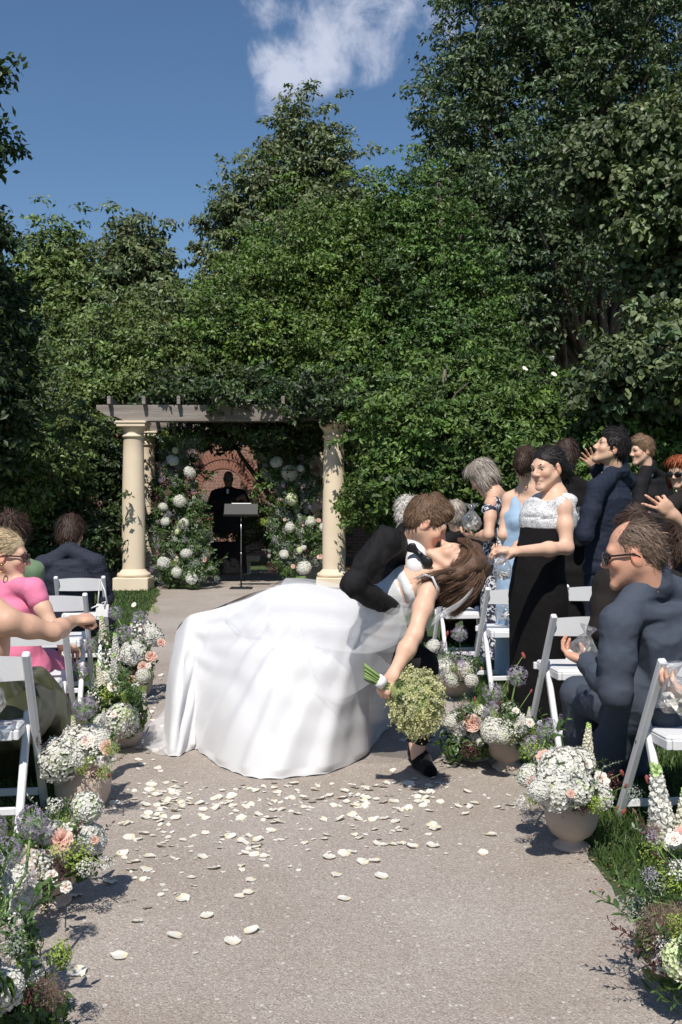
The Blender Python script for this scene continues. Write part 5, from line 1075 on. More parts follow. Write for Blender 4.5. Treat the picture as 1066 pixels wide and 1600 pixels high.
    # ---- hand: fingers curl towards the palm normal
    def hand(s, wrist, f, n, side=1, curl=(.5, .6, .5), sc=1.0, spread=.12, thumb=.5, each=None, tw=None):
        f = Vector(f).normalized(); n = Vector(n); n = (n - f * n.dot(f)).normalized(); lat = f.cross(n) * side; w = Vector(wrist); b = s.b; sc = sc * DS
        b.cone(w, w + f * .055 * sc, .030 * sc, .036 * sc, .02, n, .5); b.cone(w + f * .05 * sc - lat * .02 * sc, w + f * .075 * sc - lat * .024 * sc, .016 * sc, .012 * sc, .012); b.cone(w + f * .05 * sc + lat * .02 * sc, w + f * .08 * sc + lat * .022 * sc, .016 * sc, .012 * sc, .012)
        for i, (o_, ln) in enumerate(((.030, .072), (.011, .08), (-.009, .075), (-.028, .058))):
            cu = each[i] if each else curl
            p = w + f * (.085 - .004 * abs(i - 1)) * sc + lat * o_ * sc; a = 0; d = (f + lat * spread * (1.5 - i)).normalized(); r = .0088 * sc
            for q, cr in zip((.45, .31, .24), cu):
                a += cr; dd = d * math.cos(a) + n * math.sin(a); e = p + dd * ln * q * sc; b.cone(p, e, r, r * .92, .004); p = e; r *= .92
        p = w + f * .02 * sc + lat * .026 * sc + n * .006 * sc; d1 = (f * .75 + lat * .75 * (1 - thumb * .6) + n * thumb).normalized(); e = p + d1 * .045 * sc; d2 = (d1 + f * .35 - lat * .3 * thumb + n * .2 * thumb).normalized(); b.cone(p, e, .014 * sc, .0105 * sc, .01); b.cone(e, e + d2 * .034 * sc, .0105 * sc, .0085 * sc, .004)
        s.tints.append((w + f * .13 * sc, .05 * sc, (1.05, .88, .84))); return s
    def arm(s, sh, el, wr, r=(.05, .042, .026)):
        sh, el, wr = Vector(sh), Vector(el), Vector(wr); s.b.chain([sh, sh.lerp(el, .45), el], [r[0], r[0] * .95, r[1] * .9], .03); s.b.chain([el, el.lerp(wr, .35), wr], [r[1] * .9, r[1], r[2]], .03); return s
    def build(s, name='body'):
        v, f = s.b.mesh(s.h); c = np.ones((len(v), 3))
        for p, r, t in s.tints:
            w = np.exp(-((v - np.array(p)) ** 2).sum(1) / (2 * (r * .6) ** 2))[:, None]; c *= 1 + w * (np.array(t) - 1)
        c *= (1 + .05 * fnoise(v * 40, 2, 2))[:, None]; s.body = new_obj(name, mesh_np(name, v - np.array(s.o), f, s.sk, True, c), s.root); return s
    def wear(s, name, S, m, h=.011, wr=.006, fq=9., st=(1, 1, .6), fine=.0015, parent=None, rel=0):
        v, f = S.mesh(h)
        if rel: v = relax(v, f, rel)
        n = vnormals(v, f); q = v * np.array(st)
        v = v + n * (wr * .6 * np.clip(1 - np.abs(fnoise(q * fq, 17, 2)) * 3.2, -.5, 1) + fine * fnoise(v * 45, 9, 2))[:, None]
        return new_obj(name, mesh_np(name, v - np.array(s.o), f, m, True), parent or s.root)
def uvs(mb, c, r, nu=10, nv=8):
    mb.lathe([(r * math.sin(math.pi * j / nv) + 1e-5, -r * math.cos(math.pi * j / nv)) for j in range(nv + 1)], nu, c)
def torso(S, pts, lat, ws, rs, k=.07):
    """pts along the spine from shoulders down; half widths ws and half depths rs"""
    if len(pts) == 1: pts = [Vector(pts[0]), Vector(pts[0]) - Vector((0, 0, .02))]; ws = (ws[0],) * 2; rs = (rs[0],) * 2
    S.loft(pts, lat, ws, rs, min(k, .05)); return S
def lerps(a, b, ts): a, b = Vector(a), Vector(b); return [a.lerp(b, t) for t in ts]
def jacket_solid(neck, sl, sr, pel, lat, arms, ws=(.19, .205, .195, .185, .2, .205), rs=(.075, .115, .125, .12, .125, .125), rsl=(.074, .06, .048), back=None):
    """sl, sr shoulder points; arms: list of (shoulder, elbow, wrist)"""
    S = Solid(); mid = (Vector(sl) + Vector(sr)) / 2; torso(S, lerps(mid, pel, (.0, .2, .42, .62, .82, 1.0)), lat, ws, rs)
    for q in (sl, sr): S.cone(Vector(neck) + Vector((0, 0, .02)), Vector(q), .062, .07, .03)
    if back is not None: q = Vector(neck) + Vector(back).normalized() * .022; S.cone(q + Vector((0, 0, .01)), q + Vector((0, 0, .052)), .074, .066, .02)
    for sh, el, wr in arms:
        sh, el, wr = Vector(sh), Vector(el), Vector(wr); S.chain([sh, sh.lerp(el, .5), el], [rsl[0], rsl[0] * .92, rsl[1]], .03); S.chain([el, el.lerp(wr, .5), wr], [rsl[1], rsl[1] * .92, rsl[2]], .03)
    return S
def legs_solid(items, r=(.095, .068, .058)):
    S = Solid()
    for h_, k_, a_ in items: S.chain([h_, Vector(h_).lerp(Vector(k_), .5), k_], [r[0], r[0] * .9, r[1]], .03); S.chain([k_, Vector(k_).lerp(Vector(a_), .5), a_], [r[1], r[1] * .96, r[2]], .03)
    return S
def collar_solid(neck, head, r=.066, h=.022):
    """shirt collar: a short band round the neck"""
    S = Solid(); d = (Vector(head) - Vector(neck)).normalized(); S.cone(Vector(neck) - d * .01, Vector(neck) + d * h, r, r * .94, .01); return S
def shoe(fig, heel, toe, m=None, w=.042):
    S = Solid(); h_, t_ = Vector(heel) * DS, Vector(toe) * DS; S.cone(h_ + Vector((0, 0, .04)), h_.lerp(t_, .5) + Vector((0, 0, .038)), .04, w, .03); S.cone(h_.lerp(t_, .5) + Vector((0, 0, .036)), t_ + Vector((0, 0, .03)), w, .034, .03, (0, 0, 1), .85); S.cone(h_ + Vector((0, 0, .05)), h_ + Vector((0, 0, .075)), .04, .036, .03); S.half(Vector((0, 0, .006)), (0, 0, -1), .006); fig.wear('shoe', S, m or c_bow, .007, 0, fine=0)
bag_m = None
def bag_mat():
    global bag_m
    if bag_m: return bag_m
    m, N, L = nt('clear_plastic'); out = N.new('ShaderNodeOutputMaterial'); tr = N.new('ShaderNodeBsdfTransparent'); tr.inputs[0].default_value = (.93, .94, .95, 1); gl = N.new('ShaderNodeBsdfGlossy'); gl.inputs['Roughness'].default_value = .08; df = N.new('ShaderNodeBsdfDiffuse'); df.inputs[0].default_value = (.75, .76, .78, 1)
    tcn = N.new('ShaderNodeTexCoord'); nz3 = N.new('ShaderNodeTexNoise'); nz3.inputs['Scale'].default_value = 38; nz3.inputs['Detail'].default_value = 3; L.new(tcn.outputs['Object'], nz3.inputs['Vector']); bp = N.new('ShaderNodeBump'); bp.inputs['Distance'].default_value = .02; L.new(nz3.outputs['Fac'], bp.inputs['Height']); L.new(bp.outputs[0], gl.inputs['Normal'])
    lw = N.new('ShaderNodeLayerWeight'); lw.inputs['Blend'].default_value = .55; L.new(bp.outputs[0], lw.inputs['Normal']); mr = N.new('ShaderNodeMapRange'); mr.inputs['To Min'].default_value = .1; mr.inputs['To Max'].default_value = .7; L.new(lw.outputs['Facing'], mr.inputs['Value'])
    a = N.new('ShaderNodeMixShader'); a.inputs[0].default_value = .3; L.new(gl.outputs[0], a.inputs[1]); L.new(df.outputs[0], a.inputs[2]); b = N.new('ShaderNodeMixShader'); L.new(mr.outputs[0], b.inputs[0]); L.new(tr.outputs[0], b.inputs[1]); L.new(a.outputs[0], b.inputs[2]); L.new(b.outputs[0], out.inputs['Surface']); bag_m = m; return m
def bag(c, label, r=.07, hgt=.16, seed=0, up=(0, 0, 1)):
    """clear plastic bag of petals with a gathered neck"""
    c = Vector(c); o = empty('petal_bag', c, label, 'plastic bag', 'clear bags of petals'); mb = MB(); rg = np.random.default_rng(seed)
    mb.lathe([(.002, 0), (r * .7, .004), (r, hgt * .22), (r * .95, hgt * .45), (r * .55, hgt * .68), (r * .25, hgt * .8), (r * .5, hgt * .92), (r * .75, hgt * 1.02)], 28)
    v = np.array(mb.v); n = fnoise(v * 34 + seed, seed, 2)[:, None] * np.array([1, 1, .6]) * r * .3; v = v + n * unit(v * np.array([1, 1, .2])); ob = new_obj('bag', mesh_np('bag', v, mb.f, bag_mat(), True), o); 
    q = rg.normal(0, 1, (26, 3)) * np.array([r * .4, r * .4, hgt * .09]) + np.array([0, 0, hgt * .22]); vv, ff, cc = leafcloud(q, sph(26, rg), .03, .8, .3, 0, np.ones((26, 3)), shape='oval', rg=rg); new_obj('petals', mesh_np('petals', vv, ff, m_petal, True, cc), o)
    o.rotation_euler = Vector(up).to_track_quat('Z', 'Y').to_euler(); return o
# ================================================================== GUESTS
_P0 = P; DS = 1.08
def P(px, py, d): return _P0(px, py, d * DS)
def woman_black():
    f = Fig((1.12, 5.62, 0), 'smiling woman in a white lace top and long black skirt, hair pulled back', sk_fair, .0075)
    hc = P(856, 732, 5.6); neck = P(867, 777, 5.62); f.head(hc, (-.80, -.58, -.1), (-.10, 0, 1), 1.04, neck, True, smile=True)
    lat = Vector((.62, -.78, 0)); sL = P(880, 793, 5.48); sR = P(838, 790, 5.75)
    f.b.cone(neck, sL, .05, .055, .05); f.b.cone(neck, sR, .05, .05, .05); f.b.cone(neck, P(850, 815, 5.6), .07, .11, .05)
    el, wr = P(886, 856, 5.42), P(803, 862, 5.22); f.arm(sL, el, wr, (.05, .041, .027)); f.hand(wr, (-1, -.05, .12), (.0, .35, -1), 1, (.5, .7, .5), .98, .08, .9)
    el2, wr2 = P(820, 850, 5.85), P(795, 868, 5.5); f.arm(sR, el2, wr2, (.048, .04, .026)); f.hand(wr2, (-.7, -.6, .1), (.3, .3, 1), -1, (.5, .6, .5), .95)
    f.build(); f.eyes(h_black, (-.35, 0, -.1)).brows(h_dbrown, .0026); f.hair(h_black, 'bun', 1100, .06, .002, .0014, (0, -.16, -.02), 3, flow=lambda q: Vector((-q[0] * .6, -1, -.25)))
    mb = MB(); uvs(mb, f.L(0, .079, -.0655) - f.o, .0105, 8, 6); t = mb.build('teeth', m_teeth, f.root, True)
    S = Solid(); torso(S, [P(866, 782, 5.62), P(860, 796, 5.61), P(856, 812, 5.6), P(854, 834, 5.6)], lat, (.165, .19, .187, .174), (.085, .125, .142, .13), .05); S.cone(neck - Vector((0, 0, .03)), sL + Vector((-.012, 0, .014)), .05, .054, .03); S.cone(neck - Vector((0, 0, .03)), sR + Vector((0, 0, .012)), .05, .052, .03); S.half(P(852, 826, 5.6), (0, 0, -1), .01); S.ell(neck + Vector((-.05, -.075, .035)), (.08, .08, .06), None, .02, True)
    f.wear('lace_top', S, c_lace, .009, .003)
    S = Solid(); torso(S, [P(853, 828, 5.6), P(846, 856, 5.6), P(842, 890, 5.62), P(841, 930, 5.64), P(840, 990, 5.66), P(839, 1050, 5.68), P(838, 1110, 5.7), P(838, 1150, 5.7)], lat, (.172, .162, .172, .192, .185, .18, .18, .185), (.125, .122, .135, .15, .145, .14, .14, .14), .06); S.half((0, 0, .02), (0, 0, -1), .01)
    f.wear('black_skirt', S, c_black, .012, .004, 7, (1, 1, .3))
    mb = MB(); pts = [neck + f.M @ Vector((.075 * math.sin(a), .075 * math.cos(a) * .9 + .01, -.012 - .022 * math.cos(a))) - f.o for a in np.linspace(-2.2, 2.2, 26)]
    for p in pts: uvs(mb, p, .0046, 6, 5)
    mb.build('necklace', m_pearl, f.root, True)
    bag(P(785, 905, 5.18), 'clear bag of petals in the hand of the woman in black', .05, .16, 1)
woman_black()
def woman_grey():
    f = Fig((1.12, 7.3, 0), 'grey bob-haired woman in a navy floral dress bending her head', sk_tan, .0095); hc = P(754, 745, 7.25); neck = P(772, 772, 7.22)
    f.head(hc, (-.72, .35, -.6), (-.35, 0, .94), 1.0, neck, True); lat = Vector((.75, .66, 0)); sl, sr = P(768, 787, 7.1), P(806, 785, 7.45)
    f.b.cone(neck, sl, .05, .05, .05); f.b.cone(neck, sr, .05, .05, .05); f.b.cone(neck, P(790, 800, 7.3), .06, .1, .05); el, wr = P(764, 836, 7.0), P(744, 838, 7.2); f.arm(sl, el, wr, (.047, .04, .026)); f.hand(wr, (-.8, .3, .1), (0, .3, 1), -1, sc=.95); f.build(); f.hair(h_grey, 'bob', 1500, .055, .003, .0016, (0, -.03, .12), 4)
    S = Solid(); torso(S, [P(789, 790, 7.28), P(788, 808, 7.28), P(787, 840, 7.3), P(787, 880, 7.3), P(787, 930, 7.3), P(787, 985, 7.3), P(787, 1020, 7.3)], lat, (.19, .19, .18, .2, .21, .21, .22), (.085, .125, .13, .145, .15, .15, .15)); S.cone(sl + Vector((.03, .02, .005)), sl + Vector((-.015, -.01, -.05)), .06, .062, .03); S.ell(neck + Vector((.0, -.05, .02)), (.09, .09, .065), None, .02, True); f.wear('floral_dress', S, c_floral, .011, .004)
    S = legs_solid([(P(783, 1000, 7.3), P(783, 1030, 7.3), P(783, 1066, 7.3)), (P(797, 1000, 7.3), P(797, 1030, 7.3), P(797, 1066, 7.3))], (.06, .05, .04)); f.wear('legs', S, sk_tan, .012, 0)
    bag(P(737, 828, 7.15), 'silvery clear bag held by the grey-haired woman', .07, .2, 2)
woman_grey()
def woman_blue():
    f = Fig((1.27, 6.85, 0), 'woman in a pale blue one-shoulder dress seen from behind, dark hair up', sk_fair, .0085); hc = P(822, 726, 6.8); neck = P(826, 764, 6.8)
    f.head(hc, (.35, .9, -.2), (.05, -.1, 1), 1.0, neck, True); lat = Vector((.95, -.3, 0)); sl, sr = P(797, 780, 6.85), P(855, 785, 6.75); f.b.cone(neck, sl, .05, .055, .05); f.b.cone(neck, sr, .05, .055, .05); torso(f.b, [P(824, 785, 6.82), P(822, 806, 6.82), P(818, 840, 6.82)], lat, (.17, .165, .15), (.08, .11, .105))
    el, wr = P(786, 836, 6.8), P(806, 838, 6.95); f.arm(sl, el, wr, (.047, .04, .026)); f.hand(wr, (.7, .5, .0), (0, .2, 1), 1, sc=.95); f.build(); f.hair(h_dbrown, 'bun', 1300, .05, .007, .0016, (0, -.1, .05), 5, extra=[((0, -.11, .03), (0, -.10, -.04), .05, .05)])
    S = Solid(); torso(S, [P(818, 806, 6.82), P(818, 828, 6.82), P(817, 850, 6.82), P(816, 890, 6.82), P(816, 940, 6.82), P(815, 1000, 6.82), P(815, 1060, 6.82), P(815, 1080, 6.82)], lat, (.17, .168, .16, .185, .195, .19, .2, .2), (.118, .118, .115, .135, .145, .14, .14, .14)); S.half(P(818, 806, 6.82), Vector((.55, -.25, 1)), .01); S.cone(P(806, 770, 6.83), P(808, 815, 6.76), .035, .07, .03); S.half((0, 0, .02), (0, 0, -1), .01); f.wear('pale_blue_dress', S, c_sky, .011, .004, 8, (1, 1, .4))
    mb = MB(); q = P(820, 760, 6.73) - f.o; mb.tube([q, q + Vector((.012, -.004, -.004)), q + Vector((.022, .0, .003))], .004, 6); mb.build('necklace_clasp', m_gold, f.root, True)
woman_blue()
def woman_behind():
    f = Fig((1.83, 8.1, 0), 'dark-haired guest in black standing behind the smiling woman', sk_fair, .011); hc = P(886, 712, 8.05); neck = P(886, 744, 8.05); f.head(hc, (.3, .85, -.1), (0, 0, 1), 1.0, neck, True); f.build(); f.hair(h_dbrown, 'wavy', 900, .06, .006, .0022, seed=6, extra=[((0, -.07, -.05), (0, -.08, -.12), .06, .04)])
    S = jacket_solid(P(886, 752, 8.05), P(857, 764, 8.05), P(915, 764, 8.05), P(886, 890, 8.05), (1, 0, 0), [(P(857, 766, 8.05), P(850, 820, 8.0), P(868, 850, 7.85)), (P(915, 766, 8.05), P(918, 820, 8.0), P(905, 850, 7.85))], rsl=(.06, .05, .04)); torso(S, [P(886, 890, 8.05), P(886, 960, 8.05), P(886, 1025, 8.05)], (1, 0, 0), (.2, .2, .21), (.14, .14, .14)); f.wear('black_dress', S, c_black, .016)
woman_behind()
def man_navy():
    f = Fig((1.9, 7.0, 0), 'tall dark-haired man in a navy suit with one hand raised', sk_olive, .0075); hc = P(955, 701, 6.95); neck = P(962, 736, 6.97); f.head(hc, (-.92, -.06, .33), (.28, 0, .96), 1.08, neck)
    sl, sr = P(932, 764, 6.78), P(978, 752, 7.15); lat = Vector((.78, .62, 0)); el, wr = P(914, 836, 6.7), P(902, 818, 6.95); f.b.cone(el, wr, .04, .03, .02); f.hand(wr, (-.45, .5, .6), (-.3, .5, -.3), -1, (.6, .6, .5))
    el2, wr2 = P(948, 785, 7.3), P(932, 732, 7.1); f.b.cone(el2, wr2, .04, .03, .02); f.hand(wr2, (-.62, -.1, .8), (-.35, -.8, .1), 1, (.12, .16, .12), 1.02, .2, .15)
    f.b.chain([neck, sl, el], [.045, .04, .035], .02); f.b.chain([neck, sr, el2], [.045, .04, .035], .02); f.build(); f.eyes(h_black, (0, 0, .3)).brows(h_black, .0048); f.hair(h_black, 'short', 1700, .036, .005, .0016, (0, -.05, .12), 7, extra=[((0, .05, .1), (0, -.02, .125), .03, .035)])
    S = collar_solid(neck + Vector((-.03, 0, 0)), hc, .06, .03); S.cone(P(944, 742, 6.9), P(934, 768, 6.85), .028, .03, .02); f.wear('shirt', S, c_shirt, .008, 0)
    S = jacket_solid(P(965, 738, 6.98), sl, sr, P(950, 868, 7.0), lat, [(sl, el, wr), (sr, el2, wr2)], (.19, .205, .195, .19, .205, .215), (.08, .125, .13, .125, .135, .14), back=(.8, .1, 0)); torso(S, [P(948, 885, 7.0)], lat, (.22,), (.14,)); S.half(P(948, 900, 7.0), (0, 0, -1), .008); f.wear('jacket', S, c_navy, .0095, .006, 9, (1, 1, 1.6))
    S = legs_solid([(P(935, 905, 6.95), P(933, 980, 6.95), P(932, 1078, 6.97)), (P(962, 905, 7.1), P(963, 980, 7.1), P(964, 1070, 7.1))], (.11, .085, .07)); f.wear('trousers', S, c_navy, .013); shoe(f, Vector((1.8, 6.97, 0)), Vector((1.66, 7.1, 0))); shoe(f, Vector((1.96, 7.1, 0)), Vector((1.85, 7.25, 0)))
    bag(P(903, 820, 6.86), 'clear bag of petals in the hand of the man in navy', .045, .13, 3)
man_navy()
def man_black():
    f = Fig((2.75, 9.0, 0), 'auburn-haired man in a black suit looking left at the far right', sk_fair, .009); hc = P(1003, 704, 8.95); neck = P(1011, 734, 8.97); f.head(hc, (-.88, -.25, -.12), (.02, 0, 1), 1.06, neck); f.build(); f.brows(h_lbrown); f.hair(h_lbrown, 'short', 1200, .034, .004, .0018, seed=8, extra=[((0, .05, .1), (0, 0, .12), .03, .03)])
    S = collar_solid(neck - Vector((0, 0, .01)), hc, .07, .03); S.cone(P(1004, 738, 8.88), P(1000, 748, 8.85), .03, .03, .02); f.wear('shirt', S, c_shirt, .009, 0)
    sl, sr = P(1000, 756, 8.75), P(1038, 752, 9.15); S = jacket_solid(P(1012, 735, 8.98), sl, sr, P(1020, 870, 9.0), (.85, .5, 0), [(sl, P(998, 815, 8.65), P(985, 850, 8.75)), (sr, P(1050, 815, 9.2), P(1045, 860, 9.1))], (.19, .205, .195, .19, .205, .21), back=(.9, .1, 0)); f.wear('jacket', S, c_tux, .013, .006); S = legs_solid([(P(1010, 870, 8.95), P(1010, 930, 8.95), P(1010, 1005, 8.95)), (P(1030, 870, 9.05), P(1030, 930, 9.05), P(1030, 1003, 9.05))]); f.wear('trousers', S, c_tux, .016)
man_black()
def woman_red():
    f = Fig((2.62, 7.65, 0), 'red-haired woman in sunglasses at the right edge', sk_fair, .0085); hc = P(1062, 737, 7.6); neck = P(1070, 772, 7.62); f.head(hc, (-.68, -.68, -.22), (0, 0, 1), 1.0, neck, True); f.build(); f.hair(h_red, 'bob', 1500, .07, .005, .0019, seed=9); f.glasses(1.05)
    S = jacket_solid(P(1072, 778, 7.62), P(1048, 790, 7.5), P(1105, 792, 7.8), P(1078, 910, 7.65), (.9, .4, 0), [(P(1048, 792, 7.5), P(1040, 850, 7.45), P(1050, 890, 7.3)), (P(1105, 792, 7.8), P(1115, 850, 7.8), P(1110, 900, 7.6))], rsl=(.062, .05, .04)); torso(S, [P(1078, 920, 7.65), P(1078, 1000, 7.65), P(1078, 1050, 7.65)], (.9, .4, 0), (.2, .2, .2), (.14, .14, .14)); f.wear('dark_dress', S, c_brownj, .013)
woman_red()
def man_sunglasses():
    f = Fig((1.3, 3.78, 0), 'balding man in sunglasses and a blue checked suit sitting in the nearest row', sk_red, .006); hc = P(990, 866, 3.750); neck = P(1010, 917, 3.760); f.head(hc, (-.95, .26, -.14), (.02, 0, 1), 1.07, neck, nr=.066)
    sl, sr = P(968, 974, 3.630), P(1086, 938, 3.850); lat = Vector((.86, .5, 0)); el, wr = P(962, 1082, 3.610), P(920, 1036, 3.850); f.b.cone(el, wr, .045, .034, .02); f.hand(wr, (-.55, .45, .2), (.15, .2, 1), 1, (.55, .6, .5), 1.05, .08, .7); f.b.chain([neck, sl, el], [.045, .04, .035], .02); f.build()
    f.hair(h_thin, 'thin', 2600, .036, .0022, .001, (0, .05, .13), 10, h=.005, flow=lambda q: Vector((q[0] * 1.2, -.8, -.9 if abs(q[0]) > .04 else -.1))); f.brows(h_thin, .003); f.glasses(1.12)
    S = collar_solid(neck + Vector((-.022, .004, .004)), hc, .066, .03); f.wear('shirt', S, c_ltblue, .008, 0)
    pel = P(1035, 1120, 3.870); S = jacket_solid(P(1014, 917, 3.770), sl, sr, pel, lat, [(sl, el, wr), (sr, P(1110, 1040, 3.830), P(1060, 1080, 4.080))], (.195, .215, .21, .2, .2, .2), (.085, .13, .135, .13, .125, .12), (.076, .06, .05), back=(.6, -.1, 0)); S.cone(P(985, 1090, 3.750), P(955, 1165, 3.850), .08, .07, .05, (.3, 1, 0), .6); S.cone(P(955, 1165, 3.850), P(950, 1195, 3.870), .065, .05, .05, (.3, 1, 0), .5); S.cone(P(1030, 1110, 3.730), P(1040, 1135, 3.730), .07, .07, .05)
    S.cone(neck + Vector((.03, .02, -.03)), neck + Vector((-.045, -.055, -.075)), .035, .024, .015); ob = f.wear('jacket', S, c_blue, .0075, .0035, 11, (1, 1, 1.6), .001)
    S = legs_solid([(P(1010, 1120, 3.950), P(905, 1085, 4.230), P(912, 1215, 4.310)), (P(1060, 1125, 4.030), P(985, 1085, 4.380), P(990, 1200, 4.430))], (.105, .08, .065)); f.wear('trousers', S, c_blue, .01, .003); shoe(f, Vector((1.0, 4.15, 0)), Vector((.93, 4.36, 0)))
    bag(P(905, 1036, 3.910), 'clear crinkled bag of petals held by the man in sunglasses', .055, .16, 4, (.3, 0, 1))
man_sunglasses()
def man_brown():
    f = Fig((1.48, 5.05, 0), 'man in a dark brown jacket hidden behind the sunglasses man but for his hair', sk_tan, .01); hc = P(992, 842, 4.85); neck = P(995, 880, 4.85); f.head(hc, (-.3, .9, -.1), (0, 0, 1), 1.05, neck); f.build(); f.hair(h_dbrown, 'short', 1800, .045, .006, .0016, seed=11, extra=[((0, .04, .1), (0, -.03, .125), .035, .035)])
    sl, sr = P(950, 912, 4.9), P(1046, 912, 4.95); S = jacket_solid(P(995, 890, 4.86), sl, sr, P(990, 1060, 5.0), (1, .1, 0), [(sl, P(938, 985, 4.85), P(925, 1000, 5.15)), (sr, P(1062, 990, 4.95), P(1040, 1010, 5.2))], (.2, .22, .215, .21, .215, .215)); f.wear('jacket', S, c_brownj, .011, .008); S = legs_solid([(P(970, 1040, 5.1), P(935, 1025, 5.5), P(930, 1130, 5.6)), (P(1010, 1040, 5.1), P(985, 1025, 5.5), P(980, 1130, 5.6))]); f.wear('trousers', S, c_black, .014)
man_brown()
def woman_peace():
    f = Fig((1.95, 5.4, 0), 'brown-haired woman at the right edge raising two fingers', sk_tan, .0065); hc = P(1068, 846, 5.35); neck = P(1066, 885, 5.35); f.head(hc, (-.2, .95, -.1), (0, 0, 1), 1.0, neck, True); wr = P(1052, 806, 5.0); el = P(1100, 850, 5.1); f.arm(P(1090, 905, 5.25), el, wr, (.05, .042, .03)); up = (.05, .05, .05); cl_ = (.9, .9, .6)
    f.hand(wr, (-.72, -.15, .68), (-.1, 1, .2), 1, sc=1.08, spread=.32, thumb=.4, each=(up, up, (.7, 1.0, .7), cl_)); sl, sr = P(1040, 908, 5.3), P(1092, 908, 5.4); f.b.cone(neck, sl, .05, .055, .05); f.b.cone(neck, sr, .05, .055, .05); f.b.cone(neck, P(1066, 915, 5.35), .06, .09, .05); f.build(); f.hair(h_dbrown, 'wavy', 1500, .1, .006, .0018, seed=12, extra=[((.05, -.06, -.05), (.06, -.07, -.2), .05, .03), ((-.05, -.06, -.05), (-.06, -.07, -.2), .05, .03), ((0, -.08, -.04), (0, -.09, -.19), .06, .04)])
    S = Solid(); torso(S, [P(1066, 935, 5.35), P(1066, 965, 5.36), P(1066, 1010, 5.4), P(1066, 1050, 5.42)], (1, .1, 0), (.18, .17, .17, .2), (.11, .12, .12, .14)); f.wear('wine_dress', S, cloth('wine_cloth', (.03, .012, .013), .7, .1), .013)
woman_peace()
def curly_grey():
    f = Fig((.55, 8.6, 0), 'white-curled guest wearing a white hair flower, behind the groom', sk_fair, .011); hc = P(636, 801, 8.4); neck = P(634, 826, 8.4); f.head(hc, (.2, .95, -.1), (0, 0, 1), .95, neck, True); f.b.cone(neck, P(650, 812, 8.3), .04, .03, .03); f.build(); f.hair(h_white, 'curly', 1700, .045, .008, .0022, seed=13); o = Fig.L(f, 0, -.03, .15)
    q = new_obj('hair_flower', PROTO['white_rose'][0], f.root, o - f.o); q.scale = (.035,) * 3
    S = jacket_solid(P(634, 836, 8.4), P(603, 848, 8.4), P(665, 848, 8.4), P(634, 950, 8.5), (1, 0, 0), [(P(603, 850, 8.4), P(598, 905, 8.4), P(615, 925, 8.7)), (P(665, 850, 8.4), P(672, 905, 8.4), P(655, 925, 8.7))]); torso(S, [P(634, 985, 8.6), P(634, 1030, 8.6)], (1, 0, 0), (.2, .2), (.15, .15)); f.wear('dark_dress', S, c_black, .016)
curly_grey()
def suit_hidden():
    f = Fig((.99, 8.05, 0), 'seated man in a black suit half hidden behind the bride\'s head', sk_fair, .012); hc = P(712, 806, 8.0); neck = P(714, 830, 8.0); f.head(hc, (.2, .95, -.1), (0, 0, 1), 1.0, neck); f.build(); f.hair(h_grey, 'short', 700, .04, .004, .0025, seed=14)
    sl, sr = P(688, 852, 8.0), P(752, 850, 8.05); S = jacket_solid(P(716, 838, 8.0), sl, sr, P(722, 960, 8.1), (1, .1, 0), [(sl, P(676, 910, 8.0), P(690, 935, 8.3)), (sr, P(762, 912, 8.0), P(745, 940, 8.3))]); f.wear('jacket', S, c_tux, .014, .006); S = legs_solid([(P(708, 958, 8.2), P(700, 955, 8.6), P(700, 1030, 8.65)), (P(738, 958, 8.2), P(735, 955, 8.6), P(735, 1030, 8.65))]); f.wear('trousers', S, c_tux, .015)
suit_hidden()
bag(CH['R3'].location + Vector((.02, .02, .475)), 'clear bag of petals lying on the empty chair seat', .085, .17, 5, (.2, .3, 1))
# ---- left of the aisle
def woman_pink():
    f = Fig((-1.56, 4.9, 0), 'blonde woman in a pink cap-sleeved dress and sunglasses looking right', sk_fair, .0065); hc = P(10, 868, 4.8); neck = P(2, 908, 4.82); f.head(hc, (.95, .12, -.1), (0, 0, 1), 1.02, neck, True, smile=True)
    sl, sr = P(-52, 928, 4.85), P(52, 922, 4.72); el, wr = P(86, 985, 4.68), P(100, 1010, 4.95); f.b.cone(neck, sr, .04, .04, .04); f.b.cone(neck, sl, .04, .04, .04); f.arm(sr, el, wr, (.041, .036, .025)); f.hand(wr, (.2, .8, -.2), (0, 0, -1), 1); f.build()
    f.hair(h_blond, 'bun', 1700, .06, .0025, .0012, (0, -.16, -.02), 15, h=.0055, flow=lambda q: Vector((-q[0] * .4, -1, -.3))); f.glasses(1.0, mat('tortoise', (.05, .022, .012), .15, .6, .4, 60, coat=.4)); f.brows(h_lbrown, .0025)
    mb = MB(); c_ = f.L(.082, .0, -.055) - f.o; mb.tube([c_ + Vector((math.sin(a) * .012, -.004, math.cos(a) * .02)) for a in np.linspace(0, 6.28, 20)], .003, 6, False); mb.build('hoop_earring', m_gold, f.root, True)
    lat = Vector((.98, -.2, 0)); S = Solid(); torso(S, [P(2, 930, 4.8), P(4, 955, 4.8), P(8, 985, 4.8), P(14, 1015, 4.82), P(20, 1045, 4.85)], lat, (.172, .178, .15, .17, .2), (.07, .11, .105, .125, .14)); S.cone(neck - Vector((0, 0, .03)), sr + Vector((.005, 0, .012)), .055, .05, .03); S.cone(neck - Vector((0, 0, .03)), sl, .062, .06, .04); S.cone(sr, sr.lerp(el, .22), .058, .054, .02); S.cone(neck - Vector((0, 0, .02)), neck + Vector((0, 0, .01)), .07, .066, .02); S.chain([P(30, 1050, 4.9), P(70, 1050, 5.25), P(78, 1130, 5.35)], [.15, .12, .1], .06); S.chain([P(-10, 1050, 4.9), P(20, 1050, 5.3), P(30, 1140, 5.4)], [.15, .12, .1], .06); f.wear('pink_dress', S, c_pink, .0085, .005, 8)
woman_pink()
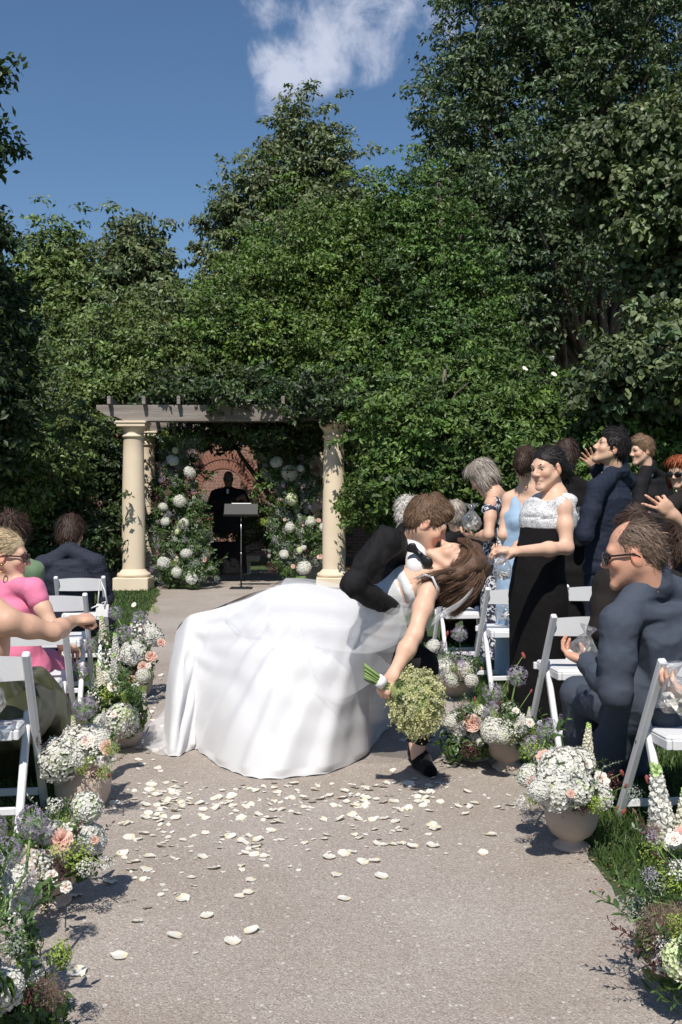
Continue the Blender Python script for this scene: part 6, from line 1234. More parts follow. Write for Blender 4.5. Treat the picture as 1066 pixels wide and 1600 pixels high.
def woman_strapless():
    f = Fig((-1.42, 3.95, 0), 'bare-shouldered woman with her arm stretched towards the aisle, head out of frame', sk_tan, .0065); hc = P(-62, 856, 3.85); neck = P(-48, 918, 3.85); f.head(hc, (.3, .9, -.1), (0, 0, 1), 1.0, neck, True)
    sr, sl = P(12, 972, 3.78), P(-130, 968, 3.9); el, wr = P(84, 988, 3.88), P(114, 970, 4.05); f.b.cone(neck, sr, .05, .058, .06); f.b.cone(neck, sl, .05, .058, .06); torso(f.b, [P(-52, 985, 3.86), P(-50, 1010, 3.86), P(-46, 1050, 3.86)], (1, -.06, 0), (.185, .178, .16), (.1, .115, .11)); f.arm(sr, el, wr, (.049, .038, .025)); f.hand(wr, (.55, .4, .05), (-.1, .3, -1), 1, (1.2, 1.4, 1.0), 1.0, .02, .8); f.build(); f.hair(h_lbrown, 'bun', 500, .05)
    S = Solid(); torso(S, [P(-46, 1052, 3.88), P(-40, 1085, 3.9), P(-30, 1125, 3.92)], (1, -.06, 0), (.175, .19, .22), (.125, .135, .16)); S.half(P(-46, 1030, 3.86), (.05, 0, 1), .006); S.chain([P(0, 1120, 3.95), P(50, 1100, 4.35), P(92, 1150, 4.45), P(98, 1215, 4.5)], [.16, .14, .12, .12], .08); S.chain([P(-60, 1120, 3.95), P(-5, 1100, 4.4), P(20, 1210, 4.5)], [.16, .14, .13], .08); S.chain([P(58, 1075, 4.35), P(84, 1135, 4.3)], [.06, .06], .05); f.wear('olive_dress', S, c_olive, .009, .028, 5.5, (1.4, .6, .6), .001)
woman_strapless()
def man_plaid():
    f = Fig((-2.05, 7.6, 0), 'seated man in a checked navy suit seen from behind, wavy brown hair', sk_tan, .009); hc = P(112, 832, 7.65); neck = P(110, 862, 7.55); f.head(hc, (.25, .92, -.35), (0, .3, 1), 1.04, neck); f.build(); f.hair(h_dbrown, 'wavy', 1600, .06, .006, .002, seed=16); S = collar_solid(neck + Vector((0, .02, .012)), hc, .066, .03); f.wear('shirt', S, c_shirt, .009, 0)
    sl, sr = P(66, 884, 7.5), P(150, 880, 7.5); S = jacket_solid(P(109, 863, 7.54), sl, sr, P(112, 985, 7.62), (1, .02, 0), [(sl, P(56, 935, 7.5), P(70, 960, 7.8)), (sr, P(166, 935, 7.55), P(150, 965, 7.9))], (.195, .212, .2, .19, .2, .205), (.08, .12, .125, .12, .125, .125), (.078, .062, .05)); f.wear('jacket', S, c_plaid, .0095, .008, 8, (1, 1, 1.5)); S = legs_solid([(P(92, 980, 7.7), P(90, 975, 8.15), P(88, 1050, 8.2)), (P(135, 980, 7.7), P(165, 968, 8.1), P(172, 1045, 8.15))], (.1, .08, .065)); f.wear('trousers', S, c_plaid, .013)
man_plaid()
def guest_green():
    f = Fig((-2.08, 6.3, 0), 'curly dark-haired guest in a sage green dress half behind the blonde woman', sk_tan, .01); hc = P(20, 836, 6.3); neck = P(22, 870, 6.28); f.head(hc, (.2, .95, -.2), (0, .1, 1), 1.0, neck, True); f.build(); f.hair(h_dbrown, 'curly', 2200, .05, .012, .0024, seed=17)
    sl, sr = P(-18, 890, 6.28), P(52, 892, 6.25); S = jacket_solid(P(22, 880, 6.28), sl, sr, P(22, 1010, 6.35), (1, 0, 0), [(sl, P(-28, 950, 6.25), P(-5, 975, 6.55)), (sr, P(60, 950, 6.25), P(45, 975, 6.6))], (.18, .19, .18, .175, .19, .2), rsl=(.06, .05, .04)); S.chain([P(22, 1010, 6.4), P(25, 1010, 6.8), P(25, 1075, 6.85)], [.16, .14, .13], .05); f.wear('green_dress', S, c_green, .012)
guest_green()
# ---- guests just outside the frame whose arms or shadows reach in
def guest_edge():
    CH['R0'] = chair(1.42, 2.6, 1, 'white folding chair just outside the right edge of the picture'); f = Fig((1.55, 2.75, 0), 'guest outside the right edge whose hand holds a petal bag', sk_fair, .006); hc = P(1390, 735, 2.75); neck = P(1380, 800, 2.75); f.head(hc, (-.3, .95, 0), (0, 0, 1), 1.0, neck, True); wr, el = P(1092, 1098, 2.95), P(1215, 1130, 2.75); f.arm(P(1275, 930, 2.75), el, wr, (.055, .046, .03)); f.hand(wr, (-.85, .1, .42), (.1, .5, 1), 1, (.5, .6, .5), 1.0, .06, .6)
    sl, sr = P(1280, 860, 2.75), P(1500, 860, 2.8); f.b.cone(neck, sl, .05, .055, .05); f.b.cone(neck, sr, .05, .055, .05); f.build(); f.hair(h_lbrown, 'bob', 500); S = Solid(); torso(S, [P(1390, 880, 2.77), P(1390, 950, 2.77), P(1390, 1050, 2.77), P(1390, 1130, 2.77)], (1, 0, 0), (.2, .19, .18, .21), (.09, .12, .12, .14)); S.chain([P(1350, 1100, 2.85), P(1290, 1050, 3.3), P(1290, 1200, 3.35)], [.13, .1, .09], .05); S.chain([P(1430, 1100, 2.85), P(1400, 1050, 3.3), P(1400, 1200, 3.35)], [.13, .1, .09], .05); f.wear('dark_dress', S, c_black, .013)
    bag(P(1058, 1112, 2.93), 'clear bag of petals at the right edge in a stray hand', .05, .15, 6, (-.1, 0, 1))
guest_edge()
def guest_left():
    CH['L0'] = chair(-1.38, 2.7, -1, 'white folding chair just outside the left edge of the picture'); f = Fig((-1.6, 2.85, 0), 'dark-suited guest sitting just outside the left edge of the picture', sk_fair, .012); hc = Vector((-1.620, 3.000, 1.2)); neck = Vector((-1.620, 2.980, 1.08)); f.head(hc, (.2, .95, 0), (0, 0, 1), 1.0, neck); f.build(); f.hair(h_brown, 'short', 500)
    sl, sr = Vector((-1.830, 2.980, 1.0)), Vector((-1.410, 2.980, 1.0)); S = jacket_solid(neck, sl, sr, Vector((-1.620, 3.020, .52)), (1, 0, 0), [(sl, Vector((-1.880, 3.050, .74)), Vector((-1.750, 3.280, .62))), (sr, Vector((-1.380, 3.050, .74)), Vector((-1.480, 3.280, .62)))]); f.wear('jacket', S, c_navy, .015); S = legs_solid([(Vector((-1.720, 3.100, .53)), Vector((-1.740, 3.480, .5)), Vector((-1.740, 3.520, .1))), (Vector((-1.520, 3.100, .53)), Vector((-1.460, 3.450, .5)), Vector((-1.420, 3.500, .1)))]); f.wear('trousers', S, c_navy, .015)
guest_left(); bag(CH['L1'].location + Vector((.08, -.22, .5)), 'clear bag hanging behind the nearest left chair', .06, .17, 7, (0, -.2, 1))
P = _P0; DS = 1.0
def officiant():
    f = Fig((-1.9, 16.9, 0), 'officiant in a long black robe standing behind the music stand', sk_dark, .009); hc = P(357, 748, 16.8); neck = P(357, 762, 16.8); f.head(hc, (.05, -1, -.15), (0, 0, 1), 1.06, neck); h1, h2 = P(372, 779, 16.45), P(366, 778, 16.45); f.sk = sk_dark; f.b.cone(P(380, 776, 16.5), h1, .04, .032, .02); f.hand(h1, (-1, -.1, -.1), (0, .8, -.4), 1, (.3, .4, .3)); f.b.chain([neck, P(375, 772, 16.8), P(384, 786, 16.7), P(380, 776, 16.5)], [.045, .045, .04, .04], .02); f.build(); f.glasses(.8)
    S = jacket_solid(P(357, 766, 16.8), P(337, 772, 16.8), P(377, 772, 16.8), P(357, 830, 16.8), (1, 0, 0), [(P(337, 773, 16.8), P(331, 790, 16.7), P(352, 783, 16.5)), (P(377, 773, 16.8), P(385, 790, 16.7), P(366, 781, 16.5))], (.21, .235, .24, .25, .26, .27), (.09, .14, .16, .17, .18, .18), (.09, .085, .085)); torso(S, [P(357, 850, 16.8), P(357, 875, 16.8), P(357, 893, 16.8)], (1, 0, 0), (.29, .31, .32), (.19, .2, .2)); f.wear('black_robe', S, c_robe, .016, .012, 10, (1, 1, .12))
    S = Solid(); S.cone(P(356, 766, 16.64), P(356, 770, 16.62), .022, .02, .01); f.wear('collar', S, c_shirt, .006, 0); 
    m_st = mat('black_metal', (.018, .018, .02), .55, .3, .1, 20); b = P(377, 922, 15.3); b.z = 0; o = empty('music_stand', b, 'black metal music stand holding papers in front of the officiant', 'music stand'); mb = MB(); mb.tube([(0, 0, .02), (0, 0, .55)], .012, 10); mb.build('lower_pole', m_st, o, True); mb = MB(); mb.tube([(0, 0, .5), (0, 0, 1.12)], .008, 10); mb.tube([(0, 0, .53), (0, 0, .56)], .017, 10); mb.build('pole', mat('steel', (.45, .45, .46), .3, .5, .05, metal=1.0), o, True)
    mb = MB(); mb.box((0, 0, .012), (.34, .26, .02), None, .006); mb.box((0, 0, .03), (.06, .06, .02), None, .005); mb.build('base', m_st, o); mb = MB(); M = Matrix.Rotation(R(-28), 3, 'X'); mb.box((0, -.01, 1.22), (.52, .012, .2), M, .003); mb.box((0, -.09, 1.135), (.52, .07, .012), M, .003); mb.build('desk', m_st, o)
    p = P(377, 782, 15.25); mb = MB(); mb.box((0, 0, 0), (.3, .006, .19), M, .001); pp = mb.build('papers', pw, None, False, b + Vector((0, -.012 + .025, 1.225 + .01))); tag(pp, 'white papers lying on the music stand', 'papers')
officiant()

P = _P0; DS = 1.0
# ================================================================== BRIDE AND GROOM
def catmull(P0, P1, P2, P3, t): return .5 * ((2 * P1) + (-P0 + P2) * t + (2 * P0 - 5 * P1 + 4 * P2 - P3) * t * t + (-P0 + 3 * P1 - 3 * P2 + P3) * t ** 3)
def loop_interp(C, n):
    C = np.array(C, float); m = len(C); out = []
    for i in range(n):
        a = i / n * m; j = int(a); out.append(catmull(C[(j - 1) % m], C[j % m], C[(j + 1) % m], C[(j + 2) % m], a - j))
    return np.array(out)
def smooth_curve(pts, n):
    Q = [np.array(p, float) for p in pts]; Q = [2 * Q[0] - Q[1]] + Q + [2 * Q[-1] - Q[-2]]; m = len(pts) - 1; out = []
    for i in range(n):
        a = i / (n - 1) * m; j = min(int(a), m - 1); out.append(catmull(Q[j], Q[j + 1], Q[j + 2], Q[j + 3], a - j))
    return np.array(out)
def locks(fig, guides, hm, n=420, w=.0032, seg=12, seed=0, name='hair_lock', spread=1.0, parent=None, wave=.006):
    """long hair: ribbons following guide curves [(points), radius at root, radius at end]"""
    rg = np.random.default_rng(seed); V_, F_, C_ = [], [], []; off = 0
    for pts, r0, r1, share in guides:
        c = smooth_curve([list(p) for p in pts], seg); tg = unit(np.gradient(c, axis=0)); u = unit(np.cross(tg, np.array([.3, 1, .2]))); v = np.cross(tg, u)
        for _ in range(int(n * share)):
            a, q = rg.uniform(0, 6.28), rg.random() ** .6; t = np.linspace(0, 1, seg); r = (r0 + (r1 - r0) * t) * q; ph = rg.uniform(0, 6.28); wv = wave * np.sin(t * rg.uniform(4, 9) + ph) * t
            e = 1 - rg.random() * .18; cc = c[np.clip((t * e * (seg - 1)).astype(int), 0, seg - 1)] if False else np.stack([np.interp(t * e, t, c[:, k]) for k in range(3)], 1)
            p = cc + u * (np.cos(a) * r + wv)[:, None] + v * (np.sin(a) * r + wv * .6)[:, None]; sd_ = unit(np.cross(tg, p - cc + 1e-6)) * (w * (1 - .75 * t ** 2))[:, None]
            V_.append(np.stack([p - sd_, p + sd_], 1).reshape(-1, 3)); i = np.arange(seg - 1)[:, None] * 2 + off; F_.append(np.concatenate([i + [0, 1, 3, 2]], 0)); tn = rg.uniform(.85, 1.25); C_.append(np.tile([tn, tn * .98, tn * .96], (2 * seg, 1))); off += 2 * seg
    return new_obj(name, mesh_np(name, np.concatenate(V_) - np.array(fig.o), np.concatenate(F_), hm, True, np.concatenate(C_)), parent or fig.root)
def groom():
    f = Fig((.35, 5.1, 0), 'groom in a black tuxedo bending forward to kiss the bride', sk_fair, .006)
    hc = P(667, 818, 4.86); neck = P(641, 845, 4.92); f.head(hc, (.85, -.06, -.53), (.53, 0, .85), 1.04, neck, nr=.058); f.tints.append((f.L(0, .06, -.03), .07, (1.05, .9, .88)))
    an = P(652, 1163, 4.98); f.b.chain([P(655, 1130, 4.98), an, P(653, 1182, 4.96)], [.045, .038, .036], .02); f.b.chain([neck, P(600, 900, 5.1), P(585, 975, 5.2), P(655, 1040, 4.97), P(655, 1130, 4.98)], [.05, .06, .06, .045, .04], .03); f.build(); f.brows(h_lbrown, .004)
    f.hair(h_brown, 'short', 3200, .03, .0045, .0011, (0, -.07, .11), 21, h=.0055, extra=[((-.03, .055, .095), (.03, .055, .095), .026, .026), ((0, .03, .11), (0, -.03, .12), .03, .03)])
    d = (hc - neck).normalized(); S = Solid(); S.cone(neck - d * .015 + Vector((.004, -.004, 0)), neck + d * .036 + Vector((.004, -.004, 0)), .075, .068, .01); S.cone(neck + Vector((.03, -.03, -.02)), P(650, 885, 4.78), .055, .05, .03); f.wear('shirt', S, c_shirt, .0065, 0, fine=0)
    sr, sl = P(604, 846, 4.70), P(652, 868, 5.12); pel = P(548, 955, 5.3); mid = (sr + sl) / 2; lat = (sr - sl).normalized()
    S = Solid(); S.loft([mid, mid.lerp(pel, .25), mid.lerp(pel, .55), mid.lerp(pel, .85), mid.lerp(pel, 1.08)], lat, (.2, .205, .19, .185, .195), (.078, .12, .122, .115, .12), .03)
    for q in (sr, sl): S.cone(neck - d * .045 + Vector((-.02, 0, 0)), q, .062, .068, .03)
    S.cone(neck - d * .02 + Vector((-.03, .0, .012)), neck + d * .012 + Vector((-.03, 0, .016)), .072, .064, .015)
    el, wr = P(552, 914, 4.62), P(612, 948, 4.74); S.chain([sr, sr.lerp(el, .5), el], [.072, .064, .052], .022); S.chain([el, el.lerp(wr, .5), wr], [.052, .05, .044], .022); el2, wr2 = P(668, 930, 5.18), P(712, 925, 5.0); S.chain([sl, el2, wr2], [.08, .064, .05], .03)
    jk = f.wear('jacket', S, c_tux, .007, .012, 10, (1.3, 1, .9), .0015)
    S = Solid(); bc = P(656, 866, 4.73); ax = Vector((.62, -.1, -.6)).normalized(); S.ell(bc, (.014, .012, .014), None, .006)
    for s_ in (-1, 1): S.cone(bc, bc + ax * .05 * s_ + Vector((0, 0, -.006)), .010, .027, .006, (.2, 1, .1), .35)
    f.wear('bow_tie', S, c_bow, .005, .003, 30)
    kn, hp = P(660, 1040, 4.95), P(590, 985, 5.2); hp2, kn2 = P(552, 985, 5.38), P(480, 1050, 5.75); an2 = Vector((-.35, 6.1, .1)); S = legs_solid([(hp, kn, P(654, 1150, 4.98)), (hp2, kn2, an2)], (.1, .075, .056)); f.wear('trousers', S, c_tux, .009, .006)
    S = Solid(); h_, t_ = G(648, 1190), G(672, 1214); h_.z = .03; t_.z = .026; m_ = h_.lerp(t_, .5); S.cone(h_ + Vector((0, 0, .012)), m_ + Vector((0, 0, .008)), .037, .045, .03); S.cone(m_, t_, .045, .036, .03); S.cone(m_ + Vector((0, .02, .03)), h_ + Vector((0, 0, .045)), .036, .035, .02); S.half((0, 0, .008), (0, 0, -1), .006); f.wear('velvet_loafer', S, m_velvet, .005, 0, fine=0); shoe(f, an2 + Vector((0, 0, -.1)), an2 + Vector((.2, -.12, -.1)), m_velvet)
groom()
m_satin = mat('white_satin', (.63, .63, .64), .38, .4, .015, 5, .03, 30, sheen=.15)
def tulle(name, a): return mat(name, (.9, .9, .92), .9, .1, .02, 40, trans=.35, alpha=a)
m_tulle = tulle('white_tulle', .17); m_tulle2 = tulle('white_tulle_dense', .32)
def bride():
    f = Fig((-.1, 5.3, 0), 'bride in a white satin gown bent backwards over the groom\'s arm', sk_fair, .006)
    hc = P(709, 878, 4.8); nk = P(676, 899, 4.8); f.head(hc, (-.27, -.1, .96), (.96, 0, .22), .98, nk, True, nr=.046, ears=())
    sL, sR = P(671, 918, 4.64), P(660, 893, 4.97); f.b.cone(nk, sL, .045, .046, .04); f.b.cone(nk, sR, .045, .046, .04); ws_ = P(598, 944, 4.86); lat = (sL - sR).normalized(); f.b.loft([P(664, 906, 4.8), P(645, 914, 4.81), P(622, 930, 4.84)], lat, (.165, .16, .14), (.07, .1, .095), .04)
    el, wr = P(648, 992, 4.50), P(613, 1056, 4.42); f.arm(sL, el, wr, (.046, .038, .024)); f.hand(wr, (-.45, -.1, -.75), (.45, .75, -.4), -1, (1.0, 1.2, .8), .98, .03, .9)
    f.arm(sR, P(640, 900, 5.15), P(640, 862, 5.05), (.044, .036, .024)); f.b.chain([P(622, 935, 4.86), P(585, 978, 5.05), P(470, 1010, 5.4), P(400, 1130, 5.5)], [.07, .075, .06, .045], .03); f.b.chain([P(585, 978, 5.12), P(440, 985, 5.55), P(320, 1005, 5.65)], [.075, .06, .04], .03); f.build()
    # hair: cap on the skull and long falling locks
    f.hair(h_bride, 'pulled', 900, .07, .003, .0013, (0, .05, .12), 31, h=.006)
    D = lambda x, y, d: P(x, y, d)
    S = Solid(); S.chain([D(738, 862, 4.78), D(748, 888, 4.76), D(738, 912, 4.74), D(716, 938, 4.74)], [.05, .052, .046, .03], .03); S.chain([D(733, 862, 4.73), D(736, 884, 4.67), D(718, 896, 4.63), D(690, 902, 4.61), D(660, 905, 4.6)], [.04, .04, .034, .022, .012], .03); S.chain([D(745, 880, 4.72), D(730, 912, 4.67), D(700, 938, 4.65)], [.045, .04, .02], .03); v, fc = S.mesh(.009); v = v + vnormals(v, fc) * (.004 * fnoise(v * 40, 3, 2))[:, None]; hm_ = new_obj('long_hair', mesh_np('long_hair', v - np.array(f.o), fc, h_bride, True, np.full((len(v), 3), .95)), f.root)
    rg = np.random.default_rng(8); tab = [[(716, 842), (730, 843), (742, 856), (747, 868)], [(731, 860), (744, 870), (752, 884), (755, 897)], [(714, 884), (730, 898), (742, 915), (745, 928)], [(684, 893), (704, 912), (718, 936), (723, 950)], [(634, 905), (672, 926), (698, 958), (706, 966)]]; dep = [4.73, 4.655, 4.60, 4.57, 4.58]; gl = []
    for _ in range(520):
        s_ = rg.random() ** .8 * 3; i = min(int(s_), 2); q = s_ - i; bk = rg.random(); pts = []
        for r_, (row, d_) in enumerate(zip(tab, dep)):
            x = row[i][0] * (1 - q) + row[i + 1][0] * q; y = row[i][1] * (1 - q) + row[i + 1][1] * q; jit = 1.2 + .9 * r_; pts.append(P(x + rg.normal(0, jit), y + rg.normal(0, jit), d_ + bk * .12 + .035 * s_ * (r_ / 4)))
        gl.append((pts, .004, .007, 1 / 520))
    locks(f, gl, h_bride, 3400, .0012, 16, 4, parent=hm_, wave=.004)
    # bodice
    S = Solid(); S.loft([P(655, 910, 4.81), P(640, 917, 4.815), P(622, 930, 4.84), P(604, 942, 4.87), P(580, 950, 4.92)], lat, (.155, .162, .148, .138, .16), (.088, .108, .1, .1, .12), .03); nb = (P(640, 915, 4.8) - P(680, 898, 4.8)).normalized(); S.half(P(655, 908, 4.8), -nb + Vector((0, 0, .25)), .01); f.wear('bodice', S, m_satin, .0075, .004, 14, (1, 1, 1), .001)
    mb = MB(); mb.tube([P(652, 905, 4.62), P(664, 898, 4.6), P(676, 902, 4.58), P(683, 918, 4.58), P(682, 934, 4.62)], .006, 6); mb.v = [tuple(Vector(v) - f.o) for v in mb.v]; mb.build('strap', m_satin, f.root, True)
    # the skirt: rings from the waist and the raised leg down to the hem
    ctl = [(P(614, 952, 4.97), (.31, 5.95)), (P(604, 947, 4.88), (.24, 5.68)), (P(590, 941, 4.86), (.118, 5.17)), (P(562, 931, 4.95), (-.05, 4.87)), (P(522, 922, 5.1), (-.215, 4.78)), (P(472, 914, 5.25), (-.385, 4.75)), (P(430, 919, 5.33), (-.50, 4.84)), (P(385, 938, 5.42), (-.62, 5.0)), (P(335, 954, 5.5), (-.73, 5.22)), (P(304, 961, 5.53), (-.79, 5.33)), (P(292, 967, 5.56), (-.845, 5.18)), (P(282, 980, 5.62), (-.925, 5.22)), (P(276, 988, 5.68), (-.995, 5.5)), (P(288, 972, 5.75), (-.98, 5.85)), (P(335, 953, 5.78), (-.78, 6.15)), (P(420, 922, 5.62), (-.4, 6.3)), (P(520, 920, 5.36), (.0, 6.3)), (P(592, 934, 5.1), (.27, 6.18))]
    n, m = 340, 72; T = loop_interp([list(a) for a, b in ctl], n); H = loop_interp([(b[0], b[1], 0) for a, b in ctl], n); rows = []
    u = np.arange(n) / n * len(ctl)
    for j in range(m + 1):
        t = j / m; hx = .62 * t + .38 * math.sin(t * math.pi / 2); hz = .62 * (1 - t) + .38 * math.cos(t * math.pi / 2)
        p = T * (1 - hx) + H * hx; p[:, 2] = T[:, 2] * hz + .008; rows.append(p)
    G3 = np.array(rows); t = np.linspace(0, 1, m + 1)[:, None]; v = G3.reshape(-1, 3)
    f_ = np.array([(j * n + i, j * n + (i + 1) % n, (j + 1) * n + (i + 1) % n, (j + 1) * n + i) for j in range(m) for i in range(n)])
    nn = vnormals(v, f_).reshape(m + 1, n, 3); U = np.tile(u, (m + 1, 1)); Tt = np.tile(t, (1, n))
    # folds: broad flutes towards the hem, drag lines sweeping from hip to the left end, creases near the raised knee
    fl = .030 * Tt ** 1.4 * (1.0 - .55 * ((U > 2) & (U < 9))) * np.sin(U * 3.1 + 1.2 * np.sin(U * 1.3)) 
    def crease(u0, t0, u1, t1, amp, w, bow=0.):
        s = np.clip((U - u0) / (u1 - u0), 0, 1); tc_ = t0 + (t1 - t0) * s + bow * np.sin(s * math.pi); inside = np.clip(np.minimum(s, 1 - s) * 6, 0, 1); d = (Tt - tc_) / w; return amp * inside * (np.exp(-d * d) - .75 * np.exp(-((d - 1.5) ** 2)))
    fl += crease(2.3, .30, 9.6, .16, .020, .05, .06) + crease(2.1, .50, 8.8, .24, .020, .06, .10) + crease(1.9, .64, 7.5, .42, .017, .07, .10) + crease(2.8, .16, 8.5, .08, .015, .035, .03) + crease(1.8, .80, 6.0, .66, .012, .06, .05) + crease(6.0, .52, 10.2, .26, .014, .05, .05) + crease(8.6, .35, 10.4, .75, .02, .1)
    fl += .011 * fnoise(np.stack([U * .55 + Tt * 1.6, Tt * 2.2 - U * .25, U * 0], -1).reshape(-1, 3), 6, 3).reshape(m + 1, n) * np.clip(Tt * 5, 0, 1) * np.clip((1 - Tt) * 8, .15, 1)
    def sweep(u0, u1, amp, w0, w1, t0=.04, t1=1.0):
        tt = np.clip((Tt - t0) / (t1 - t0), 0, 1); uc = u0 + (u1 - u0) * tt ** .8; w = w0 + (w1 - w0) * tt; d = (U - uc) / w; return amp * np.clip(tt * 3, 0, 1) * (.35 + .65 * tt) * (np.exp(-d * d) - .6 * np.exp(-((d - 1.4) ** 2)))
    fl = fl * .45 + .55 * (sweep(2.3, 3.3, .03, .12, .28) + sweep(2.6, 4.5, .03, .12, .34) + sweep(3.0, 5.7, .028, .14, .36) + sweep(3.5, 7.0, .03, .15, .36) + sweep(4.2, 8.2, .028, .18, .34) + sweep(5.4, 9.2, .026, .2, .3) + sweep(7.2, 9.9, .03, .2, .22) + sweep(1.9, 2.1, .03, .12, .25))
    w3 = G3 + nn * np.where(Tt > .985, fl * .3, fl)[..., None] * np.clip(Tt * 7, 0, 1)[..., None]; w3[..., 2] = np.maximum(w3[..., 2], .006); w3[-1, :, 2] = .006 + .006 * np.abs(np.sin(u * 5)); v = w3.reshape(-1, 3)
    sk = new_obj('skirt', mesh_np('skirt', v - np.array(f.o), f_, m_satin, True), f.root)
    # tulle overlay lying just off the satin, and its puffed edge above the hip
    i0, i1 = int(1.3 / len(ctl) * n), int(7.6 / len(ctl) * n); cols = np.arange(i0, i1); rr_ = 46; nv = vnormals(v, f_).reshape(m + 1, n, 3)
    for layer, (dep, off, mt) in enumerate(((.64, .012, m_tulle),)):
        g = []; 
        for a, i in enumerate(cols):
            q = a / (len(cols) - 1); edge_ = dep * (1 - .72 * max(0, (q - .25) / .75) ** 1.3) * (1 + .10 * math.sin(9 * q + layer * 2) + .05 * math.sin(23 * q))
            for j in range(rr_):
                tt_ = edge_ * j / (rr_ - 1) * m; k0 = min(int(tt_), m - 1); fr = tt_ - k0; p = w3[k0, i] * (1 - fr) + w3[k0 + 1, i] * fr; nr_ = nv[min(k0 + (1 if k0 == 0 else 0), m), i]; g.append(p + nr_ * (off + .010 * math.sin(q * 38 + j * .22 + layer) * (.3 + .7 * j / rr_)))
        gf = np.array([(a * rr_ + j, (a + 1) * rr_ + j, (a + 1) * rr_ + j + 1, a * rr_ + j + 1) for a in range(len(cols) - 1) for j in range(rr_ - 1)]); new_obj('tulle_layer', mesh_np('tulle_layer', np.array(g) - np.array(f.o), gf, mt, True), sk)
    def sheet(name, A, B, nu, nv_, mt, wob=.01, fq=9, par=None, seed=0, bulge=(0, 0, 0)):
        a, b = smooth_curve([list(p) for p in A], nu), smooth_curve([list(p) for p in B], nu); g = []; bu = np.array(bulge)
        for j in range(nv_):
            q = j / (nv_ - 1); p = a * (1 - q) + b * q + bu * math.sin(q * math.pi); p = p + np.stack([np.zeros(nu), np.sin(np.arange(nu) / nu * 7 + q * fq * 2.2 + seed) * wob, np.sin(q * fq * 1.7 + np.arange(nu) / nu * 5 + seed) * wob], 1); g.append(p)
        g = np.array(g).reshape(-1, 3); gf = np.array([(j * nu + i, j * nu + i + 1, (j + 1) * nu + i + 1, (j + 1) * nu + i) for j in range(nv_ - 1) for i in range(nu - 1)]); return new_obj(name, mesh_np(name, g - np.array(f.o), gf, mt, True), par or f.root)
    sheet('tulle_puff', [P(447, 903, 5.3), P(480, 906, 5.2), P(530, 914, 5.05), P(580, 927, 4.9), P(625, 938, 4.76)], [P(400, 985, 5.18), P(460, 1000, 5.02), P(530, 1015, 4.85), P(585, 1020, 4.72), P(640, 1000, 4.62)], 60, 30, m_tulle2, .006, 9, sk, 0, (0, -.03, .01))
    sheet('tulle_puff', [P(447, 905, 5.36), P(500, 912, 5.15), P(560, 928, 4.92), P(640, 945, 4.66)], [P(350, 962, 5.38), P(430, 1040, 5.0), P(520, 1090, 4.8), P(606, 1050, 4.66)], 60, 30, m_tulle, .007, 7, sk, 2, (0, -.03, .01))
    vl = sheet('veil', [P(757, 868, 4.74), P(745, 905, 4.66), P(722, 935, 4.62), P(690, 955, 4.6), P(672, 972, 4.6)], [P(748, 905, 4.72), P(736, 930, 4.66), P(712, 952, 4.63), P(688, 968, 4.61), P(668, 985, 4.6)], 40, 14, m_tulle2, .005, 14, None, 1, (0, -.02, 0))
    sheet('veil_tail', [P(690, 950, 4.62), P(655, 948, 4.62), P(615, 950, 4.68), P(575, 955, 4.76)], [P(668, 985, 4.58), P(640, 1005, 4.6), P(606, 1020, 4.7), P(560, 1010, 4.74)], 40, 16, m_tulle, .006, 11, vl, 3, (0, -.015, 0))
    # thin tulle train spilling on the gravel at the left
    sheet('train', [Vector((-.86, 5.22, .03)), Vector((-.96, 5.2, .02)), Vector((-1.04, 5.27, .014)), Vector((-1.12, 5.36, .012))], [Vector((-.9, 5.8, .2)), Vector((-1.02, 5.74, .10)), Vector((-1.1, 5.68, .05)), Vector((-1.18, 5.6, .012))], 30, 18, m_tulle2, .014, 8, sk, 4)
    sheet('train', [Vector((-.88, 5.24, .05)), Vector((-.98, 5.26, .03)), Vector((-1.07, 5.34, .02))], [Vector((-.92, 5.78, .25)), Vector((-1.04, 5.72, .12)), Vector((-1.14, 5.62, .03))], 26, 18, m_tulle2, .012, 11, sk, 2)
bride()
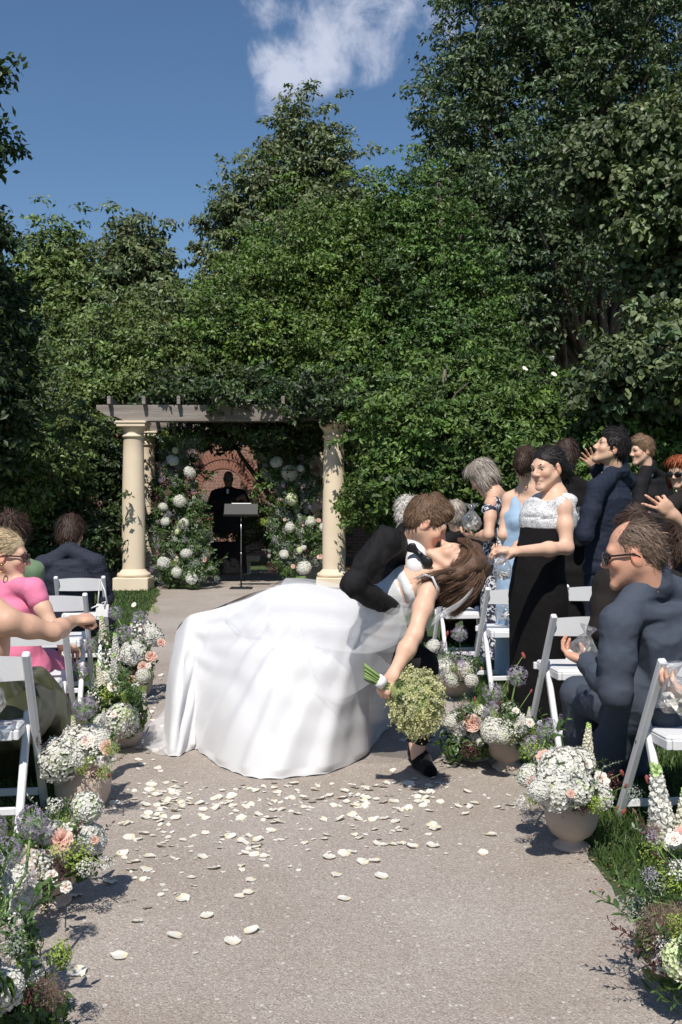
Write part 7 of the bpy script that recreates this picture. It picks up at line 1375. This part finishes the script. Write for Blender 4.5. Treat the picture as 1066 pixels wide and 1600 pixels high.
def bouquet():
    c = P(650, 1094, 4.44); hnd = P(603, 1070, 4.40); o = empty('bridal_bouquet', hnd, 'pale green hanging amaranth bouquet in the bride\'s hand', 'bouquet'); ax = (c - hnd).normalized(); rg = np.random.default_rng(3); up = Vector((0, 0, 1))
    mb = MB()
    for k in range(16):
        a = k * 2.4; r = .004 + .016 * (k / 16) ** .5; s0 = hnd + Vector((0, math.cos(a) * r, math.sin(a) * r)); e = hnd - ax * .115 + Vector((0, math.cos(a) * r * 1.9, math.sin(a) * r * 1.9)) + up * .012; mb.tube([s0 + ax * .08 - o.location, s0 - o.location, e - o.location], .0042, 6)
    mb.build('stems', m_stem, o, True); mb = MB(); mb.tube([-ax * .045 + Vector((0, 0, .004)), -ax * .01], [.029, .027], 16); mb.build('ribbon', rib, o, True)
    m_am = mat('amaranth', (.56, .56, .33), .7, .2, .2, 40, trans=.25, attr=True); m_in = mat('amaranth_core', (.22, .26, .10), .8, .2, .2, 40)
    S = Solid(); S.ell(c, (.095, .095, .115), None, .02); S.cone(hnd + ax * .04, c, .03, .08, .05); v, f = S.mesh(.012); new_obj('core', mesh_np('core', v - np.array(o.location), f, m_in, True), o)
    n = 520; u = sph(n, rg); p0 = np.array(c) + u * np.array([.098, .098, .12]) * rg.uniform(.88, 1.06, (n, 1)); V_, F_, C_ = [], [], []; off = 0
    for i in range(n):
        L_ = rg.uniform(.02, .055); d = unit(u[i] * .8 + np.array([0, -.1, -.35]) + rg.normal(0, .45, 3)); k = 11; t = np.linspace(0, 1, k)[:, None]; q = p0[i] + d * t * L_ + np.array([0, 0, -.014]) * t ** 2
        q = np.repeat(q, 3, 0) + rg.normal(0, .0035, (k * 3, 3)); tn = rg.uniform(.75, 1.3); v, f, cc = leafcloud(q, rg.normal(0, 1, (len(q), 3)) + u[i] * 1.2, .0105, .75, .3, 0, np.tile([[tn, tn, tn * rg.uniform(.8, 1.05)]], (len(q), 1)), rg=rg); V_.append(v); F_.append(f + off); C_.append(cc); off += len(v)
    new_obj('amaranth_tassels', mesh_np('amaranth_tassels', np.concatenate(V_) - np.array(o.location), np.concatenate(F_), m_am, False, np.concatenate(C_)), o)
    for k in range(7): q = Vector(c) - ax * .09 + Vector((rg.normal(0, .02), rg.normal(-.03, .02), rg.normal(.01, .03))); bloom('foliage', q, .022, o)
bouquet()
